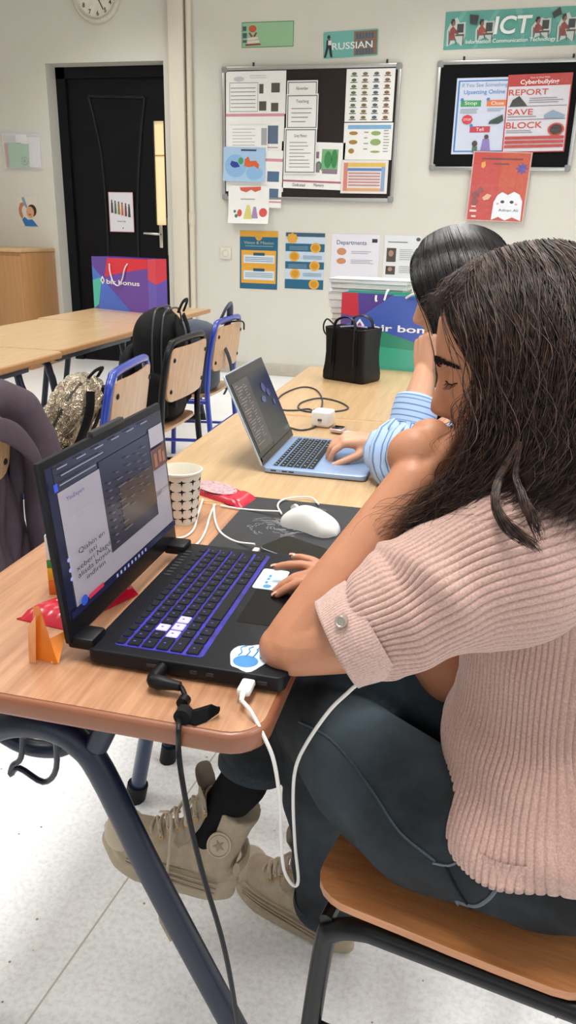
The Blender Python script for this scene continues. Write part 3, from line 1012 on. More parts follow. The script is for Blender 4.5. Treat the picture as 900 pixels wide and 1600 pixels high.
# poster on the door
a, b = atY(169, 300, fy - 0.02), atY(210, 363, fy - 0.02)
p = Poster('door_poster', 'small white poster with a row of children taped to the black door', 'poster', a.x, a.z, b.x, b.z, fy - 0.02, sheet='#e4e2ea', radius=0.015, rough=0.35)
p.frame(0, 0, 1, 1, .03, .02, '#d9a9b5')
for k, c_ in enumerate(('#4a3f52', '#5d6f55', '#8a7f3a', '#c0713a', '#7a4a62', '#4a4a4a')):
    u = .13 + .14 * k
    p.poly('child', [[(u - .035, .25 + .02 * k), (u + .035, .25 + .02 * k), (u + .05, .52 + .02 * k), (u - .05, .52 + .02 * k)]], c_)
p.blob('heads', [(.13 + .14 * k, .22 + .02 * k, .03, .03) for k in range(6)], '#5a4034')
p.text('Line Up', .5, .73, .045, '#44505a', .34)
p.blob('dot', [(.55, .9, .025, .016)], '#3a3a3a')

# ================================================================ FURNITURE
navy = mat('#04122e', 0.42, 0.0, noise=0.12, scale=20, coat=0.06)
top_wood = wood('#936547', '#b88a68', 0.34, axis='Y')
far_wood = wood('#b28f68', '#c8a97e', 0.30, axis='Y')
edge_w = mat('#895236', 0.42, noise=0.1, scale=14, coat=0.2)


def table(label, x0, x1, y0, y1, woodm, edgem, group, legs=True, z=0.75, r=0.045, corners=(1, 1, 1, 1), frame_kind=0):
    cx_, cy_ = (x0 + x1) / 2, (y0 + y1) / 2
    w, l = x1 - x0, y1 - y0
    t = thing('school_table', label, 'table', (cx_, cy_, 0), group=group)
    P = rrect(-w / 2, -l / 2, w / 2, l / 2, r, 6, corners)
    Pi = rrect(-w / 2 + 0.006, -l / 2 + 0.006, w / 2 - 0.006, l / 2 - 0.006, max(0.002, r - 0.006), 6, corners)
    MB().prism(Pi, z - 0.002, z).build('tabletop', woodm, t, fix=True)
    MB().prism(P, z - 0.027, z - 0.0008, bevel=0.006).build('table_edge', edgem, t)
    if frame_kind == 0:
        for e in (-1, 1):
            yy = e * (l / 2 - 0.14)
            mb = MB().tube([(-w / 2 + 0.02, yy, 0.017), (-w / 2 + 0.11, yy, 0.5), (-w / 2 + 0.135, yy, 0.62), (-w / 2 + 0.19, yy, 0.68), (w / 2 - 0.19, yy, 0.68), (w / 2 - 0.135, yy, 0.62), (w / 2 - 0.11, yy, 0.5), (w / 2 - 0.02, yy, 0.017)], 0.0165, 12, smooth_path=4)
            mb.build('leg_frame', navy, t)
            for s in (-1, 1):
                MB().tube([(s * (w / 2 - 0.022), yy, 0.0), (s * (w / 2 - 0.03), yy, 0.05)], 0.021, 12).build('foot_cap', mat('#101216', 0.5), t)
        for s in (-1, 1):
            MB().box((s * (w / 2 - 0.1), 0, z - 0.05), (0.025, l - 0.28, 0.045), 0.004).build('rail', navy, t)
    return t, (cx_, cy_)


GR, GL = 'tables of the right row', 'tables of the left row'
near, nc = table('wooden school table in the foreground under the black laptop', -0.668, -0.170, 0.630, 1.306, top_wood, edge_w, GR, frame_kind=1)
table('pale wooden table under the pale blue laptop and the paper cup', -0.655, -0.160, 1.311, 2.096, far_wood, mat('#b98d5f', 0.42), GR, r=0.03)
table('pale wooden table beyond the pale blue laptop, holding the black handbag', -0.628, -0.13, 2.103, 2.975, far_wood, mat('#b98d5f', 0.42), GR, r=0.02)
table('pale wooden table nearest the back wall, carrying the tall pile of books', -0.49, 0.16, 2.985, 3.62, far_wood, mat('#b98d5f', 0.42), GR, r=0.02)
table('pale wooden table of the left row, cut by the left photo edge', -2.42, -1.69, 1.66, 2.945, far_wood, mat('#a97c50', 0.42), GL, r=0.03)
table('pale wooden table in the middle of the left row beside the silver backpack', -2.44, -1.72, 2.955, 4.00, far_wood, mat('#a97c50', 0.42), GL, r=0.05)
table('pale wooden table at the door end of the left row under a shopping bag', -2.47, -1.76, 4.01, 5.06, far_wood, mat('#a97c50', 0.42), GL, r=0.03)

# frame of the near table, as the photo shows it
L = lambda *p: (p[0] - nc[0], p[1] - nc[1], p[2])
fl = 0.0185
mb = MB().tube([L(-.175, .755, .0), L(-.255, .755, .17), L(-.36, .755, .40)] + [L(*atY(x, y, .755)) for x, y in ((158, 1205), (122, 1160), (88, 1139), (45, 1131), (0, 1136), (-40, 1160), (-70, 1215))] + [L(-.70, .755, 0.0)], fl, 16, smooth_path=5)
mb.build('leg_frame', navy, near)
mb = MB().tube([L(-.43, .755, .60), L(-.40, .757, .66), L(-.36, .76, .705), L(-.30, .76, .715)], 0.016, 12, smooth_path=4)
mb.box(L(-.42, .757, .69), (.36, .03, .05), 0.004)
mb.build('brace', navy, near)
mb = MB().tube([L(*atY(x, y, .80)) for x, y in ((-60, 1120), (-15, 1135), (10, 1150), (34, 1163), (62, 1170), (95, 1169), (122, 1155), (150, 1140))], 0.0125, 12, smooth_path=4)
mb.build('cross_tube', navy, near)
mb = MB().tube([L(-.14, 1.272, 0.0), L(-.19, 1.268, .35), L(-.235, 1.262, .62), L(-.29, 1.262, .70), L(-.50, 1.262, .70)], fl, 14, smooth_path=4)
mb.build('leg_frame', navy, near)
h0 = [atY(*p, .76) for p in ((36, 1135), (33, 1183), (20, 1196), (17, 1210), (30, 1200), (68, 1222), (88, 1200), (86, 1140))]
mb = MB().tube([L(*p) for p in h0], 0.0042, 8, smooth_path=4)
mb.build('bag_hook', mat('#0a1424', 0.3, coat=0.5), near)
q = atZ(212, 1248, 0)
mb = MB().tube([L(q.x, q.y, 0.0), L(q.x + .05, q.y, .26), L(q.x + .10, q.y, .55), L(q.x + .12, q.y - .03, .72)], 0.0175, 12, smooth_path=4)
mb.build('rear_leg', mat('#1d3557', 0.3, noise=.1, coat=.5), near)
MB().tube([L(q.x - .002, q.y, 0.0), L(q.x + .008, q.y, .045)], 0.024, 14).build('foot_cap', mat('#101216', 0.5), near)

# ---- chairs
chair_ply = wood('#a9805a', '#c7a07a', 0.4, axis='Z')


BLUE, BLK = '#16349a', '#0b0d10'


def make_chair(label, tubecol, seat_wood, group=None, w=0.46, top=0.82, sd=0.38):
    t = thing('school_chair', label, 'chair', group=group)
    tm = mat(tubecol, 0.36, noise=0.08, scale=15, coat=0.15) if tubecol == BLK else mat(tubecol, 0.3, noise=0.08, scale=15, coat=0.6)
    hw = w / 2 - 0.015
    P = [(-.215, -hw - .01, 0.0), (-.205, -hw, .25), (-.19, -hw, .45), (-.20, -hw, .62), (-.225, -hw, top - .06), (-.23, -hw + .025, top - .015), (-.232, -hw + .07, top),
         (-.232, hw - .07, top), (-.23, hw - .025, top - .015), (-.225, hw, top - .06), (-.20, hw, .62), (-.19, hw, .45), (-.205, hw, .25), (-.215, hw + .01, 0.0)]
    MB().tube(P, 0.0142, 12, smooth_path=4).build('back_frame', tm, t)
    for s in (-1, 1):
        MB().tube([(-.19, s * hw, .425), (.06, s * hw, .415), (.11, s * hw, .410), (.148, s * hw, .388), (.163, s * hw, .34), (.185, s * (hw + .012), 0.0)], 0.0142, 12, smooth_path=4).build('side_leg', tm, t)
        MB().tube([(-.2, s * hw, .22), (.17, s * hw, .20)], 0.009, 8).build('stretcher', tm, t)
    MB().tube([(-.205, -hw, .27), (-.205, hw, .27)], 0.010, 8).build('rear_stretcher', tm, t)
    MB().tube([(.16, -hw, .40), (.16, hw, .40)], 0.010, 8).build('front_stretcher', tm, t)
    # curved back panel
    n, k = 18, 9
    out = rrect(-hw + .005, .575, hw - .005, top - .022, .05, 6)
    f = lambda y, z: -.213 - .02 * (1 - (y / hw) ** 2) - .03 * (z - .57) / .2
    mb = MB()
    bm = bmesh.new()
    A = [bm.verts.new((y, z, 0)) for y, z in out]
    bm.faces.new(A)
    bmesh.ops.triangulate(bm, faces=bm.faces)
    bmesh.ops.subdivide_edges(bm, edges=bm.edges, cuts=3, use_grid_fill=True)
    e = bmesh.ops.solidify(bm, geom=list(bm.faces), thickness=0.010)
    for v in bm.verts:
        y, z, q_ = v.co
        v.co = (f(y, z) + q_ + .012, y, z)
    bmesh.ops.recalc_face_normals(bm, faces=bm.faces)
    mb.bm(bm)
    mb.build('backrest', chair_ply, t)
    mb = MB()
    for s in (-1, 1):
        for z in (.62, top - .07):
            y = s * (hw - .035)
            mb.ball((f(y, z) + .002, y, z), (.006, .010, .010), nu=10, nv=6)
    mb.build('rivets', mat('#15171c', 0.4), t)
    # seat
    out = rrect(-.19, -w / 2 + .005, .19, w / 2 - .005, .07, 6)
    bm = bmesh.new()
    A = [bm.verts.new((x, y, 0)) for x, y in out]
    bm.faces.new(A)
    bmesh.ops.triangulate(bm, faces=bm.faces)
    bmesh.ops.subdivide_edges(bm, edges=bm.edges, cuts=3, use_grid_fill=True)
    bmesh.ops.solidify(bm, geom=list(bm.faces), thickness=0.012)
    for v in bm.verts:
        x, y, q_ = v.co
        v.co = (x, y, .452 + q_ - .022 * max(0, (x - .08) / .11) ** 2 - .008 * (1 - min(1, (x / .19) ** 2)) + .006 * (y / .2) ** 2)
    bmesh.ops.recalc_face_normals(bm, faces=bm.faces)
    MB().bm(bm).build('seat', seat_wood, t)
    return t


GC = 'school chairs along the left row'

c1 = make_chair('blue framed chair nearest the black laptop, holding the silver backpack', BLUE, chair_ply, GC)
c1.location, c1.rotation_euler = (-1.335, 2.31, 0), (0, 0, PI + math.radians(8))
c2 = make_chair('black framed chair holding the black backpack', BLK, chair_ply, GC)
c2.location, c2.rotation_euler = (-1.41, 3.07, 0), (0, 0, PI)
c3 = dup(c1, (-1.48, 3.84, 0), PI, 'blue framed chair farthest from the camera, with the navy bag', GC)
c4 = dup(c2, (-1.475, 1.63, 0), PI, 'chair at the left photo edge under the mauve jacket', GC)
sit_wood = wood('#a8683c', '#c98a58', 0.36, axis='X', coat=0.3)
cw = make_chair('wooden seated chair with black tube frame under the woman in pink', BLK, sit_wood, 'chairs of the two women', w=0.42, top=0.80)
ang = PI + math.radians(-12)
ux = Vector((math.cos(ang), math.sin(ang), 0))
uy = Vector((-math.sin(ang), math.cos(ang), 0))
cw.location = Vector((-.105, .729, 0)) + ux * 0.035 - ux * 0.19 - uy * 0.205
cw.rotation_euler = (0, 0, ang)
cw2 = dup(cw, (0.10, 1.80, 0), PI, 'wooden chair under the woman in the striped blue shirt', 'chairs of the two women')

# low wooden cabinet by the door
cab = thing('cabinet', 'low plain wooden cabinet against the wall left of the door', 'cabinet', (-4.50, 6.545, 0))
cwood = wood('#a8794c', '#bd8d5c', 0.5, axis='Z', scale=.6)
MB().box((0, 0, .515), (1.12, .57, 1.03), .002).build('carcass', cwood, cab)
MB().box((0, -.005, 1.046), (1.13, .585, .03), .004).build('cabinet_top', mat('#c9a579', .45, noise=.08), cab)
for s in (-1, 1):
    d = MB().box((s * .28, -.292, .52), (.55, .018, .96), .003).build('cabinet_door', wood('#a8794c', '#b9895a', .5, axis='Z', scale=.62), cab)
    MB().box((s * .05, -.306, .58), (.012, .012, .12), .003).build('handle', mat('#8f8f90', .3, .8), d)
# ================================================================ THINGS ON THE TABLES
def panel(parent, w, h, lv, rough=0.25, emit=0.0, coat=0.0):
    """Poster-style drawing helper on an existing mesh whose local frame is x right, z up, facing -y."""
    p = Poster.__new__(Poster)
    p.w, p.h, p.t, p.lv, p.curl, p.coat, p.rough, p.emit = w, h, parent, lv, 0.0, coat, rough, emit
    return p


def _place_emit(self, V2, name, F, color, dz):
    self.lv += PAPER
    V = np.zeros((len(V2), 3))
    V[:, 0] = (V2[:, 0] - 0.5) * self.w
    V[:, 2] = (0.5 - V2[:, 1]) * self.h
    V[:, 1] = [-self.lv - (self.cv(a - .5, .5 - b) if self.curl else 0) for a, b in V2]
    mb = MB()
    mb.add(V, F, False)
    return mb.build(name, mat(color, self.rough, noise=0.02, coat=self.coat, emit=getattr(self, 'emit', 0.0)), self.t, fix=False)


Poster._place = _place_emit
TZ = 0.75

# ---------------------------------------------------------------- black laptop
lap = thing('laptop', 'black gaming laptop open on the foreground table with stickers on the palm rest', 'laptop', (-0.298, 0.888, TZ))
LW, LD = 0.345, 0.262                       # width along Y, depth along X
lb = mat('#14151a', 0.42, noise=0.12, scale=40)
# base: local x toward the user (+X), y along the width
MB().prism(rrect(-LD / 2 + .017, -LW / 2, LD / 2, LW / 2, 0.010, 4), 0.004, 0.0225, bevel=0.002).build('base', lb, lap)
mb = MB()
for sx_ in (-.1, .1):
    for sy_ in (-.14, .14):
        mb.box((sx_, sy_, 0.003), (0.012, 0.05, 0.006), 0.002)
mb.build('rubber_feet', mat('#08080a', .8), lap)
kb = MB().prism(rrect(-0.086, -0.155, 0.027, 0.157, 0.004, 3), 0.0218, 0.0229).build('keyboard', mat('#272085', 0.5, noise=0.6, scale=45, emit=0.3), lap)
kmesh = {}


def key_mesh(w, l, h, m, name='key'):
    k = (round(w, 4), round(l, 4), h, m.name)
    if k not in kmesh:
        mb = MB().box((0, 0, h / 2), (w, l, h), 0.0016, seg=1)
        o = mb.build(name, m)
        me = o.data
        bpy.data.objects.remove(o)
        kmesh[k] = me
    return kmesh[k]


key_m, key_w = mat('#121219', 0.45, noise=0.1), mat('#b9b4ec', 0.4, noise=0.03, emit=0.25)
GLY = mat('#4a44a8', 0.5, emit=0.15)
rows = [(-0.080, 0.0105, 18), (-0.063, 0.0155, 17), (-0.0445, 0.0155, 16), (-0.026, 0.0155, 15), (-0.0075, 0.0155, 14), (0.0125, 0.0155, 10)]
cnt = 0
gl_mb = MB()
white = {(2, 2), (3, 1), (3, 2), (3, 3)}
for ri, (x, kw, n) in enumerate(rows):
    if ri < 5:
        fr = [1.0] * n
        fr[0] = 1.0 + 0.28 * max(0, ri - 1)
        fr[-1] = 1.0 + 0.3 * max(0, ri - 1)
    else:
        fr = [1.2, 1, 1, 1, 5.2, 1, 1, 1, 1, 1.2]
    tot = sum(fr)
    y = -0.153
    for ki, q in enumerate(fr):
        l = 0.308 * q / tot
        mm = key_w if (ri, ki) in white else key_m
        o = link('key', key_mesh(kw, l - 0.0026, 0.0022, mm), None, kb)
        o.location = (x, y + l / 2, 0.0229)
        if mm is key_w:
            tag(o, 'pale lit key')
        if ri and q < 2:
            gl_mb.box((x - 0.001, y + l / 2, 0.0252), (0.0028, 0.0022, 0.0003))
        y += l
gl_mb.build('key_legends', GLY, kb)
MB().prism(rrect(0.038, -0.058, 0.112, 0.062, 0.004, 3), 0.0222, 0.02285).build('touchpad', mat('#0b0b0e', 0.22, noise=.05), lap)
mb = MB()
for k in range(9):
    mb.box((-0.101, 0.05 + .011 * k, 0.0227), (0.010, 0.004, 0.0006))
mb.build('speaker_vents', mat('#303238', 0.4), lap)
# stickers
mb = MB()
c_ = atZ(390, 1027, TZ + .0232) - Vector((-0.298, 0.888, TZ))
pts = [(c_.x + (.028 + .003 * math.sin(3 * a)) * math.cos(a) * .86, c_.y + (.030 + .003 * math.cos(5 * a)) * math.sin(a)) for a in np.linspace(0, 2 * PI, 28, endpoint=False)]
st = mb.prism(pts, 0.0226, 0.0232).build('sticker', mat('#cfe3f2', 0.35), lap)
mb = MB()
mb.prism([(c_.x - .002 + .015 * math.cos(a), c_.y - .010 + .013 * math.sin(a)) for a in np.linspace(0, 2 * PI, 20, endpoint=False)], 0.0231, 0.0236)
for k in range(4):
    y0 = c_.y - .002 + .004 * k
    mb.tube([(c_.x - .014 + .009 * k, c_.y + .0, .0234), (c_.x - .012 + .009 * k, y0 + .01, .0234), (c_.x - .016 + .01 * k, c_.y + .018, .0234), (c_.x - .010 + .008 * k, c_.y + .024, .0234)], .0008, 5, smooth_path=4)
mb.build('jellyfish_print', mat('#3f86c4', 0.4), st)
c_ = atZ(424, 905, TZ + .0232) - Vector((-0.298, 0.888, TZ))
st = MB().prism([(c_.x + a, c_.y + b) for a, b in rrect(-.020, -.034, .020, .034, .005)], 0.0226, 0.0231).build('sticker', mat('#cfe6f4', 0.35), lap)
mb = MB()
for y in (-.012, 0, .010):
    mb.box((c_.x - .004, c_.y + y, .0233), (.004, .007, .0004))
mb.ball((c_.x, c_.y - .024, .0232), (.006, .006, .0004), nu=12, nv=4)
mb.build('sticker_print', mat('#4f93c4', 0.4), st)
# side ports
mb = MB()
for (x, w_) in ((-.03, .013), (.022, .009), (.042, .009), (.105, .012)):
    mb.box((x, -LW / 2 - .0002, .013), (w_, .0012, .005), .001)
mb.build('ports', mat('#3d3f46', .35, .6), lap)
# lid (local: x right along width, z up, faces -y); turned so that it faces +X
lid_h, lean = 0.226, math.radians(5.5)
lid = MB().box((0, 0.004, lid_h / 2), (LW, 0.008, lid_h), 0.003).build('lid', mat('#191a1e', 0.38, noise=.1), lap)
lid.rotation_euler = Matrix.Rotation(PI / 2, 3, 'Z').to_euler()
lid.matrix_local = Matrix.Translation((-0.134, 0, 0.024)) @ Matrix.Rotation(PI / 2, 4, 'Z') @ Matrix.Rotation(-lean, 4, 'X')
MB().box((0, 0.003, lid_h + .002), (.09, .009, .008), .002).build('camera_notch', mat('#26272c', .4), lid)
sw_, sh_ = LW - .016, lid_h - .040
scr_c = 0.030 + sh_ / 2
scr = MB().box((0, -.0004, scr_c), (sw_, .0012, sh_)).build('screen', mat('#2b2835', 0.16, noise=.25, scale=14, emit=0.55, coat=.2), lid)
# drawn contents sit in the screen's own frame
holder = scr
for v in scr.data.vertices:
    v.co.z -= scr_c
scr.location = (0, 0, scr_c)
pn = panel(scr, sw_, sh_, 0.0010, rough=0.2, emit=0.62)
pn.rects('side_rail', [(0, 0, .045, 1)], '#16182e')
pn.rects('browser_bar', [(.045, .0, 1, .115)], '#25232f')
pn.rects('page', [(.05, .175, .365, .955), (.365, .62, .99, .955), (.80, .28, .99, .66)], '#8d8790')
pn.rects('dark_window', [(.365, .13, .84, .80)], '#272430')
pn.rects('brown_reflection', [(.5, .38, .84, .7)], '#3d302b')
pn.rects('white_card', [(.84, .1, .99, .25)], '#98939a')
pn.rects('picture', [(.84, .27, .99, .44)], '#5a3426')
pn.rects('picture_people', [(.86, .31, .89, .42), (.91, .3, .94, .4), (.95, .33, .975, .41)], '#8a5a42')
pn.rects('task_bar', [(0, .955, 1, 1)], '#171a38')
pn.rects('task_icons', [(.36 + .035 * i, .965, .375 + .035 * i, .99) for i in range(9)], '#8d93b8')
pn.rects('tab_titles', [(.06 + .14 * i, .02, .13 + .14 * i, .028) for i in range(6)] + [(.08, .07, .4, .078), (.06, .125, .33, .133)], '#7d7b88')
pn.rects('list_marks', [(.40, .3 + .055 * i, .425, .31 + .055 * i) for i in range(9)] + [(.48, .26 + .055 * i, .5 + .03 * (i % 3), .268 + .055 * i) for i in range(9)] + [(.58, .2 + .06 * i, .62, .206 + .06 * i) for i in range(7)] + [(.68, .22 + .06 * i, .71, .226 + .06 * i) for i in range(6)] + [(.74, .2 + .06 * i, .78, .206 + .06 * i) for i in range(6)], '#5a5560')
pn.text('YouExpert', .15, .235, .028, '#3d3f78', .13)
pn.text('...............\n\n..........', .18, .36, .05, '#6f6a78', .14)
pn.text('Qishin en\nisti\nxeberi Nagd\nalisda boyuk\nindirim', .205, .70, .235, '#2b2830', .27)
pn.rects('red_button', [(.12, .925, .24, .955)], '#b02a44')
pn.blob('blue_button', [(.085, .93, .025, .035)], '#2a4aa8')
pn.rects('rail_marks', [(.01, .1, .035, .15)], '#3346b8')
pn.blob('rail_dots', [(.022, .6, .01, .014), (.022, .67, .01, .014), (.022, .73, .01, .014)], '#8a90b8')
pp = panel(lid, LW, lid_h, 0.0006, rough=.3)
pp.text('TUF', .09, .915, .02, '#8a8a90', .05, name='bezel_logo', shear=.2)
pp.rects('bezel_sticker', [(.14, .89, .25, .93), (.14, .94, .22, .95)], '#3a3122')
for s in (-1, 1):
    MB().box((-0.124, s * (LW / 2 - .022), .024), (.034, .036, .016), .004).build('hinge', mat('#0c0c0f', .4), lap)

# ---------------------------------------------------------------- silver-blue laptop
mc = thing('laptop', 'slim pale blue laptop open on the table in front of the woman in stripes', 'laptop', (-0.305, 1.678, TZ))
MW, MD = 0.29, 0.228
mm_ = mat('#93acd0', 0.34, 0.35, noise=.03)
MB().prism(rrect(-MD / 2, -MW / 2, MD / 2, MW / 2, 0.012, 5), 0.002, 0.0125, bevel=0.0018).build('base', mm_, mc)
mkb = MB().prism(rrect(-0.098, -0.128, -0.002, 0.128, 0.004, 3), 0.0122, 0.0128).build('keyboard', mat('#6f8db4', .4, .2), mc)
mk = mat('#16181d', .5)
leg = MB()
for ri in range(6):
    n = (14, 14, 14, 13, 12, 8)[ri]
    fr = [1.0] * n
    if ri == 5:
        fr = [1, 1, 1, 1.2, 5.2, 1.2, 1, 1.6]
    elif ri > 1:
        fr[0] = fr[-1] = 1.0 + .3 * (ri - 1)
    x = -0.0905 + .0158 * ri
    y, tot = -.126, sum(fr)
    for q in fr:
        l = .252 * q / tot
        o = link('key', key_mesh(.0135 if ri else .009, l - .0026, .0014, mk), None, mkb)
        o.location = (x, y + l / 2, .0128)
        if q < 2:
            leg.box((x, y + l / 2, .0143), (.0035, .003, .0002))
        y += l
leg.build('key_legends', mat('#c9ccd2', .5), mkb)
MB().prism(rrect(0.012, -0.068, 0.098, 0.068, 0.005, 4), 0.0124, 0.01275).build('touchpad', mat('#84a4d0', .28, .3, noise=.02), mc)
mb = MB()
for x in (-.09, -.065, -.05):
    mb.box((x, -MW / 2 - .0001, .0075), (.012, .001, .003), .0008)
mb.build('ports', mat('#24262b', .4), mc)
mh_ = 0.216
mlid = MB().prism(rrect(-MW / 2, 0, MW / 2, mh_, .010, 4), -.0045, 0, bevel=.0012, M=Matrix.Rotation(PI / 2, 4, 'X')).build('lid', mat('#b9c4d4', .32, .5, noise=.03), mc)
mlean = math.radians(24.5)
mlid.matrix_local = Matrix.Translation((-MD / 2 + .001, 0, .0125)) @ Matrix.Rotation(PI / 2, 4, 'Z') @ Matrix.Rotation(-mlean, 4, 'X')
pm = panel(mlid, MW, mh_, 0.0, rough=.12, emit=0.0, coat=.3)
# recentre: drawing frame is centred, the lid's own frame starts at the hinge
ms = MB().box((0, -.0005, 0), (MW - .006, .001, mh_ - .006)).build('bezel', mat('#0a0a0d', .15, coat=.3), mlid)
ms.location = (0, 0, mh_ / 2)
pm = panel(ms, MW - .012, mh_ - .020, .0006, rough=.12, emit=.5, coat=.2)
pm.rects('desktop_picture', [(0, .0, 1, .97)], '#241b20')
pm.rects('desktop_shade', [(.0, .0, 1, .05), (.42, .25, 1, .97)], '#1a1820')
pm.poly('window_content', [[(.03, .08), (.44, .08), (.42, .9), (.03, .9)]], '#2a2228')
pm.rects('code_lines', [(.06 + .02 * (i % 3), .12 + .033 * i, .14 + .07 * ((i * 7) % 4) / 2, .128 + .033 * i) for i in range(22)] + [(.26, .14 + .033 * i, .30 + .05 * ((i * 5) % 3) / 2, .147 + .033 * i) for i in range(20)], '#7a6a6a')
pm.blob('picture_lights', [(.72, .3, .05, .06), (.8, .38, .04, .05), (.62, .42, .06, .04), (.86, .52, .03, .04)], '#3d4068')
pm.rects('dock', [(.0, .955, 1, 1)], '#0d0c10')

# ---------------------------------------------------------------- mouse pad, mouse, phone
pad = MB().prism(rrect(-.395, 1.075, -.172, 1.362, .006), TZ, TZ + .0025)
padm = mat('#232428', 0.62, noise=.25, scale=22, bump=.15, bscale=900)
po = thing('mouse_pad', 'black cloth mouse pad with a faded grey print under the white mouse', 'mouse pad', (-.283, 1.22, TZ))
MB().prism(rrect(-.112, -.146, .112, .146, .006), 0, .0025).build('pad', padm, po)
mb = MB()
cpp = atZ(432, 822, TZ + .003) - Vector((-.283, 1.22, TZ))
for k in range(90):
    a = random.uniform(0, 2 * PI)
    r_ = random.uniform(.004, .048)
    x, y = cpp.x + r_ * math.cos(a) * 1.0, cpp.y + r_ * math.sin(a) * 1.0
    mb.tube([(x, y, .0027), (x + .006 * math.cos(a + .6), y + .006 * math.sin(a + .6), .0028), (x + .014 * math.cos(a + 1.2), y + .010 * math.sin(a + 1.2), .0027)], .0009, 5, flat=.35)
mb.build('faded_print', mat('#77777a', .6), po)
mc0, mc1 = atZ(447, 800, TZ + .02), atZ(524, 822, TZ + .02)
mdir = (mc1 - mc0).normalized()
mcen = (mc0 + mc1) / 2
mo = thing('computer_mouse', 'white wired computer mouse on the black mouse pad', 'mouse', (mcen.x, mcen.y, TZ + .0025), rz=math.atan2(mdir.y, mdir.x))
G = []
N = 22
for i in range(N + 1):
    s = i / N
    x = -.058 + .116 * s
    e = max(0, 1 - (2 * s - 1) ** 4) ** .5
    hw_ = (.030 + .003 * math.cos(2 * PI * s) - .003 * math.sin(PI * s)) * e + .0005
    ht = (.016 + .022 * math.sin(PI * min(1, s ** .8) * .92) ** 1.3) * (e ** .6) + .001
    ring = []
    for t_ in np.linspace(0, 2 * PI, 28, endpoint=False):
        cx_, sn = math.cos(t_), math.sin(t_)
        yy = hw_ * (abs(cx_) ** .75) * (1 if cx_ > 0 else -1)
        zz = .0005 + (ht * (sn ** .8) if sn > 0 else 0) + (0.0 if sn > 0 else .0)
        ring.append((x, yy, zz))
    G.append(ring)
MB().grid(G, close_u=True, cap=True).build('shell', mat('#dcd9d4', .38, noise=.01, coat=.15), mo, sharp=50)
MB().lathe([(0, -.003), (.008, -.003), (.008, .003), (0, .003)], 16, Matrix.Translation((-.034, 0, .029)) @ Matrix.Rotation(PI / 2, 4, 'X'), cap=False).build('scroll_wheel', mat('#c9c6c0', .5), mo)
V, F = text_mesh('hoco', .006)
mb = MB()
mb.add(np.stack([.022 + V[:, 1] * 0 + V[:, 0], .006 + V[:, 1], np.full(len(V), .0392)], 1), F, False)
mb.build('logo', mat('#8d8d8d', .5), mo, fix=False)

f0, f1, f2 = atZ(402, 855, TZ + .010), atZ(505, 893, TZ + .010), atZ(437, 827, TZ + .010)
ph = thing('phone', 'black smartphone lying screen up on the mouse pad', 'phone', rz=0)
dx = Vector((f1.x - f0.x, f1.y - f0.y, 0)).normalized()
ph.location = (f0.x + dx.x * .078 + (-dx.y) * .037, f0.y + dx.y * .078 + dx.x * .037, TZ + .0027)
ph.rotation_euler = (0, 0, math.atan2(dx.y, dx.x))
MB().prism(rrect(-.076, -.036, .076, .036, .009, 5), 0, .0082, bevel=.0016).build('body', mat('#8a929c', .25, .8, noise=.03), ph)
MB().prism(rrect(-.0745, -.0345, .0745, .0345, .008, 5), .0081, .0087).build('screen', mat('#08080a', .08, noise=.02, coat=.4), ph)
MB().prism(rrect(-.066, -.030, -.052, .012, .004, 4), -.0012, .0004).build('camera_bump', mat('#15161a', .3), ph)

# ---------------------------------------------------------------- cables
white_c = mat('#dedbd6', .45, noise=.02)
dark_c = mat('#30343c', .45, noise=.03)
black_c = mat('#0d0d10', .42, noise=.05)


def cable(name, label, pts, r, m_, group=None, k=6):
    o = MB().tube(pts, r, 8, smooth_path=k).build(name, m_)
    return tag(o, label, 'cable', group)


zc = TZ + .0032
ps = [atZ(*p, zc) for p in ((436, 806), (405, 800), (375, 795), (345, 790))]
ps[0].z = TZ + .012
ps[1].z = zc + .003
t = thing('mouse_cable', 'white mouse cord from the red tissue packet to the mouse', 'cable')
MB().tube(ps, .0019, 8, smooth_path=6).build('cord', white_c, t)
pl_ = [atZ(*p, TZ + .006) for p in ((440, 803), (434, 790), (442, 781), (465, 777), (487, 778), (498, 788))]
MB().tube(pl_, .0019, 8, smooth_path=6).build('cord_loop', white_c, t)
ps = [atZ(*p, zc) for p in ((334, 789), (336, 812), (345, 832), (368, 846), (398, 858))]
t = thing('charging_cable', 'white charging cord plugged into the far side of the black laptop', 'cable')
ps[-1].z = TZ + .012
MB().tube(ps, .0019, 8, smooth_path=6).build('cord', white_c, t)
e = atZ(399, 862, TZ + .013)
MB().box(e, (.010, .022, .007), .002).build('plug', mat('#e6e4e0', .4), t)
cable('charging_cable', 'white cord running from behind the laptop lid up to the paper cup', [atZ(*p, zc - .001) for p in ((272, 842), (290, 838), (303, 826), (309, 805), (317, 780))], .0019, white_c)
cable('charging_cable', 'white cord from the laptop hinge up to the red tissue packet', [atZ(*p, zc - .001) for p in ((276, 856), (305, 852), (320, 832), (328, 806), (336, 788))], .0019, white_c)
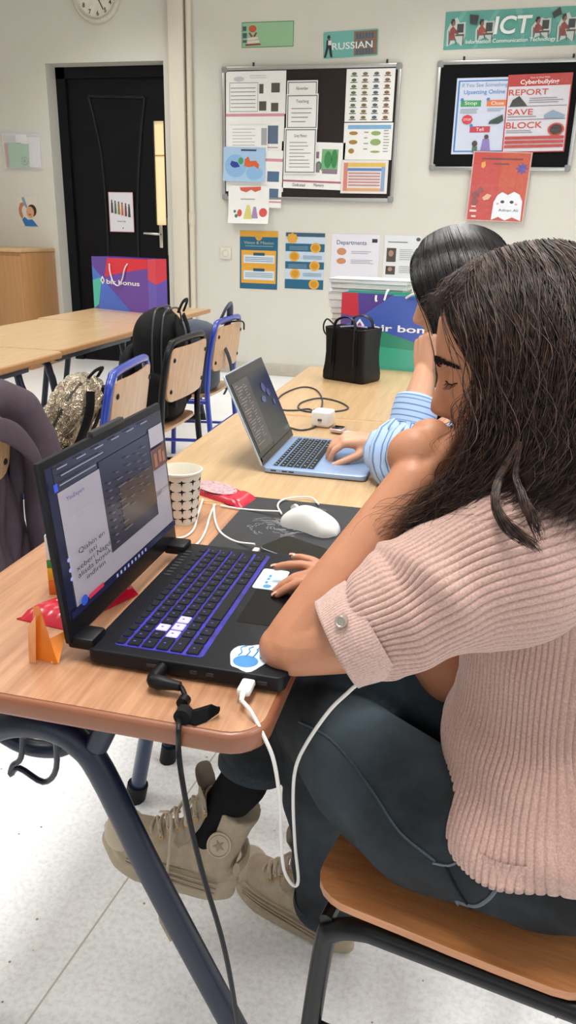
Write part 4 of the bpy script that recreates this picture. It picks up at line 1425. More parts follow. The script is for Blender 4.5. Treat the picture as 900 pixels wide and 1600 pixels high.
# dark cord and adapter by the pale laptop
zz_ = TZ + .0027
cable('power_cable', 'dark grey cord looping between the pale laptop and the white adapter', [atZ(*p, zz_) for p in ((452, 668), (470, 672), (490, 668), (502, 658), (500, 662), (486, 640), (462, 641), (440, 640), (430, 632), (442, 616), (470, 605), (492, 608), (503, 622), (500, 640), (480, 643), (466, 637), (473, 628), (500, 622), (530, 628), (544, 638), (520, 643), (490, 640))], .0026, dark_c, k=5)
ad = atZ(502, 668, TZ)
t = thing('power_adapter', 'small white cube power adapter behind the pale laptop', 'adapter', (ad.x, ad.y + .02, TZ), rz=math.radians(-8))
MB().box((0, 0, .0235), (.054, .054, .045), .008, seg=3).build('body', mat('#e4e2de', .3, noise=.01), t)
MB().box((0, -.028, .022), (.012, .006, .006), .002).build('plug', mat('#4a4d55', .4), t)
w0 = atZ(528, 676, TZ)
t = thing('smart_watch', 'small dark watch with pale pink band edge lying behind the typing hand', 'watch', (w0.x, w0.y, TZ), rz=math.radians(-10))
MB().box((0, 0, .008), (.036, .04, .012), .005, seg=3).build('case', mat('#d6bdb8', .3, .5), t)
MB().box((0, 0, .0145), (.028, .032, .002), .0008).build('screen', mat('#15151b', .12), t)
MB().box((.033, 0, .004), (.035, .024, .004), .002).build('band', mat('#d9c4bf', .5), t)

# power cord of the black laptop hanging over the front edge
t = thing('power_cable', 'black power cord hanging over the front edge of the foreground table', 'cable')
hub = Vector((-.372 + .072, .888 - LW / 2 - .018, TZ + .013))
q0 = Vector((-.314, .694, TZ + .013))
mb = MB().tube([(q0.x, q0.y + .020, q0.z), (q0.x, q0.y - .004, q0.z), (q0.x + .006, q0.y - .008, q0.z), (q0.x + .034, q0.y - .010, q0.z)], [.0075, .0085, .0085, .0055], 12, smooth_path=4)
mb.build('plug', black_c, t)
pw = [(q0.x + .030, q0.y - .010, q0.z), atZ(283, 1074, TZ + .010), atZ(289, 1090, TZ + .005), atZ(282, 1110, TZ + .005), atZ(279, 1140, TZ + .004), atY(279, 1172, .628), atY(284, 1215, .612), atY(298, 1290, .610), atY(318, 1370, .612), atY(345, 1460, .615), atY(362, 1540, .62), atY(376, 1640, .63), atY(384, 1740, .64)]
MB().tube(pw, .0030, 10, smooth_path=7).build('cord', black_c, t)
c_ = atZ(287, 1096, TZ + .006)
MB().lathe([(.003, -.006), (.007, -.005), (.007, .005), (.003, .006)], 14, Matrix.Translation(c_) @ Matrix.Rotation(PI / 2, 4, 'X')).build('ferrite', black_c, t)
c_ = atZ(287, 1117, TZ + .008)
sx0 = MB().lathe([(.0035, -.006), (.0095, -.006), (.0095, .006), (.0035, .006)], 18, Matrix.Translation(c_) @ Matrix.Rotation(PI / 2, 4, 'X')).build('strap', mat('#141416', .85, noise=.2, scale=200), t)
A_ = [(286, 1112), (310, 1106), (330, 1100), (344, 1106)]
B_ = [(288, 1126), (304, 1132), (322, 1126), (342, 1112)]
G = []
for (a, b, hz) in zip(A_, B_, (.010, .012, .018, .014)):
    pa, pb = atZ(*a, TZ + hz), atZ(*b, TZ + .003)
    G.append([pa, (pa * .6 + pb * .4) + Vector((0, 0, .004)), pb, pb + Vector((0, 0, -.002)), (pa * .5 + pb * .5) - Vector((0, 0, .002)), pa - Vector((0, 0, .003))])
G2_ = [[tuple(v) for v in r] for r in G]
MB().grid(G2_, close_u=True, cap=True).build('velcro_tail', mat('#0a0a0b', .95, noise=.3, scale=250, bump=.5), t)
# white usb cable
t = thing('usb_cable', 'white cord plugged into the near side of the black laptop, looping down beside the jeans', 'cable')
u0 = Vector((-.298 + .090, .888 - LW / 2 - .013, TZ + .013))
MB().box(u0, (.016, .026, .009), .003).build('plug', mat('#e6e4e0', .35, noise=.01), t)
MB().tube([u0 + Vector((0, -.012, 0)), u0 + Vector((.002, -.026, -.001))], [.0035, .0025], 10).build('strain_relief', white_c, t)
wp = [u0 + Vector((.002, -.024, -.001)), atY(392, 1112, .665), atY(412, 1150, .655), atY(428, 1190, .66), atY(437, 1250, .70), atY(439, 1310, .74), atY(444, 1360, .77), atY(458, 1383, .79), atY(466, 1375, .79), atY(461, 1320, .78), atY(458, 1250, .77), atY(462, 1200, .76), atY(480, 1160, .75), atY(515, 1110, .74), atY(548, 1078, .74), atY(566, 1058, .76), atY(600, 990, .86), (-.08, .95, .80), (-.13, 1.04, .774), (-.15, 1.10, .762)]
MB().tube(wp, .0023, 8, smooth_path=6).build('cord', white_c, t)

# ---------------------------------------------------------------- cup, packets, juice box
cc = atZ(279, 822, TZ)
cup = thing('paper_cup', 'white paper cup with black star pattern behind the laptop lid', 'cup', (cc.x - .005, cc.y + .028, TZ))
ch_ = .095
MB().lathe([(.0, .004), (.026, .004), (.0262, 0), (.028, 0), (.0375, ch_ - .002), (.0395, ch_), (.0395, ch_ + .003), (.0375, ch_ + .004), (.0362, ch_ + .001), (.027, .006), (0, .006)], 40, cap=False).build('cup_wall', mat('#dcd5c6', .55, noise=.02), cup)
mb = MB()
for r_ in range(5):
    z = .013 + .0175 * r_
    rad_ = .028 + .0095 * z / ch_ + .0004
    n_ = 11
    for k in range(n_):
        a0 = 2 * PI * (k + .5 * 0) / n_
        V, F = [], []
        for i in range(8):
            rr_ = .0082 if i % 2 == 0 else .0023
            a = a0 + rr_ * math.cos(2 * PI * i / 8) / rad_
            zz = z + rr_ * math.sin(2 * PI * i / 8)
            V.append((rad_ * math.cos(a), rad_ * math.sin(a), zz))
        V.append((rad_ * math.cos(a0) * 1.004, rad_ * math.sin(a0) * 1.004, z))
        F = [(i, (i + 1) % 8, 8) for i in range(8)]
        mb.add(V, F, False)
mb.build('star_pattern', mat('#17171a', .6), cup)


def packet(name, label, corners, z, hgt, m_, parent_parts=None, puff=.5):
    """A soft flat pack from its four base corners (going round)."""
    c = sum(corners, Vector()) / 4
    t = thing(name, label, 'packet', (c.x, c.y, z))
    q = [v - c for v in corners]
    n = 14
    top, bot = [], []
    for i in range(n + 1):
        s = i / n
        ra, rb = [], []
        for j in range(n + 1):
            r_ = j / n
            p = (q[0] * (1 - s) + q[1] * s) * (1 - r_) + (q[3] * (1 - s) + q[2] * s) * r_
            e = (min(s, 1 - s, .12) / .12) * (min(r_, 1 - r_, .12) / .12)
            w = hgt * (e ** puff) + .0012 * math.sin(31 * s + 9 * r_) * e
            ra.append((p.x, p.y, .0012 + max(.0006, w)))
            rb.append((p.x, p.y, .0004))
        top.append(ra)
        bot.append(rb)
    mb = MB().grid(top).grid(bot, flip=True)
    top, bot = np.array(top), np.array(bot)
    for A, B in ((top[0], bot[0]), (top[-1], bot[-1]), (top[:, 0], bot[:, 0]), (top[:, -1], bot[:, -1])):
        mb.grid(np.array([A, B]))
    mb.build('wrapper', m_, t, sharp=60)
    return t, q


red = mat('#b5152f', .22, noise=.12, scale=40, bump=.3, bscale=60, coat=.4)
t, q = packet('tissue_packet', 'red tissue packet with a silver oval lying behind the paper cup', [atZ(*p, TZ) for p in ((294, 768), (378, 796), (402, 780), (322, 757))], TZ, .012, red)
mb = MB()
cx_, cy_ = (q[0] + q[1] + q[2] + q[3]).x / 4, 0
dxx = (q[1] - q[0]).normalized()
dyy = (q[3] - q[0]).normalized()
c_ = (q[0] * .62 + q[1] * .38) * .5 + (q[3] * .62 + q[2] * .38) * .5
G = [[tuple(c_ + dxx * .052 * k_ * math.cos(a) + dyy * .030 * k_ * math.sin(a) + Vector((0, 0, .0146 - .0006 * k_))) for a in np.linspace(0, 2 * PI, 32, endpoint=False)] for k_ in (1.0, .7, .35, .02)]
mb.grid(G, close_u=True, cap=True)
mb.build('silver_print', mat('#c9a9ae', .3, .3, noise=.35, scale=160), t)
t, q = packet('sweet_wrapper', 'crumpled red wrapper half behind the black laptop lid', [atZ(*p, TZ) for p in ((26, 968), (100, 985), (216, 930), (205, 915))], TZ, .018, red)
mb = MB()
for k in range(9):
    a = Vector((random.uniform(-.03, .0), random.uniform(-.04, .0), .0205))
    mb.box(a, (.022 * random.uniform(.4, 1), .006, .0006), rot=Matrix.Rotation(random.uniform(-.8, .8), 3, 'Z'))
mb.build('silver_print', mat('#e0a9b4', .3, .3), t)
# orange folded wrapper standing up
t = thing('sweet_wrapper', 'folded orange wrapper standing in front of the crumpled red one', 'packet')
org = mat('#df7a22', .25, noise=.1, scale=30, coat=.4)


def sheet3(pts_px, thick, m_, name):
    P = [atZ(x, y, z) if not isinstance(z, tuple) else atY(x, y, z[0]) for x, y, z in pts_px]
    n_ = (P[1] - P[0]).cross(P[2] - P[0]).normalized() * thick
    mb = MB()
    k = len(P)
    mb.add([tuple(p) for p in P] + [tuple(p + n_) for p in P], [tuple(range(k)), tuple(range(2 * k - 1, k - 1, -1))] + [(i, k + i, k + (i + 1) % k, (i + 1) % k) for i in range(k)], False)
    return mb.build(name, m_, t)


yb = atZ(60, 1036, TZ).y
sheet3([(52, 1030, TZ + .001), (90, 1037, TZ + .001), (62, 948, (yb + .004,)), (52, 948, (yb + .004,))], .0008, org, 'back_flap')
sheet3([(46, 1033, TZ + .001), (56, 1036, TZ + .001), (56, 962, (yb - .003,)), (44, 980, (yb - .003,))], .0008, mat('#e9a36c', .3, noise=.1, scale=30), 'front_flap')
sheet3([(80, 1036, TZ + .001), (92, 1036, TZ + .001), (104, 985, (yb + .03,)), (74, 1000, (yb + .012,))], .0008, mat('#e88b2c', .22, noise=.15, scale=30, coat=.5), 'side_flap')
j = atZ(97, 925, TZ)
t = thing('juice_box', 'small carton with green, yellow and orange bands behind the laptop lid', 'carton', (j.x + .004, j.y + .014, TZ), rz=math.radians(20))
MB().box((0, 0, .011), (.05, .04, .022), .001).build('orange_band', mat('#d9661c', .35), t)
MB().box((0, 0, .032), (.05, .04, .020), .001).build('yellow_band', mat('#e3a81e', .35), t)
MB().box((0, 0, .048), (.05, .04, .012), .001).build('green_band', mat('#3d8a3a', .35), t)
mb = MB().box((0, 0, .072), (.05, .04, .036), .001)
mb.prism([(-.025, .09), (.025, .09), (.0, .105)], -.02, .02, M=Matrix.Rotation(PI / 2, 4, 'X'))
mb.build('carton_top', mat('#e9e6e0', .35), t)
MB().tube([(.01, 0, .09), (.01, 0, .125)], .0025, 8).build('straw', mat('#e3e3e3', .4), t)

# ---------------------------------------------------------------- handbag
hb = thing('handbag', 'black leather bucket handbag with looped handles on the far table', 'handbag', (-.418, 2.735, TZ), rz=math.radians(-24))
lea = mat('#0e0d0f', .42, noise=.2, scale=30, bump=.25, bscale=160, coat=.1)
G = []
bw, bd, bh = .088, .06, .178
for i, (z, kx, ky) in enumerate(((0.0, .97, .95), (.006, 1.02, 1.02), (.03, 1.02, 1.02), (.06, .97, .97), (.10, .94, .95), (.14, .95, .98), (bh, .98, 1.04), (bh + .002, .95, .99), (bh - .002, .92, .95), (.12, .9, .9), (.05, .92, .92), (.012, .9, .9))):
    P = rrect(-bw * kx, -bd * ky, bw * kx, bd * ky, .012, 4)
    G.append([(x, y, z + (.010 * (x / bw) ** 2 if z > .13 else 0)) for x, y in P])
MB().grid(G, close_u=True, cap=True).build('bag_body', lea, hb, sharp=50)
for s in (-1, 1):
    P = [(-.048, s * (bd + .003), .06), (-.046, s * (bd + .004), .13), (-.045, s * (bd - .0), bh), (-.036, s * (bd - .006) - (0 if s > 0 else .0), bh + .035), (0, s * (bd - .012), bh + .047), (.036, s * (bd - .006), bh + .035), (.045, s * bd, bh), (.046, s * (bd + .004), .13), (.048, s * (bd + .003), .06)]
    MB().tube(P, .0085, 10, smooth_path=6, flat=.35).build('handle', lea, hb)
mb = MB()
for x in (-.047, .047):
    mb.box((x, -bd - .001, .09), (.018, .004, .17), .0015)
mb.build('side_strips', mat('#121113', .36, noise=.1), hb)
MB().tube([(-bw * .98, 0, bh + .012), (-bw - .02, -.012, bh + .03), (-bw - .030, -.02, bh + .008), (-bw - .022, -.02, bh - .02), (-bw * .95, -.02, bh - .028)], .0075, 10, smooth_path=6, flat=.4).build('side_loop', lea, hb)
MB().tube([(-.05, -.01, bh + .006), (0, 0, bh + .012), (.05, .012, bh + .010)], .004, 8, smooth_path=4).build('zip', mat('#8a7f96', .35, .6), hb)
MB().box((-bw - .005, .01, .09), (.012, .03, .08), .004).build('tassel', mat('#5d5d60', .7, noise=.3, scale=90), hb)

# ---------------------------------------------------------------- shopping bags
def shopping_bag(label, loc, rz, w, h, d, polys, base, side, text, tu, tv, tw, logo, handles):
    t = thing('shopping_bag', label, 'bag', loc, rz=rz, group='shopping bags')
    bm_ = mat(base, .28, noise=.02, coat=.3)
    mb = MB()
    mb.box((w / 2, 0.001, h / 2), (w, .002, h)).box((w / 2, d, h / 2), (w, .002, h)).box((w / 2, d / 2, .001), (w, d, .002))
    mb.build('bag_panels', bm_, t)
    for k, x in enumerate((0, w)):
        e = x + (.012 if k == 0 else -.012)
        mb = MB()
        mb.add([(x, 0, 0), (e, d / 2, 0), (x, d, 0), (x, d, h), (e, d / 2, h), (x, 0, h)], [(0, 1, 4, 5), (1, 2, 3, 4)], False)
        mb.build('gusset', mat(side[0], .28, noise=.02, coat=.3), t, fix=False)
        mb = MB()
        o_ = -.0006 if k == 0 else .0006
        mb.add([(x + o_, 0, h * .62), (e + o_, d / 2, h * .52), (x + o_, d, h * .62), (x + o_, d, h), (e + o_, d / 2, h), (x + o_, 0, h)], [(0, 1, 4, 5), (1, 2, 3, 4)], False)
        mb.build('gusset_print', mat(side[1], .28, noise=.02, coat=.3), t, fix=False)
    frame = bpy.data.objects.new('front_print', MB().box((0, .0002, 0), (w, .0006, h)).mesh('front_print'))
    COL.objects.link(frame)
    frame.data.materials.append(bm_)
    frame.parent = t
    frame.location = (w / 2, -.0003, h / 2)
    p = panel(frame, w, h, .0004, rough=.28, coat=.3)
    for nm, pl, c_ in polys:
        p.poly(nm, pl, c_)
    p.text(text, tu, tv, .088, '#f2f0f4', tw, bold=.02)
    lx, ly, ls = logo
    a_ = w / h
    p.poly('logo_mark', [[(lx, ly - ls * a_), (lx + ls * .75, ly), (lx, ly + ls * a_), (lx - ls * .75, ly)]], '#f2f0f4')
    p.poly('logo_centre', [[(lx, ly - ls * a_ * .5), (lx + ls * .36, ly), (lx, ly + ls * a_ * .5), (lx - ls * .36, ly)]], '#8a4a9a')
    for pts in handles:
        MB().tube([((u * w), yy, (1 - v) * h) for u, v, yy in pts], .0042, 8, smooth_path=6).build('rope_handle', mat('#e6e4e8', .6), t)
    return t


Q = lambda x, y: ((x - 497) / 281, (y - 132) / 293)
pol = [('violet', [[(0, 0), (1, 0), (1, 1), (0, 1)]], '#6a44a8'),
       ('red', [[Q(578, 136), (1, .0), Q(778, 182), Q(640, 216), Q(562, 240)]], '#d8283a'),
       ('dark_violet', [[(0, 0), Q(578, 136), Q(546, 246), Q(497, 180)]], '#5f3f9a'),
       ('sky_blue', [[Q(497, 180), Q(546, 246), Q(497, 264)]], '#4a72c8'),
       ('teal', [[Q(497, 264), Q(546, 246), Q(524, 402), (0, 1)]], '#4cb8a4'),
       ('blue', [[Q(546, 246), Q(690, 425), Q(524, 425)]], '#4a6cd0')]
bA, bB = atZ(148, 481, TZ), atZ(233, 490, TZ)
wv = Vector((bB.x - bA.x, bB.y - bA.y, 0))
shopping_bag('purple and red shopping bag reading bir bonus, standing before the black door', (bA.x, bA.y, TZ), math.atan2(wv.y, wv.x), wv.length, .325, .17, pol, '#6a44a8', ('#5a46a8', '#c42a3c'), 'bir bonus', .56, .46, .60, (.19, .44, .055),
             [[(.33, .12, -.002), (.35, .26, -.010), (.41, .46, -.014), (.50, .52, -.014), (.57, .40, -.012), (.62, .2, -.010), (.66, .10, -.002)], [(.33, .04, .172), (.40, .2, .178), (.5, .25, .178), (.6, .2, .178), (.66, .04, .172)]])
Q2 = lambda x, y: ((x - 190) / 860, (y - 100) / 615)
pol = [('teal', [[(0, 0), (1, 0), (1, 1), (0, 1)]], '#43ab93'),
       ('green', [[(0, .5), Q2(420, 350), (1, .72), (1, .75), Q2(440, 522), (0, .62)]], '#3d8f76'),
       ('blue', [[Q2(560, 112), (1, .0), (1, .78), Q2(740, 475), Q2(440, 380), (0, .5), Q2(330, 290)]], '#4660b4'),
       ('violet', [[Q2(305, 100), Q2(570, 100), Q2(325, 298)]], '#553c92'),
       ('red', [[(0, 0), Q2(306, 100), Q2(324, 292), (0, .28)]], '#c52a3c'),
       ('violet_corner', [[(0, .28), Q2(324, 292), Q2(250, 350), (0, .44)]], '#5a4590')]
sA = atZ(542, 587, TZ)
shopping_bag('blue and green shopping bag reading bir bonus, beside the black handbag', (-.512, 3.005, TZ), math.radians(-2), .46, .287, .13, pol, '#43ab93', ('#4660b4', '#c52a3c'), 'bir bonus', .565, .44, .58, (.165, .42, .055),
             [[(.29, .02, -.002), (.29, .08, -.006), (.30, .10, -.006)], [(.36, .08, -.004), (.38, -.04, .0), (.39, -.045, .004)], [(.54, .04, -.002), (.60, -.02, -.02), (.68, -.03, -.03), (.75, .02, -.03), (.66, .02, -.02), (.72, .18, -.01)]])

# ---------------------------------------------------------------- pile of books
bx, by = -.385, 3.29
cols = [('#b8a07c', .34, .018), ('#cfd2d6', .31, .022), ('#d4d6da', .33, .03), ('#bfc6cc', .30, .02), ('#cdd1d8', .32, .028), ('#b3392f', .33, .02), ('#c8ccd2', .31, .03), ('#a78a66', .33, .025), ('#d0d3da', .32, .024), ('#b9c2ca', .34, .03), ('#d2d4d8', .33, .026), ('#8d8f96', .29, .018), ('#d6d8dc', .31, .022), ('#c2c8d0', .33, .014)]
z = TZ
lab = ['tan book at the bottom of the tall pile behind the shopping bag', 'book in the tall pile behind the shopping bag']
for k, (c_, w_, th) in enumerate(cols):
    top_ = ['topmost pale book of the tall pile by the low wall posters', 'second book from the top of the tall pile, white paged', 'thin grey book third from the top of the tall pile']
    l_ = top_[len(cols) - 1 - k] if len(cols) - 1 - k < 3 else 'book lower in the tall pile behind the blue and green shopping bag'
    t = thing('book', l_, 'book', (bx - .045 + random.uniform(-.012, .012), by + random.uniform(-.01, .01), z), rz=random.uniform(-.08, .08), group='books in the tall pile')
    MB().box((0, 0, th / 2), (w_, .22, th - .004)).build('pages', mat('#dcdad4', .7, noise=.08, scale=60, stretch=(1, 1, 12)), t)
    MB().box((0, 0, .001), (w_ + .006, .226, .002)).box((0, 0, th - .001), (w_ + .006, .226, .002)).box((0, .112, th / 2), (w_ + .006, .003, th)).build('cover', mat(c_, .35, noise=.04), t)
    z += th
    if z > 1.105:
        break
z = TZ
for k, (c_, th) in enumerate((('#6f9a4a', .05), ('#b9c2b8', .04), ('#7aa84e', .05), ('#a8b8a0', .05), ('#5f9040', .045), ('#6ea046', .035), ('#87b85a', .028))):
    t = thing('folder', 'bright green folder topmost beside the tall book pile' if k == 6 else 'folder lower in the short stack beside the tall book pile', 'folder', (-.05 + random.uniform(-.01, .01), 3.31, z), rz=random.uniform(-.05, .05), group='folders beside the book pile')
    MB().box((0, 0, th / 2), (.27, .22, th - .006)).build('pages', mat('#d6d8ce', .7, noise=.08, scale=60, stretch=(1, 1, 12)), t)
    MB().box((0, 0, .0015), (.28, .226, .003)).box((0, 0, th - .0015), (.28, .226, .003)).box((-.137, 0, th / 2), (.004, .226, th)).build('cover', mat(c_, .35, noise=.04), t)
    z += th

# ---------------------------------------------------------------- backpacks and jacket
def puff(size, loc, nz=26, nu=48, e=2.6, fn=None):
    """Soft upright bag body: superellipse sections, fn(z01)->(kx, ky, dx)."""
    G = []
    for i in range(nz + 1):
        s = i / nz
        kx, ky, dxo = fn(s)
        ring = []
        for a in np.linspace(0, 2 * PI, nu, endpoint=False):
            c_, s_ = math.cos(a), math.sin(a)
            x = size[0] / 2 * kx * (abs(c_) ** (2 / e)) * (1 if c_ > 0 else -1)
            y = size[1] / 2 * ky * (abs(s_) ** (2 / e)) * (1 if s_ > 0 else -1)
            ring.append((loc[0] + x + dxo, loc[1] + y, loc[2] + size[2] * s))
        G.append(ring)
    return G


dome = lambda s: ((max(0.02, 1 - max(0, (s - .72) / .28) ** 2.2)) ** .5 * (.86 + .14 * min(1, s / .08)), (max(0.02, 1 - max(0, (s - .72) / .28) ** 2.2)) ** .5 * (.92 + .08 * min(1, s / .08)))
fab = mat('#0a0b0d', .75, noise=.2, scale=60, bump=.3, bscale=700)
bp = thing('backpack', 'black backpack resting on the seat of the black framed chair', 'backpack', (-1.335, 3.14, .462), rz=math.radians(4))
MB().grid(puff((.20, .31, .47), (0, 0, 0), fn=lambda s: (*dome(s), .0)), close_u=True, cap=True).build('main_compartment', fab, bp, sharp=80)
MB().grid(puff((.08, .27, .30), (-.11, 0, .02), fn=lambda s: (*dome(s), 0)), close_u=True, cap=True).build('front_pocket', mat('#0c0d10', .7, noise=.2, scale=60, bump=.3, bscale=700), bp, sharp=80)
for s in (-1, 1):
    MB().grid(puff((.16, .05, .20), (0, s * .155, .02), fn=lambda q_: (*dome(q_), 0)), close_u=True, cap=True).build('side_pocket', fab, bp, sharp=80)
    MB().tube([(.095, s * .05, .44), (.11, s * .08, .36), (.11, s * .09, .22), (.10, s * .11, .06)], .018, 10, smooth_path=5, flat=.3).build('shoulder_strap', fab, bp)
mb = MB()
mb.tube([(.02, -.153, .04), (.02, -.158, .25), (.02, -.145, .38), (.02, -.10, .462), (.02, 0, .474), (.02, .10, .462), (.02, .145, .38), (.02, .158, .25), (.02, .153, .04)], .005, 8, smooth_path=5)
mb.tube([(.06, -.151, .04), (.06, -.156, .25), (.06, -.143, .38), (.06, -.10, .455), (.06, 0, .468), (.06, .10, .455), (.06, .143, .38), (.06, .156, .25)], .004, 8, smooth_path=5)
mb.build('zip_seams', mat('#2a2b30', .4, noise=.1), bp)
MB().tube([(.10, -.04, .455), (.12, -.03, .50), (.12, .03, .50), (.10, .04, .455)], .010, 10, smooth_path=5, flat=.5).build('grab_handle', fab, bp)
MB().box((-.01, -.172, .24), (.02, .012, .05), .003).build('zip_tag', mat('#5b5d63', .5), bp)
# silver crinkled backpack
sil = bpy.data.materials.new('crinkled_foil')
sil.use_nodes = True
nt = sil.node_tree
b_ = nt.nodes['Principled BSDF']
b_.inputs['Metallic'].default_value = .9
b_.inputs['Roughness'].default_value = .27
b_.inputs['Base Color'].default_value = lin('#dccfba')
vo = nt.nodes.new('ShaderNodeTexVoronoi')
vo.inputs['Scale'].default_value = 9
vo.feature = 'DISTANCE_TO_EDGE'
no = nt.nodes.new('ShaderNodeTexNoise')
no.inputs['Scale'].default_value = 9
no.inputs['Detail'].default_value = 3.5
no.inputs['Distortion'].default_value = 2.5
tc = nt.nodes.new('ShaderNodeTexCoord')
nt.links.new(tc.outputs['Object'], no.inputs['Vector'])
nt.links.new(no.outputs['Color'], vo.inputs['Vector'])
ad_ = nt.nodes.new('ShaderNodeMath')
ad_.operation = 'ADD'
nt.links.new(no.outputs['Fac'], ad_.inputs[0])
nt.links.new(vo.outputs['Distance'], ad_.inputs[1])
bpn = nt.nodes.new('ShaderNodeBump')
bpn.inputs['Strength'].default_value = 1.0
bpn.inputs['Distance'].default_value = .03
nt.links.new(ad_.outputs[0], bpn.inputs['Height'])
nt.links.new(bpn.outputs['Normal'], b_.inputs['Normal'])
sb = thing('backpack', 'crinkled silver backpack with black straps on the blue chair', 'backpack', (-1.395, 2.26, .485), rot=(0, math.radians(30), math.radians(8)))
G = np.array(puff((.17, .34, .43), (0, 0, 0), nz=60, nu=120, fn=lambda s: (*dome(s), 0)))
ang_ = np.linspace(0, 2 * PI, G.shape[1], endpoint=False)[None, :]
ss = np.linspace(0, 1, G.shape[0])[:, None]
amp = .012 * np.abs(np.sin(5 * ang_ + 9 * ss)) + .010 * np.abs(np.sin(9 * ang_ - 15 * ss + 2)) + .008 * np.abs(np.sin(4 * ang_ + 27 * ss)) - .014
cen = np.array([0, 0, .2])
D = G - cen
D /= np.linalg.norm(D, axis=2, keepdims=True)
G = G + D * amp[..., None] * (np.minimum(ss, 1 - ss) * 8).clip(0, 1)[..., None]
MB().grid(G, close_u=True, cap=True).build('bag_shell', sil, sb, sharp=0)
blk_f = mat('#101114', .7, noise=.2, scale=60)
MB().tube([(.06, .05, .41), (.095, .06, .30), (.10, .07, .12), (.09, .07, .0)], .024, 10, smooth_path=5, flat=.3).build('shoulder_strap', blk_f, sb)
MB().tube([(.05, -.09, .41), (.09, -.11, .33), (.115, -.145, .2), (.10, -.16, .05), (.06, -.165, -.01)], .026, 10, smooth_path=5, flat=.35).build('shoulder_strap', blk_f, sb)
MB().tube([(.0, -.02, .42), (.01, .0, .465), (.015, .07, .465), (.01, .09, .42)], .012, 10, smooth_path=5, flat=.5).build('grab_handle', blk_f, sb)
MB().tube([(.0, -.175, .03), (.0, -.182, .2), (.0, -.165, .34), (.0, -.09, .42)], .006, 8, smooth_path=5).build('zip_seam', mat('#3a352c', .5), sb)
MB().grid(puff((.06, .26, .17), (.08, -.03, .0), fn=lambda s: (*dome(s), 0)), close_u=True, cap=True).build('lower_panel', blk_f, sb, sharp=80)
for o_ in sb.children:
    o_.data.transform(Matrix.Scale(.80, 4))
# navy bag on the farthest chair
nb = thing('backpack', 'navy bag with a stiff loop handle on the farthest blue chair', 'backpack', (-1.42, 3.80, .455), rz=math.radians(-4))
nav = mat('#1b2940', .75, noise=.2, scale=50, bump=.2, bscale=500, sheen=.3)
MB().grid(puff((.24, .30, .36), (0, 0, 0), fn=lambda s: (*dome(s), 0)), close_u=True, cap=True).build('bag_shell', nav, nb, sharp=80)
MB().tube([(.10, .02, .30), (.14, .03, .37), (.16, .05, .42), (.16, .10, .43), (.15, .12, .36), (.12, .13, .30)], .022, 10, smooth_path=5, flat=.35).build('loop_handle', nav, nb)
MB().tube([(.13, -.02, .3), (.20, -.03, .2), (.21, .0, .08), (.16, .02, -.02)], .016, 10, smooth_path=5, flat=.3).build('shoulder_strap', mat('#23262d', .7), nb)
MB().tube([(.1, .12, .33), (.17, .16, .345), (.205, .18, .34), (.21, .18, .30)], .011, 10, smooth_path=5, flat=.4).build('shoulder_strap', mat('#23262d', .7), nb)

# jacket over the near chair back
jm = mat('#453740', .75, noise=.1, scale=40, bump=.2, bscale=260)
jk = thing('jacket', 'mauve brown jacket draped over the chair back at the left photo edge', 'jacket', (-1.243, 1.63, 0))
mb = MB()
V3 = lambda *p: np.array(p, float)
mb.chain([(V3(-.005, -.25, .815), .046), (V3(-.005, 0, .815), .048), (V3(.0, .16, .81), .052), (V3(.022, .235, .765), .056), (V3(.04, .272, .67), .056), (V3(.05, .285, .53), .060), (V3(.055, .285, .38), .064), (V3(.055, .28, .20), .066)], 18)
mb.chain([(V3(-.005, -.25, .80), .040), (V3(-.035, -.25, .60), .036), (V3(-.035, -.24, .2), .036)], 14)
for yy in np.linspace(-.25, .26, 12):                    # the long back of the jacket hanging on the seat side
    w_ = .008 * math.sin(55 * yy)
    mb.chain([(V3(-.035 + w_, yy, .80), .030), (V3(-.050 + w_, yy, .60), .028), (V3(-.045 - w_, yy, .40), .030), (V3(-.030 + 2 * w_, yy, .16), .032)], 10)
me = remesh(mb, 'jacket_body', .007, 8, .5)
n_ = len(me.vertices)
V = np.zeros(n_ * 3, np.float32)
me.vertices.foreach_get('co', V)
V = V.reshape(-1, 3)
N3 = np.zeros(n_ * 3, np.float32)
me.vertices.foreach_get('normal', N3)
N3 = N3.reshape(-1, 3)
d_ = (.006 * np.sin(34 * V[:, 1] + 14 * V[:, 2] + 9 * V[:, 0]) + .004 * np.sin(70 * V[:, 1] - 20 * V[:, 2])) * np.clip((.80 - V[:, 2]) * 4, 0, 1)
V = V + N3 * d_[:, None]
me.vertices.foreach_set('co', V.astype(np.float32).ravel())
me.update()
link('jacket_body', me, jm, jk)
G = []
for (y, z, x, w_) in ((-.27, .775, .045, .020), (-.10, .770, .050, .024), (.04, .755, .056, .028), (.13, .715, .066, .032), (.185, .650, .082, .026), (.205, .605, .090, .012)):
    ring = []
    for a in np.linspace(0, 2 * PI, 14, endpoint=False):
        ring.append((x + .010 * math.cos(a), y + .35 * w_ * math.sin(a), z + w_ * math.sin(a)))
    G.append(ring)
G = np.array(G)
G = spline(G.reshape(len(G), -1), 6).reshape(-1, 14, 3)
MB().grid(G, close_u=True, cap=True).build('lapel', jm, jk, sharp=0)
# ================================================================ PEOPLE
def vnorm(v):
    v = np.asarray(v, dtype=float)
    return v / (np.linalg.norm(v) + 1e-12)


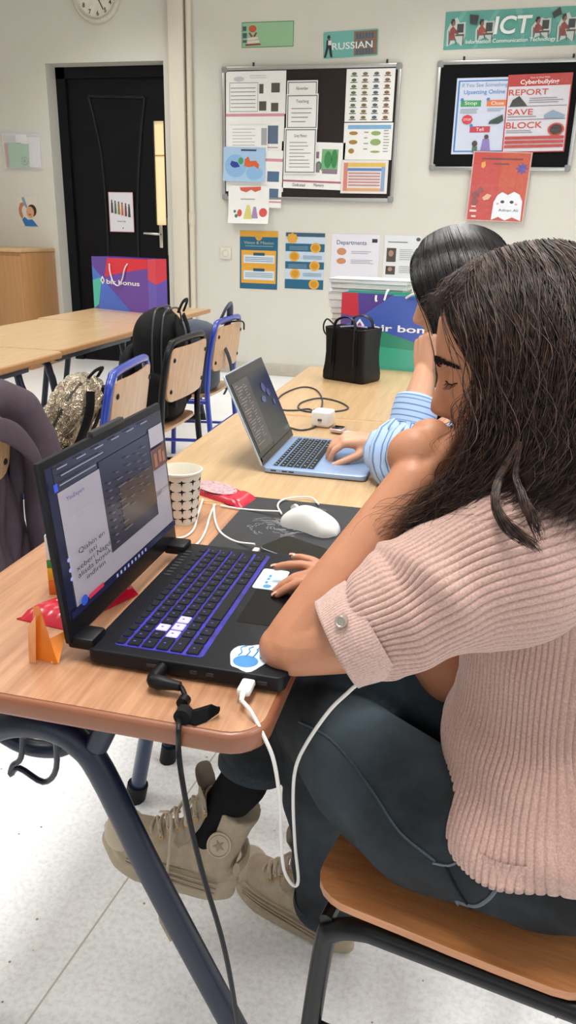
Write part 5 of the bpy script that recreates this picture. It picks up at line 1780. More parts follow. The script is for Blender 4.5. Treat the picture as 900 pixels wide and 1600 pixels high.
def head_grid(C, f, up, scale=1.0, lids=0.0, nt=150, nz=150):
    """A head: radius about the vertical axis from a front profile, a back profile and half widths, plus features."""
    f, up = vnorm(f), vnorm(up)
    up = vnorm(up - f * np.dot(up, f))
    lf = np.cross(up, f)
    zk = [-.128, -.118, -.105, -.085, -.066, -.05, -.03, -.005, .018, .04, .07, .095, .108, .115, .1165]
    fr = [.040, .066, .078, .081, .083, .085, .0855, .0845, .0895, .0885, .079, .056, .034, .014, .002]
    bk = [.020, .028, .042, .060, .072, .080, .088, .095, .099, .100, .094, .073, .048, .020, .002]
    wd = [.022, .034, .043, .052, .057, .062, .067, .071, .0735, .0745, .070, .055, .037, .016, .002]
    zz = np.concatenate([np.linspace(-.128, .10, nz - 16), np.linspace(.1015, .1165, 16)])
    F, B, Wd = np.interp(zz, zk, fr), np.interp(zz, zk, bk), np.interp(zz, zk, wd)
    for A in (F, B, Wd):
        k = np.ones(5) / 5
        A[2:-2] = np.convolve(A, k, 'valid')
    th = np.linspace(-PI, PI, nt, endpoint=False)
    G = np.zeros((len(zz), nt, 3))
    for i, z in enumerate(zz):
        c, s = np.cos(th), np.sin(th)
        e = 2.25
        x = np.where(c > 0, F[i], B[i]) * np.sign(c) * np.abs(c) ** (2 / e)
        y = Wd[i] * np.sign(s) * np.abs(s) ** (2 / e)
        front = c > 0
        g = lambda y0, sy_, z0, sz_: np.exp(-((y - y0) / sy_) ** 2 - ((z - z0) / sz_) ** 2) * front
        nose_h = np.interp(z, [-.062, -.055, -.049, -.043, -.034, -.018, -.002, .012, .026], [0, .004, .016, .0245, .0235, .0155, .009, .005, 0])
        nose_w = np.interp(z, [-.055, -.042, -.02, .01], [.0135, .0125, .0095, .010])
        x = x + nose_h * np.exp(-(np.abs(y) / nose_w) ** 2.6) * front
        x = x + .006 * (g(.013, .007, -.047, .007) + g(-.013, .007, -.047, .007))        # nostril wings
        x = x - .009 * (g(.031, .017, .004, .012) + g(-.031, .017, .004, .012))          # sockets
        x = x + .0065 * (g(.032, .012, .000, .0085) + g(-.032, .012, .000, .0085))       # lids over the eyes
        x = x + .0035 * (g(.030, .020, .020, .008) + g(-.030, .020, .020, .008))         # brow ridge
        x = x - .0022 * (g(.032, .013, .0085, .0018) + g(-.032, .013, .0085, .0018))     # lid crease
        x = x - .0030 * (g(.032, .013, -.0065, .0016) + g(-.032, .013, -.0065, .0016))   # closing line of the lids
        x = x + .0055 * g(0, .020, -.0705, .0045) + .006 * g(0, .018, -.080, .005) - .004 * g(0, .022, -.0752, .0018) - .003 * g(0, .02, -.089, .004)
        x = x + .006 * g(0, .018, -.106, .010)
        y = y + .003 * np.sign(y) * np.exp(-((z + .022) / .018) ** 2) * front
        G[i] = np.asarray(C) + scale * (x[:, None] * f + y[:, None] * lf + z * up)
    return G, f, up, lf


def add_hand(mb, wrist, d, n, side, s=1.0, curls=None, spread=(.16, .05, -.06, -.17), thumb=None, rw=.024):
    """Palm, four unequal fingers and a thumb as tapered chains. d to the fingers, n out of the back of the hand, side towards the thumb."""
    d = vnorm(d)
    n = vnorm(np.asarray(n, float) - d * np.dot(n, d))
    side = vnorm(np.asarray(side, float) - d * np.dot(side, d) - n * np.dot(side, n))
    w = np.asarray(wrist, float)
    offs = (.027, .009, -.010, -.027)
    lens = (.070, .078, .072, .056)
    rad = (.0088, .0090, .0086, .0076)
    curls = curls or [(15, 25, 15)] * 4
    mlen = (.082, .086, .081, .074)
    tips = []
    for k in range(4):
        kn = w + s * (d * mlen[k] + side * offs[k] + n * (.004 if k in (1, 2) else 0))
        b0 = w + s * (d * .012 + side * offs[k] * .55)
        mb.chain([(b0, s * .0155), ((b0 + kn) / 2, s * .0145), (kn, s * (rad[k] + .0022))], 12)
        a = 0.0
        p = kn
        dirs = vnorm(d + side * math.tan(spread[k]))
        pr = rad[k]
        for seg, (fr_, cur) in enumerate(zip((.46, .30, .24), curls[k])):
            a += math.radians(cur)
            v = dirs * math.cos(a) - n * math.sin(a)
            q = p + s * lens[k] * fr_ * v
            r2 = rad[k] * (.93, .86, .74)[seg]
            mb.chain([(p, s * pr), (q, s * r2)], 12)
            p, pr = q, r2
        tips.append((p, v, n * math.cos(a) + dirs * math.sin(a), s * pr))
    # palm pad
    mb.chain([(w + s * (d * .02 - n * .004), s * .019), (w + s * (d * .06 - n * .005), s * .017)], 12)
    mb.chain([(w + s * (d * .02 + side * .016 - n * .004), s * .015), (w + s * (d * .045 + side * .024 - n * .008), s * .0145)], 12)
    t1, t2, t3 = thumb or ((.7, .75, -.35), (.85, .45, -.3), (.95, .2, -.3))
    p = w + s * (d * .022 + side * .021 - n * .006)
    r0 = .0125
    for tv, ln, r1 in zip((t1, t2, t3), (.040, .032, .026), (.0108, .0095, .0078)):
        v = vnorm(d * tv[0] + side * tv[1] + n * tv[2])
        q = p + s * ln * v
        mb.chain([(p, s * r0), (q, s * r1)], 12)
        p, r0 = q, r1
    tips.append((p, v, n, s * r0))
    return tips


def nails(name, tips, parent, m_):
    mb = MB()
    for p, v, n, r in tips:
        v, n = vnorm(v), vnorm(n)
        sd = np.cross(v, n)
        M = Matrix((list(v) + [0], list(sd) + [0], list(n) + [0], [0, 0, 0, 1])).transposed()
        M.translation = Vector(p + v * r * .25 + n * r * .62)
        mb.grid(np.array([[(r * .85 * a, r * .68 * b, r * (.36 - .30 * b * b - .12 * a * a)) for b in np.linspace(-1, 1, 7)] for a in np.linspace(-1, 1, 6)]), M=M)
    return mb.build(name, m_, parent)


def tip_mask(s_):
    return s_


def rib(theta, n):
    x = np.abs(np.sin(theta * n / 2))
    return -(1 - x) ** 2.2


def ribbed_tube(path, ru, rv, n_rib, amp, per=6, rows=6, hint=(0, 0, 1), folds=None, inner=None):
    """A knitted tube: elliptical sections along a path, ribs running along it."""
    P, A = spline(np.array([list(p) for p in path], float), rows, np.array(ru, float))
    _, Bv = spline(np.array([list(p) for p in path], float), rows, np.array(rv, float))
    T = np.gradient(P, axis=0)
    T /= np.linalg.norm(T, axis=1)[:, None]
    n = n_rib * per
    th = np.linspace(0, 2 * PI, n, endpoint=False)
    G = []
    h = np.array(hint, float)
    for i in range(len(P)):
        v = vnorm(h - T[i] * np.dot(h, T[i]))
        u = np.cross(v, T[i])
        s = i / (len(P) - 1)
        off = amp * rib(th, n_rib)
        if folds is not None:
            off = off + folds(s, th)
        G.append(P[i] + ((A[i] + off) * np.cos(th))[:, None] * u + ((Bv[i] + off) * np.sin(th))[:, None] * v)
    G = np.array(G)
    if inner:                                        # turn the end back inside so that the opening is hollow
        e = []
        for k, sh in ((1, .93), (2, .90), (5, .88)):
            c = P[-k] * np.ones((n, 1))
            e.append(c + (G[-k] - c) * sh)
        G = np.concatenate([G, np.array(e)])
    return G


def mirror_guides(gs, yc):
    return [[Vector((p[0], 2 * yc - p[1], p[2])) for p in g] for g in gs]


def hair_mesh(guide_sets, name, m_, parent, n_per, sheet=True, T=26, jitter=.007, curl=.006, curl_f=5.0, width=.0007, seed=3, lift=.0, fly=0, fly_amp=.03, root_frac=.0):
    r = np.random.default_rng(seed)
    mb = MB()
    tt = np.linspace(0, 1, T)
    for gi, gs in enumerate(guide_sets):
        K = max(len(g) for g in gs)
        C = []
        for g in gs:
            Q = spline(np.array([list(p) for p in g], float), 8)
            L_ = np.concatenate([[0], np.cumsum(np.linalg.norm(np.diff(Q, axis=0), axis=1))])
            L_ /= L_[-1]
            C.append(np.stack([np.interp(tt, L_, Q[:, k]) for k in range(3)], 1))
        C = np.array(C)                              # guides, T, 3
        ns = (len(gs) - 1) * 6 + 1
        SH = spline(C.reshape(len(gs), -1), 6).reshape(-1, T, 3)
        cen = C.mean(axis=(0, 1))
        Nn = np.cross(np.gradient(SH, axis=0), np.gradient(SH, axis=1))
        Nn /= np.linalg.norm(Nn, axis=2, keepdims=True) + 1e-9
        sg = np.sign(np.sum(Nn * (SH - cen), axis=2, keepdims=True).mean())
        Nn = Nn * (sg if sg != 0 else 1)
        if sheet:
            wav = .0035 * np.sin(np.arange(SH.shape[0])[:, None] * 2.1 + np.linspace(0, 9, T)[None, :])[..., None]
            inn = SH - Nn * (.006 + wav)
            mb.grid(inn)
            mb.grid(inn - Nn * .004, flip=True)
        n_s = n_per[gi] if hasattr(n_per, '__len__') else n_per
        S_ = SH.shape[0] - 1
        u = r.random(n_s) * S_
        i0 = np.minimum(u.astype(int), S_ - 1)
        fr = (u - i0)[:, None, None]
        X_ = SH[i0] * (1 - fr) + SH[i0 + 1] * fr
        N_ = Nn[i0] * (1 - fr) + Nn[i0 + 1] * fr
        Tn = np.gradient(X_, axis=1)
        Tn /= np.linalg.norm(Tn, axis=2, keepdims=True) + 1e-9
        Sd = np.cross(Tn, N_)
        ramp = (tt ** 1.2)[None, :, None]
        lay = (r.random((n_s, 1, 1)) * 2 - .9) * jitter
        clump = np.floor(u * 2.2)
        ph = (clump * 2.399 + r.normal(0, .7, n_s))[:, None]
        fq = curl_f * (1 + .3 * np.sin(clump * 1.7)[:, None] + r.normal(0, .12, (n_s, 1)))
        amp = curl * (.5 + r.random((n_s, 1)))
        if fly:
            nf = min(fly, n_s)
            amp[:nf] *= 1.6
            lay[:nf] += np.abs(r.normal(0, fly_amp, (nf, 1, 1))) * 1.0
        wv = np.sin(2 * PI * fq * tt[None, :] + ph)
        wc = np.cos(2 * PI * fq * tt[None, :] + ph)
        side_j = r.normal(0, jitter * .9, (n_s, 1, 1))
        X_ = X_ + N_ * (lay * (.08 + .92 * np.minimum(1, tt * 2.2)[None, :, None]) + lift) + Sd * side_j * ramp + (Sd * wv[..., None] + N_ * .6 * wc[..., None]) * amp[..., None] * ramp
        # trim lengths at random
        end = .78 + .22 * r.random((n_s, 1))
        idx = tt[None, :] * end * (T - 1)
        j0 = np.minimum(idx.astype(int), T - 2)
        fj = (idx - j0)[..., None]
        ar = np.arange(n_s)[:, None]
        X_ = X_[ar, j0] * (1 - fj) + X_[ar, j0 + 1] * fj
        N_ = N_[ar, j0]
        Sd = Sd[ar, j0]
        w = width * (.6 + .8 * r.random((n_s, 1, 1))) * np.minimum(1, (1.02 - tt) * 3)[None, :, None] + .00008
        # three-sided strands
        R3 = [X_ + N_ * w, X_ - N_ * w * .5 + Sd * w * .87, X_ - N_ * w * .5 - Sd * w * .87]
        V = np.stack(R3, axis=2).reshape(-1, 3)      # strand, T, 3 corners
        base = (np.arange(n_s)[:, None] * T + np.arange(T - 1)[None, :])[..., None] * 3
        quads = []
        for k in range(3):
            k2 = (k + 1) % 3
            quads.append(np.concatenate([base + k, base + k2, base + 3 + k2, base + 3 + k], axis=2).reshape(-1, 4))
        F = np.concatenate(quads)
        mb.add(V, F.tolist(), True)
    o = mb.build(name, m_, parent, sharp=0, fix=False)
    return o


def hair_mat(c0, c1, rough=.36):
    mt = bpy.data.materials.new('hair')
    mt.use_nodes = True
    nt = mt.node_tree
    b = nt.nodes['Principled BSDF']
    b.inputs['Roughness'].default_value = rough
    b.inputs['Specular IOR Level'].default_value = .42
    tc = nt.nodes.new('ShaderNodeTexCoord')
    n = nt.nodes.new('ShaderNodeTexNoise')
    n.inputs['Scale'].default_value = 120
    n.inputs['Detail'].default_value = 3
    nt.links.new(tc.outputs['Object'], n.inputs['Vector'])
    r = nt.nodes.new('ShaderNodeValToRGB')
    r.color_ramp.elements[0].position, r.color_ramp.elements[1].position = .35, .72
    r.color_ramp.elements[0].color, r.color_ramp.elements[1].color = lin(c0), lin(c1)
    nt.links.new(n.outputs['Fac'], r.inputs['Fac'])
    nt.links.new(r.outputs['Color'], b.inputs['Base Color'])
    return mt


skin = mat('#bd8363', .48, noise=.06, scale=26, bump=.12, bscale=420, sss=.12, spec=.4)
skin2 = mat('#d09c7e', .48, noise=.05, scale=26, bump=.1, bscale=420, sss=.12, spec=.4)
nail_m = mat('#dba592', .25, noise=.03, coat=.3)
VX = np.array

# ---------------------------------------------------------------- woman in the pink knitted top
p1 = thing('person', 'woman with long wavy hair in a ribbed pink top and jeans, hand at her mouth', 'person', (0.15, .93, 0))
PO = VX((0.15, .93, 0))


def place(o, root=None):      # children are modelled in the place's own coordinates
    rt = root or p1
    o.matrix_parent_inverse = Matrix.Translation(-Vector(rt.location)) if o.parent == rt else Matrix.Identity(4)
    return o


bpy.context.view_layer.update()
pit = math.radians(15)
HC = VX((.052, .95, 1.109))
hf, hu = VX((-math.cos(pit), .035, -math.sin(pit))), VX((-math.sin(pit), 0, math.cos(pit)))
HG, hf, hu, hl = head_grid(HC, hf, hu)
HL = lambda x, y, z: HC + hf * x + hl * y + hu * z
elb = VX(atY(462, 1008, .765))
wri = VX(atY(645, 752, .866))
mb = MB()
mb.grid(HG, close_u=True, cap=True)
mb.chain([(VX((.16, .90, .58)), .11), (VX((.155, .93, .72)), .095), (VX((.145, .945, .86)), .10)], 18)
mb.chain([(VX((.14, .87, .90)), .055), (VX((.14, 1.04, .90)), .055)], 14)
mb.chain([(VX((.125, .95, .93)), .062), (VX((.105, .95, 1.0)), .052), (HL(-.02, 0, -.05), .052)], 16)
mb.chain([(VX((.11, .83, .92)), .052), (VX((-.02, .795, .868)), .047), (elb + VX((.05, .012, .012)), .043), (elb, .037)], 18)
mb.ball(elb + VX((-.010, -.002, -.004)), (.034, .032, .030))
fa = wri - elb
mb.chain([(elb + VX((.0, .004, .004)), .037), (elb + fa * .3, .038), (elb + fa * .65, .033), (wri, .029)], 18)
ftip = VX(atZ(425, 909, TZ + .036))
rel, rwr = VX(atY(706, 1052, .985)), ftip + VX((.138, .038, .016))
mb.chain([(VX((.12, 1.09, .92)), .052), (VX((.09, 1.06, .79)), .046), (rel, .047), (rel * .6 + rwr * .4, .041), (rel * .3 + rwr * .7, .031), (rwr, .025)], 16)
mb.chain([(VX((.15, .80, .56)), .07), (VX((0, .81, .545)), .07), (VX((-.175, .985, .528)), .052), (VX((-.165, 1.055, .10)), .038)], 14)
mb.chain([(VX((.15, 1.03, .57)), .08), (VX((-.24, 1.05, .632)), .052), (VX((-.282, 1.005, .43)), .034), (VX((-.338, .998, .30)), .029), (VX((-.358, .998, .235)), .028)], 14)
hd = VX(atY(694, 682, .925)) - wri
hn = VX((-.75, -.35, .45))
tipsL = add_hand(mb, wri, hd, hn, VX((.2, .75, .45)), .94, [(62, 80, 45), (66, 82, 45), (68, 82, 45), (70, 80, 45)], (.04, .01, -.02, -.05), ((.75, .3, -.6), (.9, .1, -.5), (.9, 0, -.5)))
mb.ball(VX(atY(648, 712, .885)), (.034, .026, .034))
mb.ball(VX(atY(672, 682, .905)), (.026, .024, .022))
tipsR = add_hand(mb, rwr, VX((-1, -.18, -.06)), VX((0, .1, 1)), VX((0, -1, .05)), .92, [(10, 14, 8), (14, 18, 10), (-8, 12, 8), (-22, 12, 8)], (.08, .02, -.10, -.28), ((.75, .6, -.35), (.9, .35, -.15), (.97, .2, -.1)))
body = link('body', remesh(mb, 'body', .0032, 3, .5), skin, p1)
place(body)
# brows, lashes and lips
mb = MB()
r_ = np.random.default_rng(5)


def face_pt(y, z, off=0.0):           # point on the front of the head at head-local y, z
    i = int(np.argmin(np.abs((HG - HC) @ hu @ np.ones(1) if False else ((HG[:, 0] - HC) @ hu) - z)))
    row = HG[i]
    loc = (row - HC) @ hl
    fx = (row - HC) @ hf
    ok = fx > 0
    j = int(np.argmin(np.where(ok, np.abs(loc - y), 9)))
    return row[j] + hf * off


for sgn in (1, -1):
    for k in range(300):
        a = .07 + .93 * r_.random()
        y = sgn * (.012 + .042 * a)
        z = .017 + .009 * math.sin(a * 2.2) - .010 * a * a + r_.normal(0, .0027) * (1 - .55 * a)
        b0 = face_pt(y, z, .0006)
        tip = face_pt(y + sgn * .006, z + .003 * (1 - 1.6 * a), .0022)
        mb.tube([b0, (b0 + tip) / 2 + hf * .0012, tip], [.0007, .0006, .0002], 4)
brow = place(mb.build('eyebrows', mat('#191210', .6, noise=.1), p1, fix=False))
mb = MB()
for sgn in (1, -1):
    for k in range(34):
        a = k / 33
        y = sgn * (.019 + .026 * a)
        z = -.0062 - .002 * math.sin(PI * a)
        b0 = face_pt(y, z, .0008)
        ln = .0075 * (.7 + .5 * math.sin(PI * a))
        tip = b0 + hf * ln * .8 + hl * sgn * (.002 + .006 * a) - hu * ln * .55
        mb.tube([b0, b0 + (tip - b0) * .5 - hu * .0012, tip], [.0004, .0003, .0001], 4)
    P = [face_pt(sgn * (.017 + .030 * a), -.0060 - .002 * math.sin(PI * a), .0006) for a in np.linspace(0, 1, 9)]
    mb.tube(P, .0009, 5)
place(mb.build('eyelashes', mat('#120c0b', .5), p1, fix=False))
place(nails('fingernails', tipsR, p1, nail_m))

# -- top
knit = mat('#bd998d', .85, noise=.2, scale=420, bump=.35, bscale=1400, sheen=.5)
TR = [(.575, .182, .893, .168, .218), (.600, .176, .897, .165, .214), (.630, .164, .904, .150, .197), (.67, .154, .912, .133, .174), (.70, .150, .925, .121, .160), (.76, .148, .935, .121, .158), (.82, .147, .945, .122, .163),
      (.88, .142, .95, .120, .172), (.92, .136, .95, .108, .170), (.955, .128, .95, .088, .142), (.985, .120, .95, .070, .100), (1.005, .115, .95, .060, .072)]
n_rib, per = 116, 6
z_ = np.linspace(.575, 1.005, 110)
TRa = np.array(TR)
th = np.linspace(0, 2 * PI, n_rib * per, endpoint=False)


def smooth_interp(zq, col):
    Q = spline(TRa[:, [0, col]], 10)
    return np.interp(zq, Q[:, 0], Q[:, 1])


G = []
for z in z_:
    cx_, cy_, rx, ry = (smooth_interp(z, k) for k in (1, 2, 3, 4))
    e = 2.25 + 1.0 * min(1, max(0, (.68 - z) / .09))
    ct, st_ = np.cos(th), np.sin(th)
    low = max(0, (.70 - z) / .2)
    fold = .014 * low * np.sin(2 * PI * (z - .05 * np.sin(2 * th)) / .085 + 1.2 * np.cos(th)) * np.exp(-((np.cos(th) + .6) / .8) ** 2)
    fold = fold + .006 * low * np.sin(2 * PI * z / .06 + 3 * th) + .004 * np.sin(3 * th + 14 * z) + .005 * np.exp(-((z - .80) / .05) ** 2) * np.sin(4 * th + 30 * z)
    off = .0034 * rib(th, n_rib) + fold
    x = (rx + off) * np.sign(ct) * np.abs(ct) ** (2 / e)
    y = (ry + off) * np.sign(st_) * np.abs(st_) ** (2 / e)
    zz = z + (.016 * (x / rx) - .0) * max(0, (.65 - z) / .13) + .004 * np.sin(5 * th) * max(0, (.6 - z) / .1)
    G.append(np.stack([cx_ + x, cy_ + y, zz], 1))
G = np.array(G)
inn = []
c0 = G[0].mean(0)
for sh, dz in ((.975, .002), (.96, .012), (.95, .03)):
    q = c0 + (G[0] - c0) * sh
    q[:, 2] = G[0][:, 2] + dz
    inn.append(q)
G = np.concatenate([np.array(inn[::-1]), G])
top = place(MB().grid(G, close_u=True).build('knit_top', knit, p1, sharp=0))
tp_inv = Matrix.Translation(-Vector(p1.location))


def sub(o, root=None):
    o.matrix_parent_inverse = Matrix.Identity(4)
    return o


puffs = lambda s, t_: .010 * math.sin(s * 9.0 + .4) * np.exp(-((np.sin(t_) - .75) / .5) ** 2) * min(1, 3 * (1 - s)) + .004 * np.sin(3 * t_ + 12 * s) + .010 * np.exp(-((s - .60 + .06 * np.cos(t_)) / .035) ** 2) * np.exp(-((np.sin(t_) - .7) / .45) ** 2)
sp_ = [VX((.135, .90, .925)), VX((.112, .845, .925)), VX((.07, .812, .910)), VX((.01, .79, .885)), VX(atY(640, 952, .772)), VX(atY(590, 975, .758)), VX(atY(556, 990, .75))]
SG = ribbed_tube(sp_, (.062, .080, .088, .083, .070, .061, .055), (.070, .088, .094, .086, .0705, .0615, .056), 58, .0032, 6, 9, (0, 0, 1), puffs)
sl = place(MB().grid(SG, close_u=True).build('sleeve', knit, top, sharp=0))
cf = [VX(atY(580, 978, .755)), VX(atY(562, 988, .750)), VX(atY(527, 1006, .742))]
knit_f = mat('#c3a196', .85, noise=.2, scale=420, bump=.35, bscale=1400, sheen=.5)
CG = ribbed_tube(cf, (.0600, .0600, .0555), (.0610, .0605, .0560), 110, .0009, 4, 8, (0, 0, 1), lambda s, t_: .0022 * np.sin(2 * t_ + 1), inner=True)
cu = place(MB().grid(CG, close_u=True).build('cuff', knit_f, top, sharp=0))
bt = VX(atY(533, 971, .700))
bd = vnorm(VX(EYE) - bt)
M = Matrix.Translation(bt) @ Vector(vnorm(VX((-.2, -1, .25)))).to_track_quat('Z', 'Y').to_matrix().to_4x4()
mb = MB().lathe([(.0, .0022), (.0042, .0022), (.005, .0032), (.0062, .0032), (.0068, .002), (.0068, -.006), (0, -.006)], 22, M, cap=False)
button = place(mb.build('button', mat('#b3aba3', .3, .7, noise=.1), top))
SG = ribbed_tube([VX((.14, 1.0, .925)), VX((.125, 1.06, .915)), VX((.115, 1.085, .87)), VX((.10, 1.075, .80)), VX((.092, 1.06, .765))], (.062, .082, .080, .066, .060), (.070, .085, .080, .066, .060), 56, .0026, 5, 8, (1, 0, 0), inner=True)
place(MB().grid(SG, close_u=True).build('sleeve', knit, top, sharp=0))

# -- jeans
def denim():
    mt = bpy.data.materials.new('denim')
    mt.use_nodes = True
    nt = mt.node_tree
    b = nt.nodes['Principled BSDF']
    b.inputs['Roughness'].default_value = .85
    tc = nt.nodes.new('ShaderNodeTexCoord')
    n = nt.nodes.new('ShaderNodeTexNoise')
    n.inputs['Scale'].default_value = 5
    n.inputs['Detail'].default_value = 7
    n.inputs['Roughness'].default_value = .65
    nt.links.new(tc.outputs['Object'], n.inputs['Vector'])
    # worn, faded patch on the upper thigh
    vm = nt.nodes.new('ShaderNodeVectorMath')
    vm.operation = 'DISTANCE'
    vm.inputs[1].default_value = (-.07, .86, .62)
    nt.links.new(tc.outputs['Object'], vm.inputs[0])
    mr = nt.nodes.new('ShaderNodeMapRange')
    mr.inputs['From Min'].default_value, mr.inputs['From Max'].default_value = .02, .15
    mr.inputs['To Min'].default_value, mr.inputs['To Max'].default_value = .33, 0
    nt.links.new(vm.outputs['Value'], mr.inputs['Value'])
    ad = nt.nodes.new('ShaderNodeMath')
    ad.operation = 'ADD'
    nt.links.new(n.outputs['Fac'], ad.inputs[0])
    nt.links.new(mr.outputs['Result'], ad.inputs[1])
    r = nt.nodes.new('ShaderNodeValToRGB')
    r.color_ramp.elements[0].position, r.color_ramp.elements[1].position = .40, 1.0
    r.color_ramp.elements[0].color, r.color_ramp.elements[1].color = lin('#070b10'), lin('#42525c')
    nt.links.new(ad.outputs[0], r.inputs['Fac'])
    w = nt.nodes.new('ShaderNodeTexNoise')
    w.inputs['Scale'].default_value = 900
    nt.links.new(tc.outputs['Object'], w.inputs['Vector'])
    mx = nt.nodes.new('ShaderNodeMix')
    mx.data_type = 'RGBA'
    mx.blend_type = 'OVERLAY'
    mx.inputs[0].default_value = .45
    nt.links.new(r.outputs['Color'], mx.inputs[6])
    nt.links.new(w.outputs['Fac'], mx.inputs[7])
    nt.links.new(mx.outputs[2], b.inputs['Base Color'])
    bp_ = nt.nodes.new('ShaderNodeBump')
    bp_.inputs['Strength'].default_value = .4
    bp_.inputs['Distance'].default_value = .001
    nt.links.new(w.outputs['Fac'], bp_.inputs['Height'])
    nt.links.new(bp_.outputs['Normal'], b.inputs['Normal'])
    return mt


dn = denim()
mb = MB()
mb.ball((.168, .90, .562), (.138, .184, .106))
mb.ball((.165, .795, .535), (.125, .098, .082))
mb.ball((.13, .785, .505), (.12, .080, .048))
mb.ball((.17, .99, .545), (.12, .10, .09))
mb.chain([(VX((.12, .790, .540)), .085), (VX((.0, .806, .542)), .090), (VX((-.085, .880, .542)), .084), (VX((-.165, .985, .532)), .070)], 20)
kl = VX((-.172, .992, .53))
mb.chain([(kl, .069), (VX((-.172, 1.02, .36)), .062), (VX((-.160, 1.045, .22)), .060), (VX((-.150, 1.055, .085)), .064)], 20, ends=False)
mb.ball(kl, .069)
mb.chain([(VX((.12, 1.0, .565)), .096), (VX((-.06, 1.06, .61)), .088), (VX((-.235, 1.055, .632)), .068)], 20)
kr = VX((-.245, 1.055, .63))
mb.ball(kr, .068)
mb.chain([(kr, .068), (VX((-.262, 1.03, .52)), .060), (VX((-.285, 1.002, .402)), .056)], 20, ends=False)
jm_ = remesh(mb, 'jeans', .006, 6, .5)
nv = len(jm_.vertices)
V = np.zeros(nv * 3, np.float32)
jm_.vertices.foreach_get('co', V)
V = V.reshape(-1, 3)
Nv = np.zeros(nv * 3, np.float32)
jm_.vertices.foreach_get('normal', Nv)
Nv = Nv.reshape(-1, 3)
d_ = .004 * np.sin(38 * V[:, 0] + 22 * V[:, 1] + 16 * np.sin(9 * V[:, 2])) * np.exp(-((V[:, 0] - .09) / .09) ** 2)
d_ += .004 * np.sin(60 * V[:, 2] + 20 * V[:, 0]) * np.exp(-((V[:, 2] - .47) / .08) ** 2) * (V[:, 0] < -.08)
d_ += .003 * np.sin(45 * V[:, 2] + 30 * V[:, 1]) * (V[:, 2] < .4)
V = V + Nv * d_[:, None]
jm_.vertices.foreach_set('co', V.astype(np.float32).ravel())
jm_.update()
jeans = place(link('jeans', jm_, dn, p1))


def on_jeans(pts, r, name, m_, k=6, off=.001):
    """A seam: points seen on the photo, laid on the surface of the jeans."""
    from mathutils.bvhtree import BVHTree
    bm = bmesh.new()
    bm.from_mesh(jm_)
    tr = BVHTree.FromBMesh(bm)
    bm.free()
    Q = []
    for x, y in spline(np.array(pts, float), k):
        h = tr.ray_cast(EYE, ray(x, y).normalized())
        if h[0] is not None:
            Q.append(h[0] + h[1] * off)
    if len(Q) > 2:
        return place(MB().tube(Q, r, 6).build(name, m_, jeans))


stm = mat('#5f6a72', .85, noise=.3, scale=900)
on_jeans([(468, 1128), (510, 1150), (545, 1185), (585, 1240), (625, 1300), (680, 1345)], .0016, 'side_seam', mat('#3d4952', .9, noise=.3, scale=500))
on_jeans([(676, 1348), (700, 1352), (718, 1345)], .0014, 'pocket_stitching', stm)
on_jeans([(712, 1406), (742, 1414), (762, 1404), (776, 1388), (790, 1372)], .0026, 'pocket_stitching', stm)
on_jeans([(712, 1406), (724, 1424), (740, 1438)], .0016, 'pocket_stitching', stm)
on_jeans([(696, 1352), (715, 1390), (740, 1425)], .0016, 'pocket_seam', mat('#10161c', .9))
for (c_, r0, ax) in ((VX((-.285, 1.002, .408)), .0565, VX((-.285, 1.002, .402)) - VX((-.262, 1.03, .52))), (VX((-.150, 1.055, .092)), .0645, VX((0, .0, -1)))):
    q_ = Vector(ax).to_track_quat('Z', 'Y').to_matrix().to_4x4()
    M = Matrix.Translation(c_) @ q_
    place(MB().lathe([(r0 - .004, -.010), (r0 + .0005, -.012), (r0 + .0025, 0), (r0 + .0005, .010), (r0 - .004, .009), (r0 - .006, -.006)], 30, M, cap=False).build('hem', mat('#232c33', .9, noise=.3, scale=300, bump=.4, bscale=600), jeans))
# -- sock
mb = MB().chain([(VX((-.270, 1.018, .47)), .046), (VX((-.300, 1.0, .37)), .042), (VX((-.342, .998, .30)), .035), (VX((-.366, .998, .235)), .031)], 20)
place(link('sock', remesh(mb, 'sock', .005, 3), mat('#08080a', .9, noise=.2, scale=300, bump=.3, bscale=900), p1))
mb = MB().chain([(VX((-.152, 1.055, .20)), .042), (VX((-.148, 1.055, .09)), .042)], 20)
place(link('sock', remesh(mb, 'sock', .005, 3), mat('#08080a', .9, noise=.2, scale=300, bump=.3, bscale=900), p1))

# -- shoes
canvas = mat('#a3937d', .82, noise=.1, scale=70, bump=.3, bscale=900)
rubber = mat('#a89880', .55, noise=.12, scale=24, bump=.1, bscale=120)
lace_m = mat('#b3a490', .8, noise=.1, scale=200)


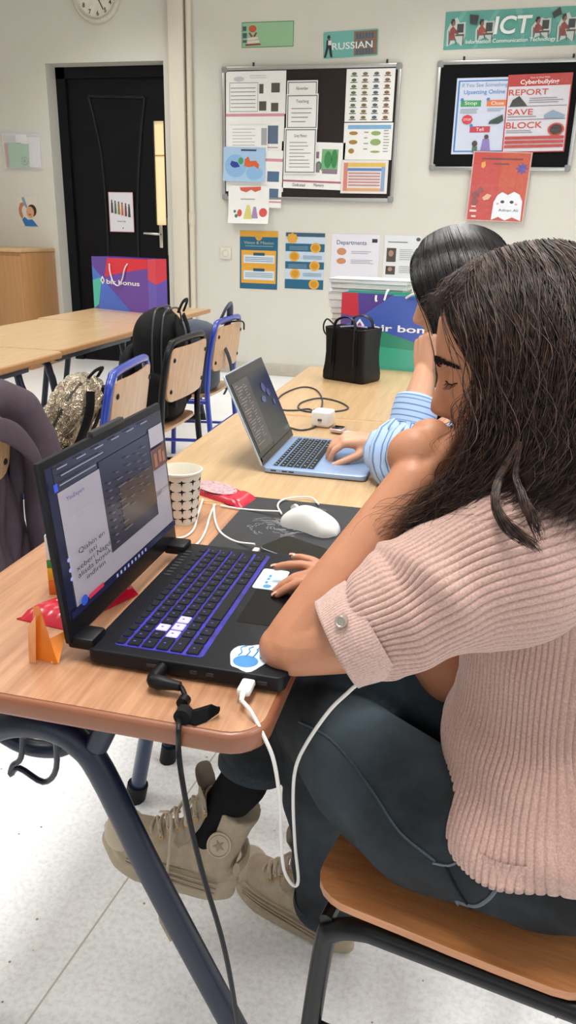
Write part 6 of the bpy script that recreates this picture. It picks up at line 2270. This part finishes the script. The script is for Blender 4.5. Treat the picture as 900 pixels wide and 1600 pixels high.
def make_shoe(M, patch_side, parent):
    """High platform trainer; local x to the toe, y to the left, z up, heel at x=0."""
    def outline(k):
        P = []
        for a in np.linspace(0, 2 * PI, 48, endpoint=False):
            c_, s_ = math.cos(a), math.sin(a)
            x = .14 + .148 * c_
            hw_ = np.interp(x, [-.01, .03, .08, .14, .20, .25, .29], [.022, .036, .034, .040, .047, .042, .012])
            P.append((.14 + .148 * k * c_, k * hw_ * (abs(s_) ** .7) * (1 if s_ > 0 else -1) * 1.0))
        return P
    prof = [(.90, .000), (.975, .004), (1.0, .010), (1.0, .018), (.975, .022), (.985, .027), (1.01, .031), (1.0, .038), (.965, .041), (.975, .046), (.985, .052), (.94, .056)]
    G = []
    for k, z in prof:
        row = []
        for (x, y) in outline(k):
            t_ = (x / .28)
            zz = z * (1.05 - .18 * max(0, math.sin(PI * t_))) + .012 * max(0, (t_ - .72) / .28) ** 2 + .004 * math.sin(24 * x) * (1 if .010 < z < .042 else 0)
            row.append((x, y, zz))
        G.append(row)
    sole = MB().grid(G, close_u=True, cap=True).build('shoe', rubber, parent, sharp=50)
    sole.matrix_local = M
    mb = MB()
    mb.chain([(VX((.040, 0, .060)), .034), (VX((.10, 0, .060)), .034), (VX((.17, 0, .056)), .038), (VX((.235, 0, .052)), .033)], 18)
    mb.chain([(VX((.045, 0, .09)), .037), (VX((.12, 0, .085)), .030), (VX((.19, 0, .065)), .024)], 18)
    mb.grid(sweep(VX([(.046, 0, .06), (.046, 0, .11), (.044, 0, .15), (.040, 0, .178)]), VX([.036, .039, .043, .048]), 24), close_u=True, cap=True)
    mb.chain([(VX((.075, 0, .10)), .030), (VX((.082, 0, .165)), .030)], 16, ends=False)
    up = link('upper', remesh(mb, 'upper', .0045, 5), canvas, sole)
    mb = MB().ball((.245, 0, .056), (.042, .042, .030))
    mb.build('toe_cap', mat('#b5a790', .5, noise=.06), sole)
    tg = ((.15, .085), (.135, .105), (.122, .135), (.116, .165), (.122, .195), (.136, .212))
    ys = np.linspace(-.033, .033, 11)
    o1 = np.array([[(x - 22 * y * y * (1 if k < 4 else .7), y, z - 6 * y * y * (k > 3)) for y in ys] for k, (x, z) in enumerate(tg)])
    o2 = o1 + np.array([.007, 0, .003])
    mb = MB().grid(o1).grid(o2, flip=True)
    for a, b in ((o1[0], o2[0]), (o1[-1], o2[-1]), (o1[:, 0], o2[:, 0]), (o1[:, -1], o2[:, -1])):
        mb.grid(np.array([a, b]))
    mb.build('tongue', mat('#8f816e', .85, noise=.1), sole)
    mb = MB()
    ey = MB()
    for k in range(7):
        s_ = k / 6
        x, z = .185 - .085 * s_, .084 + .088 * s_ ** 1.1
        for sd in (-1, 1):
            yy = sd * (.024 + .012 * s_)
            ey.lathe([(.0022, 0), (.0044, 0), (.0044, .0016), (.0022, .0016)], 12, Matrix.Translation((x - .004, yy, z - .008)) @ Matrix.Rotation(-sd * 1.1, 4, 'X'), cap=False)
        mb.tube([(x - .004, -(.024 + .012 * s_), z - .006), (x + .006, -.012, z + .006), (x + .008, .012, z + .006), (x - .004, .024 + .012 * s_, z - .006)], .0032, 8, smooth_path=4, flat=.55)
        if k < 6:
            x2, z2 = .185 - .085 * (k + 1) / 6, .084 + .088 * ((k + 1) / 6) ** 1.1
            mb.tube([(x + .002, -(.024 + .012 * s_), z - .002), ((x + x2) / 2 + .010, 0, (z + z2) / 2 + .010), (x2, .024 + .012 * (k + 1) / 6, z2 - .002)], .0030, 8, smooth_path=4, flat=.55)
    # bow
    for sd in (-1, 1):
        mb.tube([(.11, 0, .168), (.13, sd * .03, .172), (.125, sd * .055, .150), (.115, sd * .03, .152), (.11, 0, .168)], .003, 8, smooth_path=5, flat=.6)
    mb.build('laces', lace_m, sole)
    ey.build('eyelets', mat('#b58d5c', .3, .8), sole)
    sd = patch_side
    mp_ = Matrix.Translation((.052, sd * .0405, .125)) @ Matrix.Rotation(-sd * PI / 2, 4, 'X')
    dsk = MB().lathe([(0, .0), (.024, .0), (.024, .003), (.0225, .0036), (0, .0036)], 32, mp_, cap=False).build('ankle_patch', mat('#b3a48c', .7, noise=.05), sole)
    star = [((.012 if i % 2 == 0 else .005) * math.cos(PI / 2 + 2 * PI * i / 10), (.012 if i % 2 == 0 else .005) * math.sin(PI / 2 + 2 * PI * i / 10)) for i in range(10)]
    mb = MB().prism(star, .0034, .0044, M=mp_)
    mb.lathe([(.0195, .0034), (.0195, .0044), (.0205, .0044), (.0205, .0034)], 32, mp_, cap=False)
    mb.build('star_emblem', mat('#8f8270', .75), sole)
    MB().tube([(.005, -.033, .085), (-.004, -.012, .085), (-.004, .012, .085), (.005, .033, .085)], .008, 8, smooth_path=4, flat=1.6).build('heel_strip', rubber, sole)
    mb = MB()
    for k in range(3):
        for s2 in (-1, 1):
            mb.tube([(.03, s2 * (.039 + .001 * k), .030 + .010 * k), (.10, s2 * (.040 + .001 * k), .026 + .010 * k), (.17, s2 * (.046), .030 + .008 * k), (.22, s2 * .046, .036 + .006 * k)], .0022, 6, smooth_path=4)
    mb.build('sole_ridges', mat('#998a74', .6, noise=.1), sole)
    return sole


def frame_at(o, fwd, upv):
    f_ = vnorm(fwd)
    u_v = vnorm(VX(upv) - f_ * np.dot(upv, f_))
    l_ = np.cross(u_v, f_)
    M = Matrix((list(f_) + [0], list(l_) + [0], list(u_v) + [0], [0, 0, 0, 1])).transposed()
    M.translation = Vector(o)
    return M


T0 = Matrix.Translation(-Vector(p1.location))
hL = VX((-.105, 1.035, 0.0))
make_shoe(T0 @ frame_at(hL, VX((-.243, .105, 0)), VX((0, 0, 1))), 1, p1)
hR, tR = VX((-.327, 1.0, .108)), VX((-.555, .985, .168))
sR = make_shoe(T0 @ frame_at(hR, tR - hR, VX((0, 0, 1))) @ Matrix.Diagonal((.88, .95, 1.2, 1)), 1, p1)
mb = MB()
la = [atY(*p, y) for p, y in (((250, 1268), .955), ((266, 1272), .940), ((266, 1310), .935), ((262, 1355), .935), ((256, 1400), .95), ((250, 1432), .95), ((258, 1452), .95), ((268, 1470), .94))]
place(MB().tube(la, .0030, 8, smooth_path=6, flat=.6).build('loose_lace', lace_m, p1))

# -- hair
hm = hair_mat('#140d0b', '#573b2f', .42)
A = lambda pts: [atY(*p) for p in pts]
g1 = [A([(700, 452, .955), (698, 478, .925), (712, 512, .895), (748, 552, .872), (770, 606, .852), (762, 665, .838), (734, 735, .830), (684, 795, .826), (632, 848, .833), (606, 884, .84)]),
      A([(712, 428, .955), (716, 470, .905), (738, 520, .868), (772, 580, .846), (786, 650, .830), (764, 730, .820), (706, 800, .818), (660, 850, .825), (628, 890, .835)]),
      A([(738, 408, .955), (748, 455, .890), (775, 520, .850), (796, 600, .828), (802, 690, .812), (784, 765, .800), (735, 815, .800), (690, 850, .812)]),
      A([(772, 392, .956), (795, 445, .880), (822, 530, .838), (842, 630, .812), (846, 720, .795), (826, 785, .778), (786, 815, .775), (750, 838, .785)]),
      A([(812, 381, .958), (843, 440, .876), (872, 540, .830), (892, 650, .804), (900, 740, .785), (886, 800, .765), (860, 830, .760)]),
      A([(852, 376, .96), (893, 440, .880), (926, 550, .832), (948, 670, .808), (960, 780, .785), (960, 860, .772)]),
      A([(890, 380, .962), (940, 450, .895), (980, 570, .852), (1005, 690, .835), (1020, 810, .815), (1025, 900, .805)]),
      A([(920, 398, .965), (978, 480, .92), (1022, 600, .895), (1050, 720, .885), (1065, 850, .88), (1070, 930, .88)]),
      A([(940, 420, .97), (1005, 510, .965), (1050, 620, .955), (1080, 740, .95), (1095, 860, .95), (1100, 940, .95)])]
gm = mirror_guides(g1, .96)
hair = hair_mesh([g1, gm], 'hair', hm, p1, [11500, 2600], jitter=.011, curl=.0135, curl_f=3.0, width=.00055, seed=11, fly=500, fly_amp=.014, T=30)
place(hair)
# sparse frizz over the forehead and wisps across the forearm
fz = [A([(720, 425, .955), (700, 450, .93), (682, 470, .915), (668, 478, .905), (658, 470, .90)]), A([(735, 412, .955), (715, 440, .925), (700, 470, .905), (690, 492, .895), (684, 505, .89)]), A([(760, 398, .955), (748, 425, .92), (735, 455, .895), (722, 485, .885), (715, 500, .88)])]
ws = [A([(740, 640, .838), (715, 720, .826), (660, 780, .818), (612, 800, .815), (586, 822, .812), (590, 850, .812)]), A([(745, 660, .836), (712, 750, .822), (655, 815, .815), (610, 850, .812), (598, 880, .815)]), A([(752, 690, .832), (720, 780, .818), (676, 835, .81), (640, 868, .81)])]
ck = [A([(742, 560, .866), (738, 600, .856), (722, 640, .850), (712, 680, .846), (700, 730, .842)]), A([(758, 570, .86), (752, 620, .85), (742, 680, .842), (720, 740, .836)])]
place(hair_mesh([fz, ws, ck], 'loose_strands', hm, p1, [230, 150, 90], sheet=False, jitter=.012, curl=.009, curl_f=2.6, width=.00028, seed=8, T=30))
# loose locks lying on the shoulder
lk = [A([(806, 690, .79), (776, 745, .772), (770, 782, .752), (780, 812, .738), (804, 836, .728), (832, 852, .722), (846, 862, .722)]), A([(814, 690, .79), (784, 745, .772), (777, 782, .752), (786, 810, .738), (810, 833, .728), (836, 852, .722), (848, 864, .722)])]
lk2 = [A([(812, 690, .79), (803, 745, .77), (816, 780, .748), (833, 815, .732), (845, 850, .722)]), A([(818, 690, .79), (808, 745, .77), (822, 780, .748), (838, 815, .732), (848, 852, .722)])]
place(hair_mesh([lk, lk2], 'shoulder_lock', hm, p1, [150, 90], sheet=False, jitter=.003, curl=.003, curl_f=2, width=.0005, seed=4))

# ---------------------------------------------------------------- woman in the striped shirt
p2 = thing('person', 'woman with straight black hair in a striped blue shirt, cheek on her fist', 'person', (.13, 1.80, 0))
bpy.context.view_layer.update()
pit = math.radians(12)
C2 = VX((-.040, 1.76, 1.128))
f2, u2 = VX((-math.cos(pit), .02, -math.sin(pit))), VX((-math.sin(pit), 0, math.cos(pit)))
H2, f2, u2, l2 = head_grid(C2, f2, u2, .98)
mb = MB()
mb.grid(H2, close_u=True, cap=True)
mb.chain([(VX((.16, 1.80, .58)), .11), (VX((.13, 1.79, .75)), .095), (VX((.10, 1.78, .88)), .10)], 16)
mb.chain([(VX((.08, 1.70, .93)), .055), (VX((.08, 1.86, .93)), .055)], 14)
mb.chain([(VX((.07, 1.78, .95)), .058), (VX((.03, 1.77, 1.04)), .048), (C2 - u2 * .05, .048)], 16)
e2 = VX(atY(612, 735, 1.56)) + VX((.02, 0, .01))
w2 = VX(atY(664, 585, 1.655))
mb.chain([(VX((.09, 1.65, .93)), .05), (e2, .040), ((e2 + w2) / 2, .036), (w2, .026)], 16)
rw2, re2 = VX(atZ(592, 690, TZ + .055)), VX((.03, 1.90, .80))
mb.chain([(VX((.09, 1.92, .93)), .05), (re2, .038), ((re2 + rw2) / 2, .033), (rw2, .025)], 16)
mb.chain([(VX((.15, 1.73, .56)), .08), (VX((-.22, 1.73, .55)), .058), (VX((-.20, 1.73, .10)), .042)], 14)
mb.chain([(VX((.15, 1.88, .56)), .08), (VX((-.22, 1.90, .55)), .058), (VX((-.20, 1.90, .10)), .042)], 14)
t2a = add_hand(mb, w2, VX(atY(668, 505, 1.675)) - w2, VX((-.62, -.75, .1)), VX((.8, -.55, 0)), .92, [(48, 80, 50), (52, 84, 50), (58, 84, 50), (62, 84, 50)], (.06, .02, -.03, -.08), ((.8, .3, -.6), (.8, .1, -.6), (.8, 0, -.6)))
t2b = add_hand(mb, rw2, VX((-1, -.22, .04)), VX((.05, -.1, 1)), VX((0, -1, .0)), .95, [(38, 34, 20), (40, 36, 22), (36, 34, 22), (34, 34, 20)], (.13, .03, -.06, -.18), ((.75, .55, -.45), (.9, .3, -.35), (.95, .15, -.4)))
b2 = link('body', remesh(mb, 'body', .0036, 3, .5), skin2, p2)
place(b2, p2)
place(nails('fingernails', t2b, p2, nail_m), p2)


def stripes():
    mt = bpy.data.materials.new('striped_cotton')
    mt.use_nodes = True
    nt = mt.node_tree
    b = nt.nodes['Principled BSDF']
    b.inputs['Roughness'].default_value = .8
    uv = nt.nodes.new('ShaderNodeUVMap')
    sx = nt.nodes.new('ShaderNodeSeparateXYZ')
    nt.links.new(uv.outputs['UV'], sx.inputs[0])
    w = nt.nodes.new('ShaderNodeMath')
    w.operation = 'FRACT'
    nt.links.new(sx.outputs['X'], w.inputs[0])
    r = nt.nodes.new('ShaderNodeValToRGB')
    cr_ = r.color_ramp
    cr_.elements[0].position, cr_.elements[0].color = 0.0, lin('#a8c0e2')
    cr_.elements[1].position, cr_.elements[1].color = .62, lin('#a8c0e2')
    for p_, c_ in ((.66, '#5f7fae'), (.84, '#5f7fae'), (.88, '#a8c0e2')):
        e_ = cr_.elements.new(p_)
        e_.color = lin(c_)
    nt.links.new(w.outputs[0], r.inputs['Fac'])
    nt.links.new(r.outputs['Color'], b.inputs['Base Color'])
    return mt


stp = stripes()


def uv_tube(G, name, parent, n_str, across=False, root=None):
    """Cloth tube with a striped weave: stripes run along it, or around it for a cuff."""
    G = np.asarray(G)
    o = MB().grid(G, close_u=True).build(name, stp, parent, sharp=0, fix=False)
    me = o.data
    r_, c_ = G.shape[:2]
    uvl = me.uv_layers.new(name='UVMap')
    li = np.zeros(len(me.loops), np.int32)
    me.loops.foreach_get('vertex_index', li)
    col_ = (li % c_).astype(float)
    row = (li // c_).astype(float)
    # wrap the closing column
    ps = np.repeat(np.arange(len(me.polygons)), 4)
    cc_ = col_.reshape(-1, 4)
    mxc = cc_.max(1)
    wrap = (mxc == c_ - 1) & (cc_.min(1) == 0)
    cc_[wrap] = np.where(cc_[wrap] == 0, c_, cc_[wrap])
    u = cc_.reshape(-1) / c_ * n_str if not across else row / (r_ - 1) * n_str
    uvd = np.stack([u, row / r_], 1).astype(np.float32)
    uvl.data.foreach_set('uv', uvd.ravel())
    place(o, root)
    return o


def plain_tube(path, ru, rv, n=72, rows=7, hint=(0, 0, 1), folds=None):
    P, A_ = spline(np.array([list(p) for p in path], float), rows, np.array(ru, float))
    _, B_ = spline(np.array([list(p) for p in path], float), rows, np.array(rv, float))
    T_ = np.gradient(P, axis=0)
    T_ /= np.linalg.norm(T_, axis=1)[:, None]
    th_ = np.linspace(0, 2 * PI, n, endpoint=False)
    G = []
    for i in range(len(P)):
        v = vnorm(np.array(hint, float) - T_[i] * np.dot(hint, T_[i]))
        u = np.cross(v, T_[i])
        off = folds(i / (len(P) - 1), th_) if folds else 0
        G.append(P[i] + ((A_[i] + off) * np.cos(th_))[:, None] * u + ((B_[i] + off) * np.sin(th_))[:, None] * v)
    return np.array(G)


sh_rings = [VX((.17, 1.80, .50)), VX((.16, 1.80, .60)), VX((.14, 1.79, .72)), VX((.12, 1.785, .84)), VX((.10, 1.78, .92)), VX((.085, 1.78, .97)), VX((.075, 1.78, 1.005))]
TG = plain_tube(sh_rings, (.19, .175, .16, .175, .18, .12, .065), (.14, .13, .125, .13, .115, .085, .06), hint=(1, 0, 0), folds=lambda s, t_: .006 * np.sin(5 * t_ + 8 * s))
shirt = uv_tube(TG, 'striped_shirt', p2, 60, root=p2)
ga = lambda s, t_: (.006 * np.sin(9 * t_) * min(1, 8 * abs(s - .97)) if s > .6 else .004 * np.sin(4 * t_ + 9 * s))
up2 = vnorm(w2 - e2)
cB = VX(atY(642, 668, 1.60))
cT = VX(atY(652, 628, 1.622))
SG = plain_tube([VX((.10, 1.68, .93)), VX((.06, 1.62, .88)), VX((.0, 1.575, .815)), e2 + VX((.01, -.005, -.002)), e2 + VX((-.018, .0, .03)), e2 * .5 + cB * .5, cB], (.07, .078, .070, .058, .060, .066, .050), (.07, .078, .070, .058, .060, .066, .050), hint=(-1, 0, .3), folds=ga)
uv_tube(SG, 'sleeve', shirt, 26, root=p2)
CG = plain_tube([cB - up2 * .004, cB + up2 * .002, (cB + cT) / 2, cT, cT + up2 * .001, cT - up2 * .006], (.049, .051, .051, .050, .046, .044), (.047, .049, .049, .048, .045, .043), hint=(-1, 0, .3), rows=5)
uv_tube(CG, 'cuff', shirt, 12, across=True, root=p2)
rc = rw2 * .72 + re2 * .28
SG = plain_tube([VX((.10, 1.88, .93)), VX((.08, 1.93, .87)), re2 + VX((.01, 0, 0)), rc * .6 + re2 * .4, rc], (.07, .075, .060, .052, .042), (.07, .075, .060, .052, .042), hint=(0, 0, 1), folds=ga)
uv_tube(SG, 'sleeve', shirt, 26, root=p2)
wb = rw2 + vnorm(re2 - rw2) * .004
place(MB().lathe([(.0275, -.004), (.0295, -.004), (.0295, .004), (.0275, .004)], 30, Matrix.Translation(wb) @ Vector(re2 - rw2).to_track_quat('Z', 'Y').to_matrix().to_4x4(), cap=False).build('wrist_band', mat('#d9cfc0', .4, noise=.05), p2), p2)
mb = MB()
mb.ball((.16, 1.80, .56), (.145, .185, .10))
mb.chain([(VX((.12, 1.72, .555)), .09), (VX((-.22, 1.73, .55)), .068)], 18)
mb.chain([(VX((.12, 1.88, .555)), .09), (VX((-.22, 1.90, .55)), .068)], 18)
for y in (1.73, 1.90):
    mb.chain([(VX((-.22, y, .55)), .068), (VX((-.20, y, .09)), .058)], 18, ends=False)
place(link('trousers', remesh(mb, 'trousers', .007, 5), mat('#15171c', .85, noise=.15, scale=80), p2), p2)
T2 = Matrix.Translation(-Vector(p2.location))
for y in (1.73, 1.90):
    mb = MB().chain([(VX((-.17, y, .045)), .042), (VX((-.30, y, .036)), .036), (VX((-.38, y, .032)), .030)], 16)
    me = remesh(mb, 'shoe', .006, 4)
    me.transform(Matrix.Scale(1, 4))
    place(link('shoe', me, mat('#1d1d20', .5), p2), p2)
hm2 = hair_mat('#060607', '#191517', .27)
g2 = [A([(652, 390, 1.765), (643, 412, 1.715), (646, 445, 1.682), (660, 478, 1.668), (676, 512, 1.662), (686, 560, 1.655), (684, 640, 1.655), (676, 730, 1.66)]),
      A([(664, 372, 1.765), (662, 402, 1.70), (672, 448, 1.662), (692, 500, 1.650), (708, 570, 1.645), (712, 660, 1.645), (706, 750, 1.65)]),
      A([(690, 357, 1.765), (700, 395, 1.685), (718, 460, 1.648), (738, 540, 1.635), (748, 650, 1.632), (748, 760, 1.64)]),
      A([(718, 350, 1.768), (736, 395, 1.682), (760, 470, 1.645), (778, 570, 1.632), (784, 680, 1.630), (786, 780, 1.64)]),
      A([(748, 353, 1.77), (773, 402, 1.69), (798, 490, 1.655), (814, 600, 1.642), (820, 700, 1.64), (824, 790, 1.65)]),
      A([(774, 364, 1.775), (806, 425, 1.72), (832, 520, 1.70), (845, 630, 1.69), (850, 720, 1.69), (852, 800, 1.69)]),
      A([(790, 380, 1.78), (824, 450, 1.78), (850, 550, 1.775), (862, 650, 1.77), (868, 740, 1.77), (870, 810, 1.77)])]
g2m = mirror_guides(g2, 1.775)
place(hair_mesh([g2, g2m], 'hair', hm2, p2, [3600, 1200], jitter=.005, curl=.0018, curl_f=2.2, width=.0009, seed=21, fly=60, fly_amp=.008, T=20), p2)
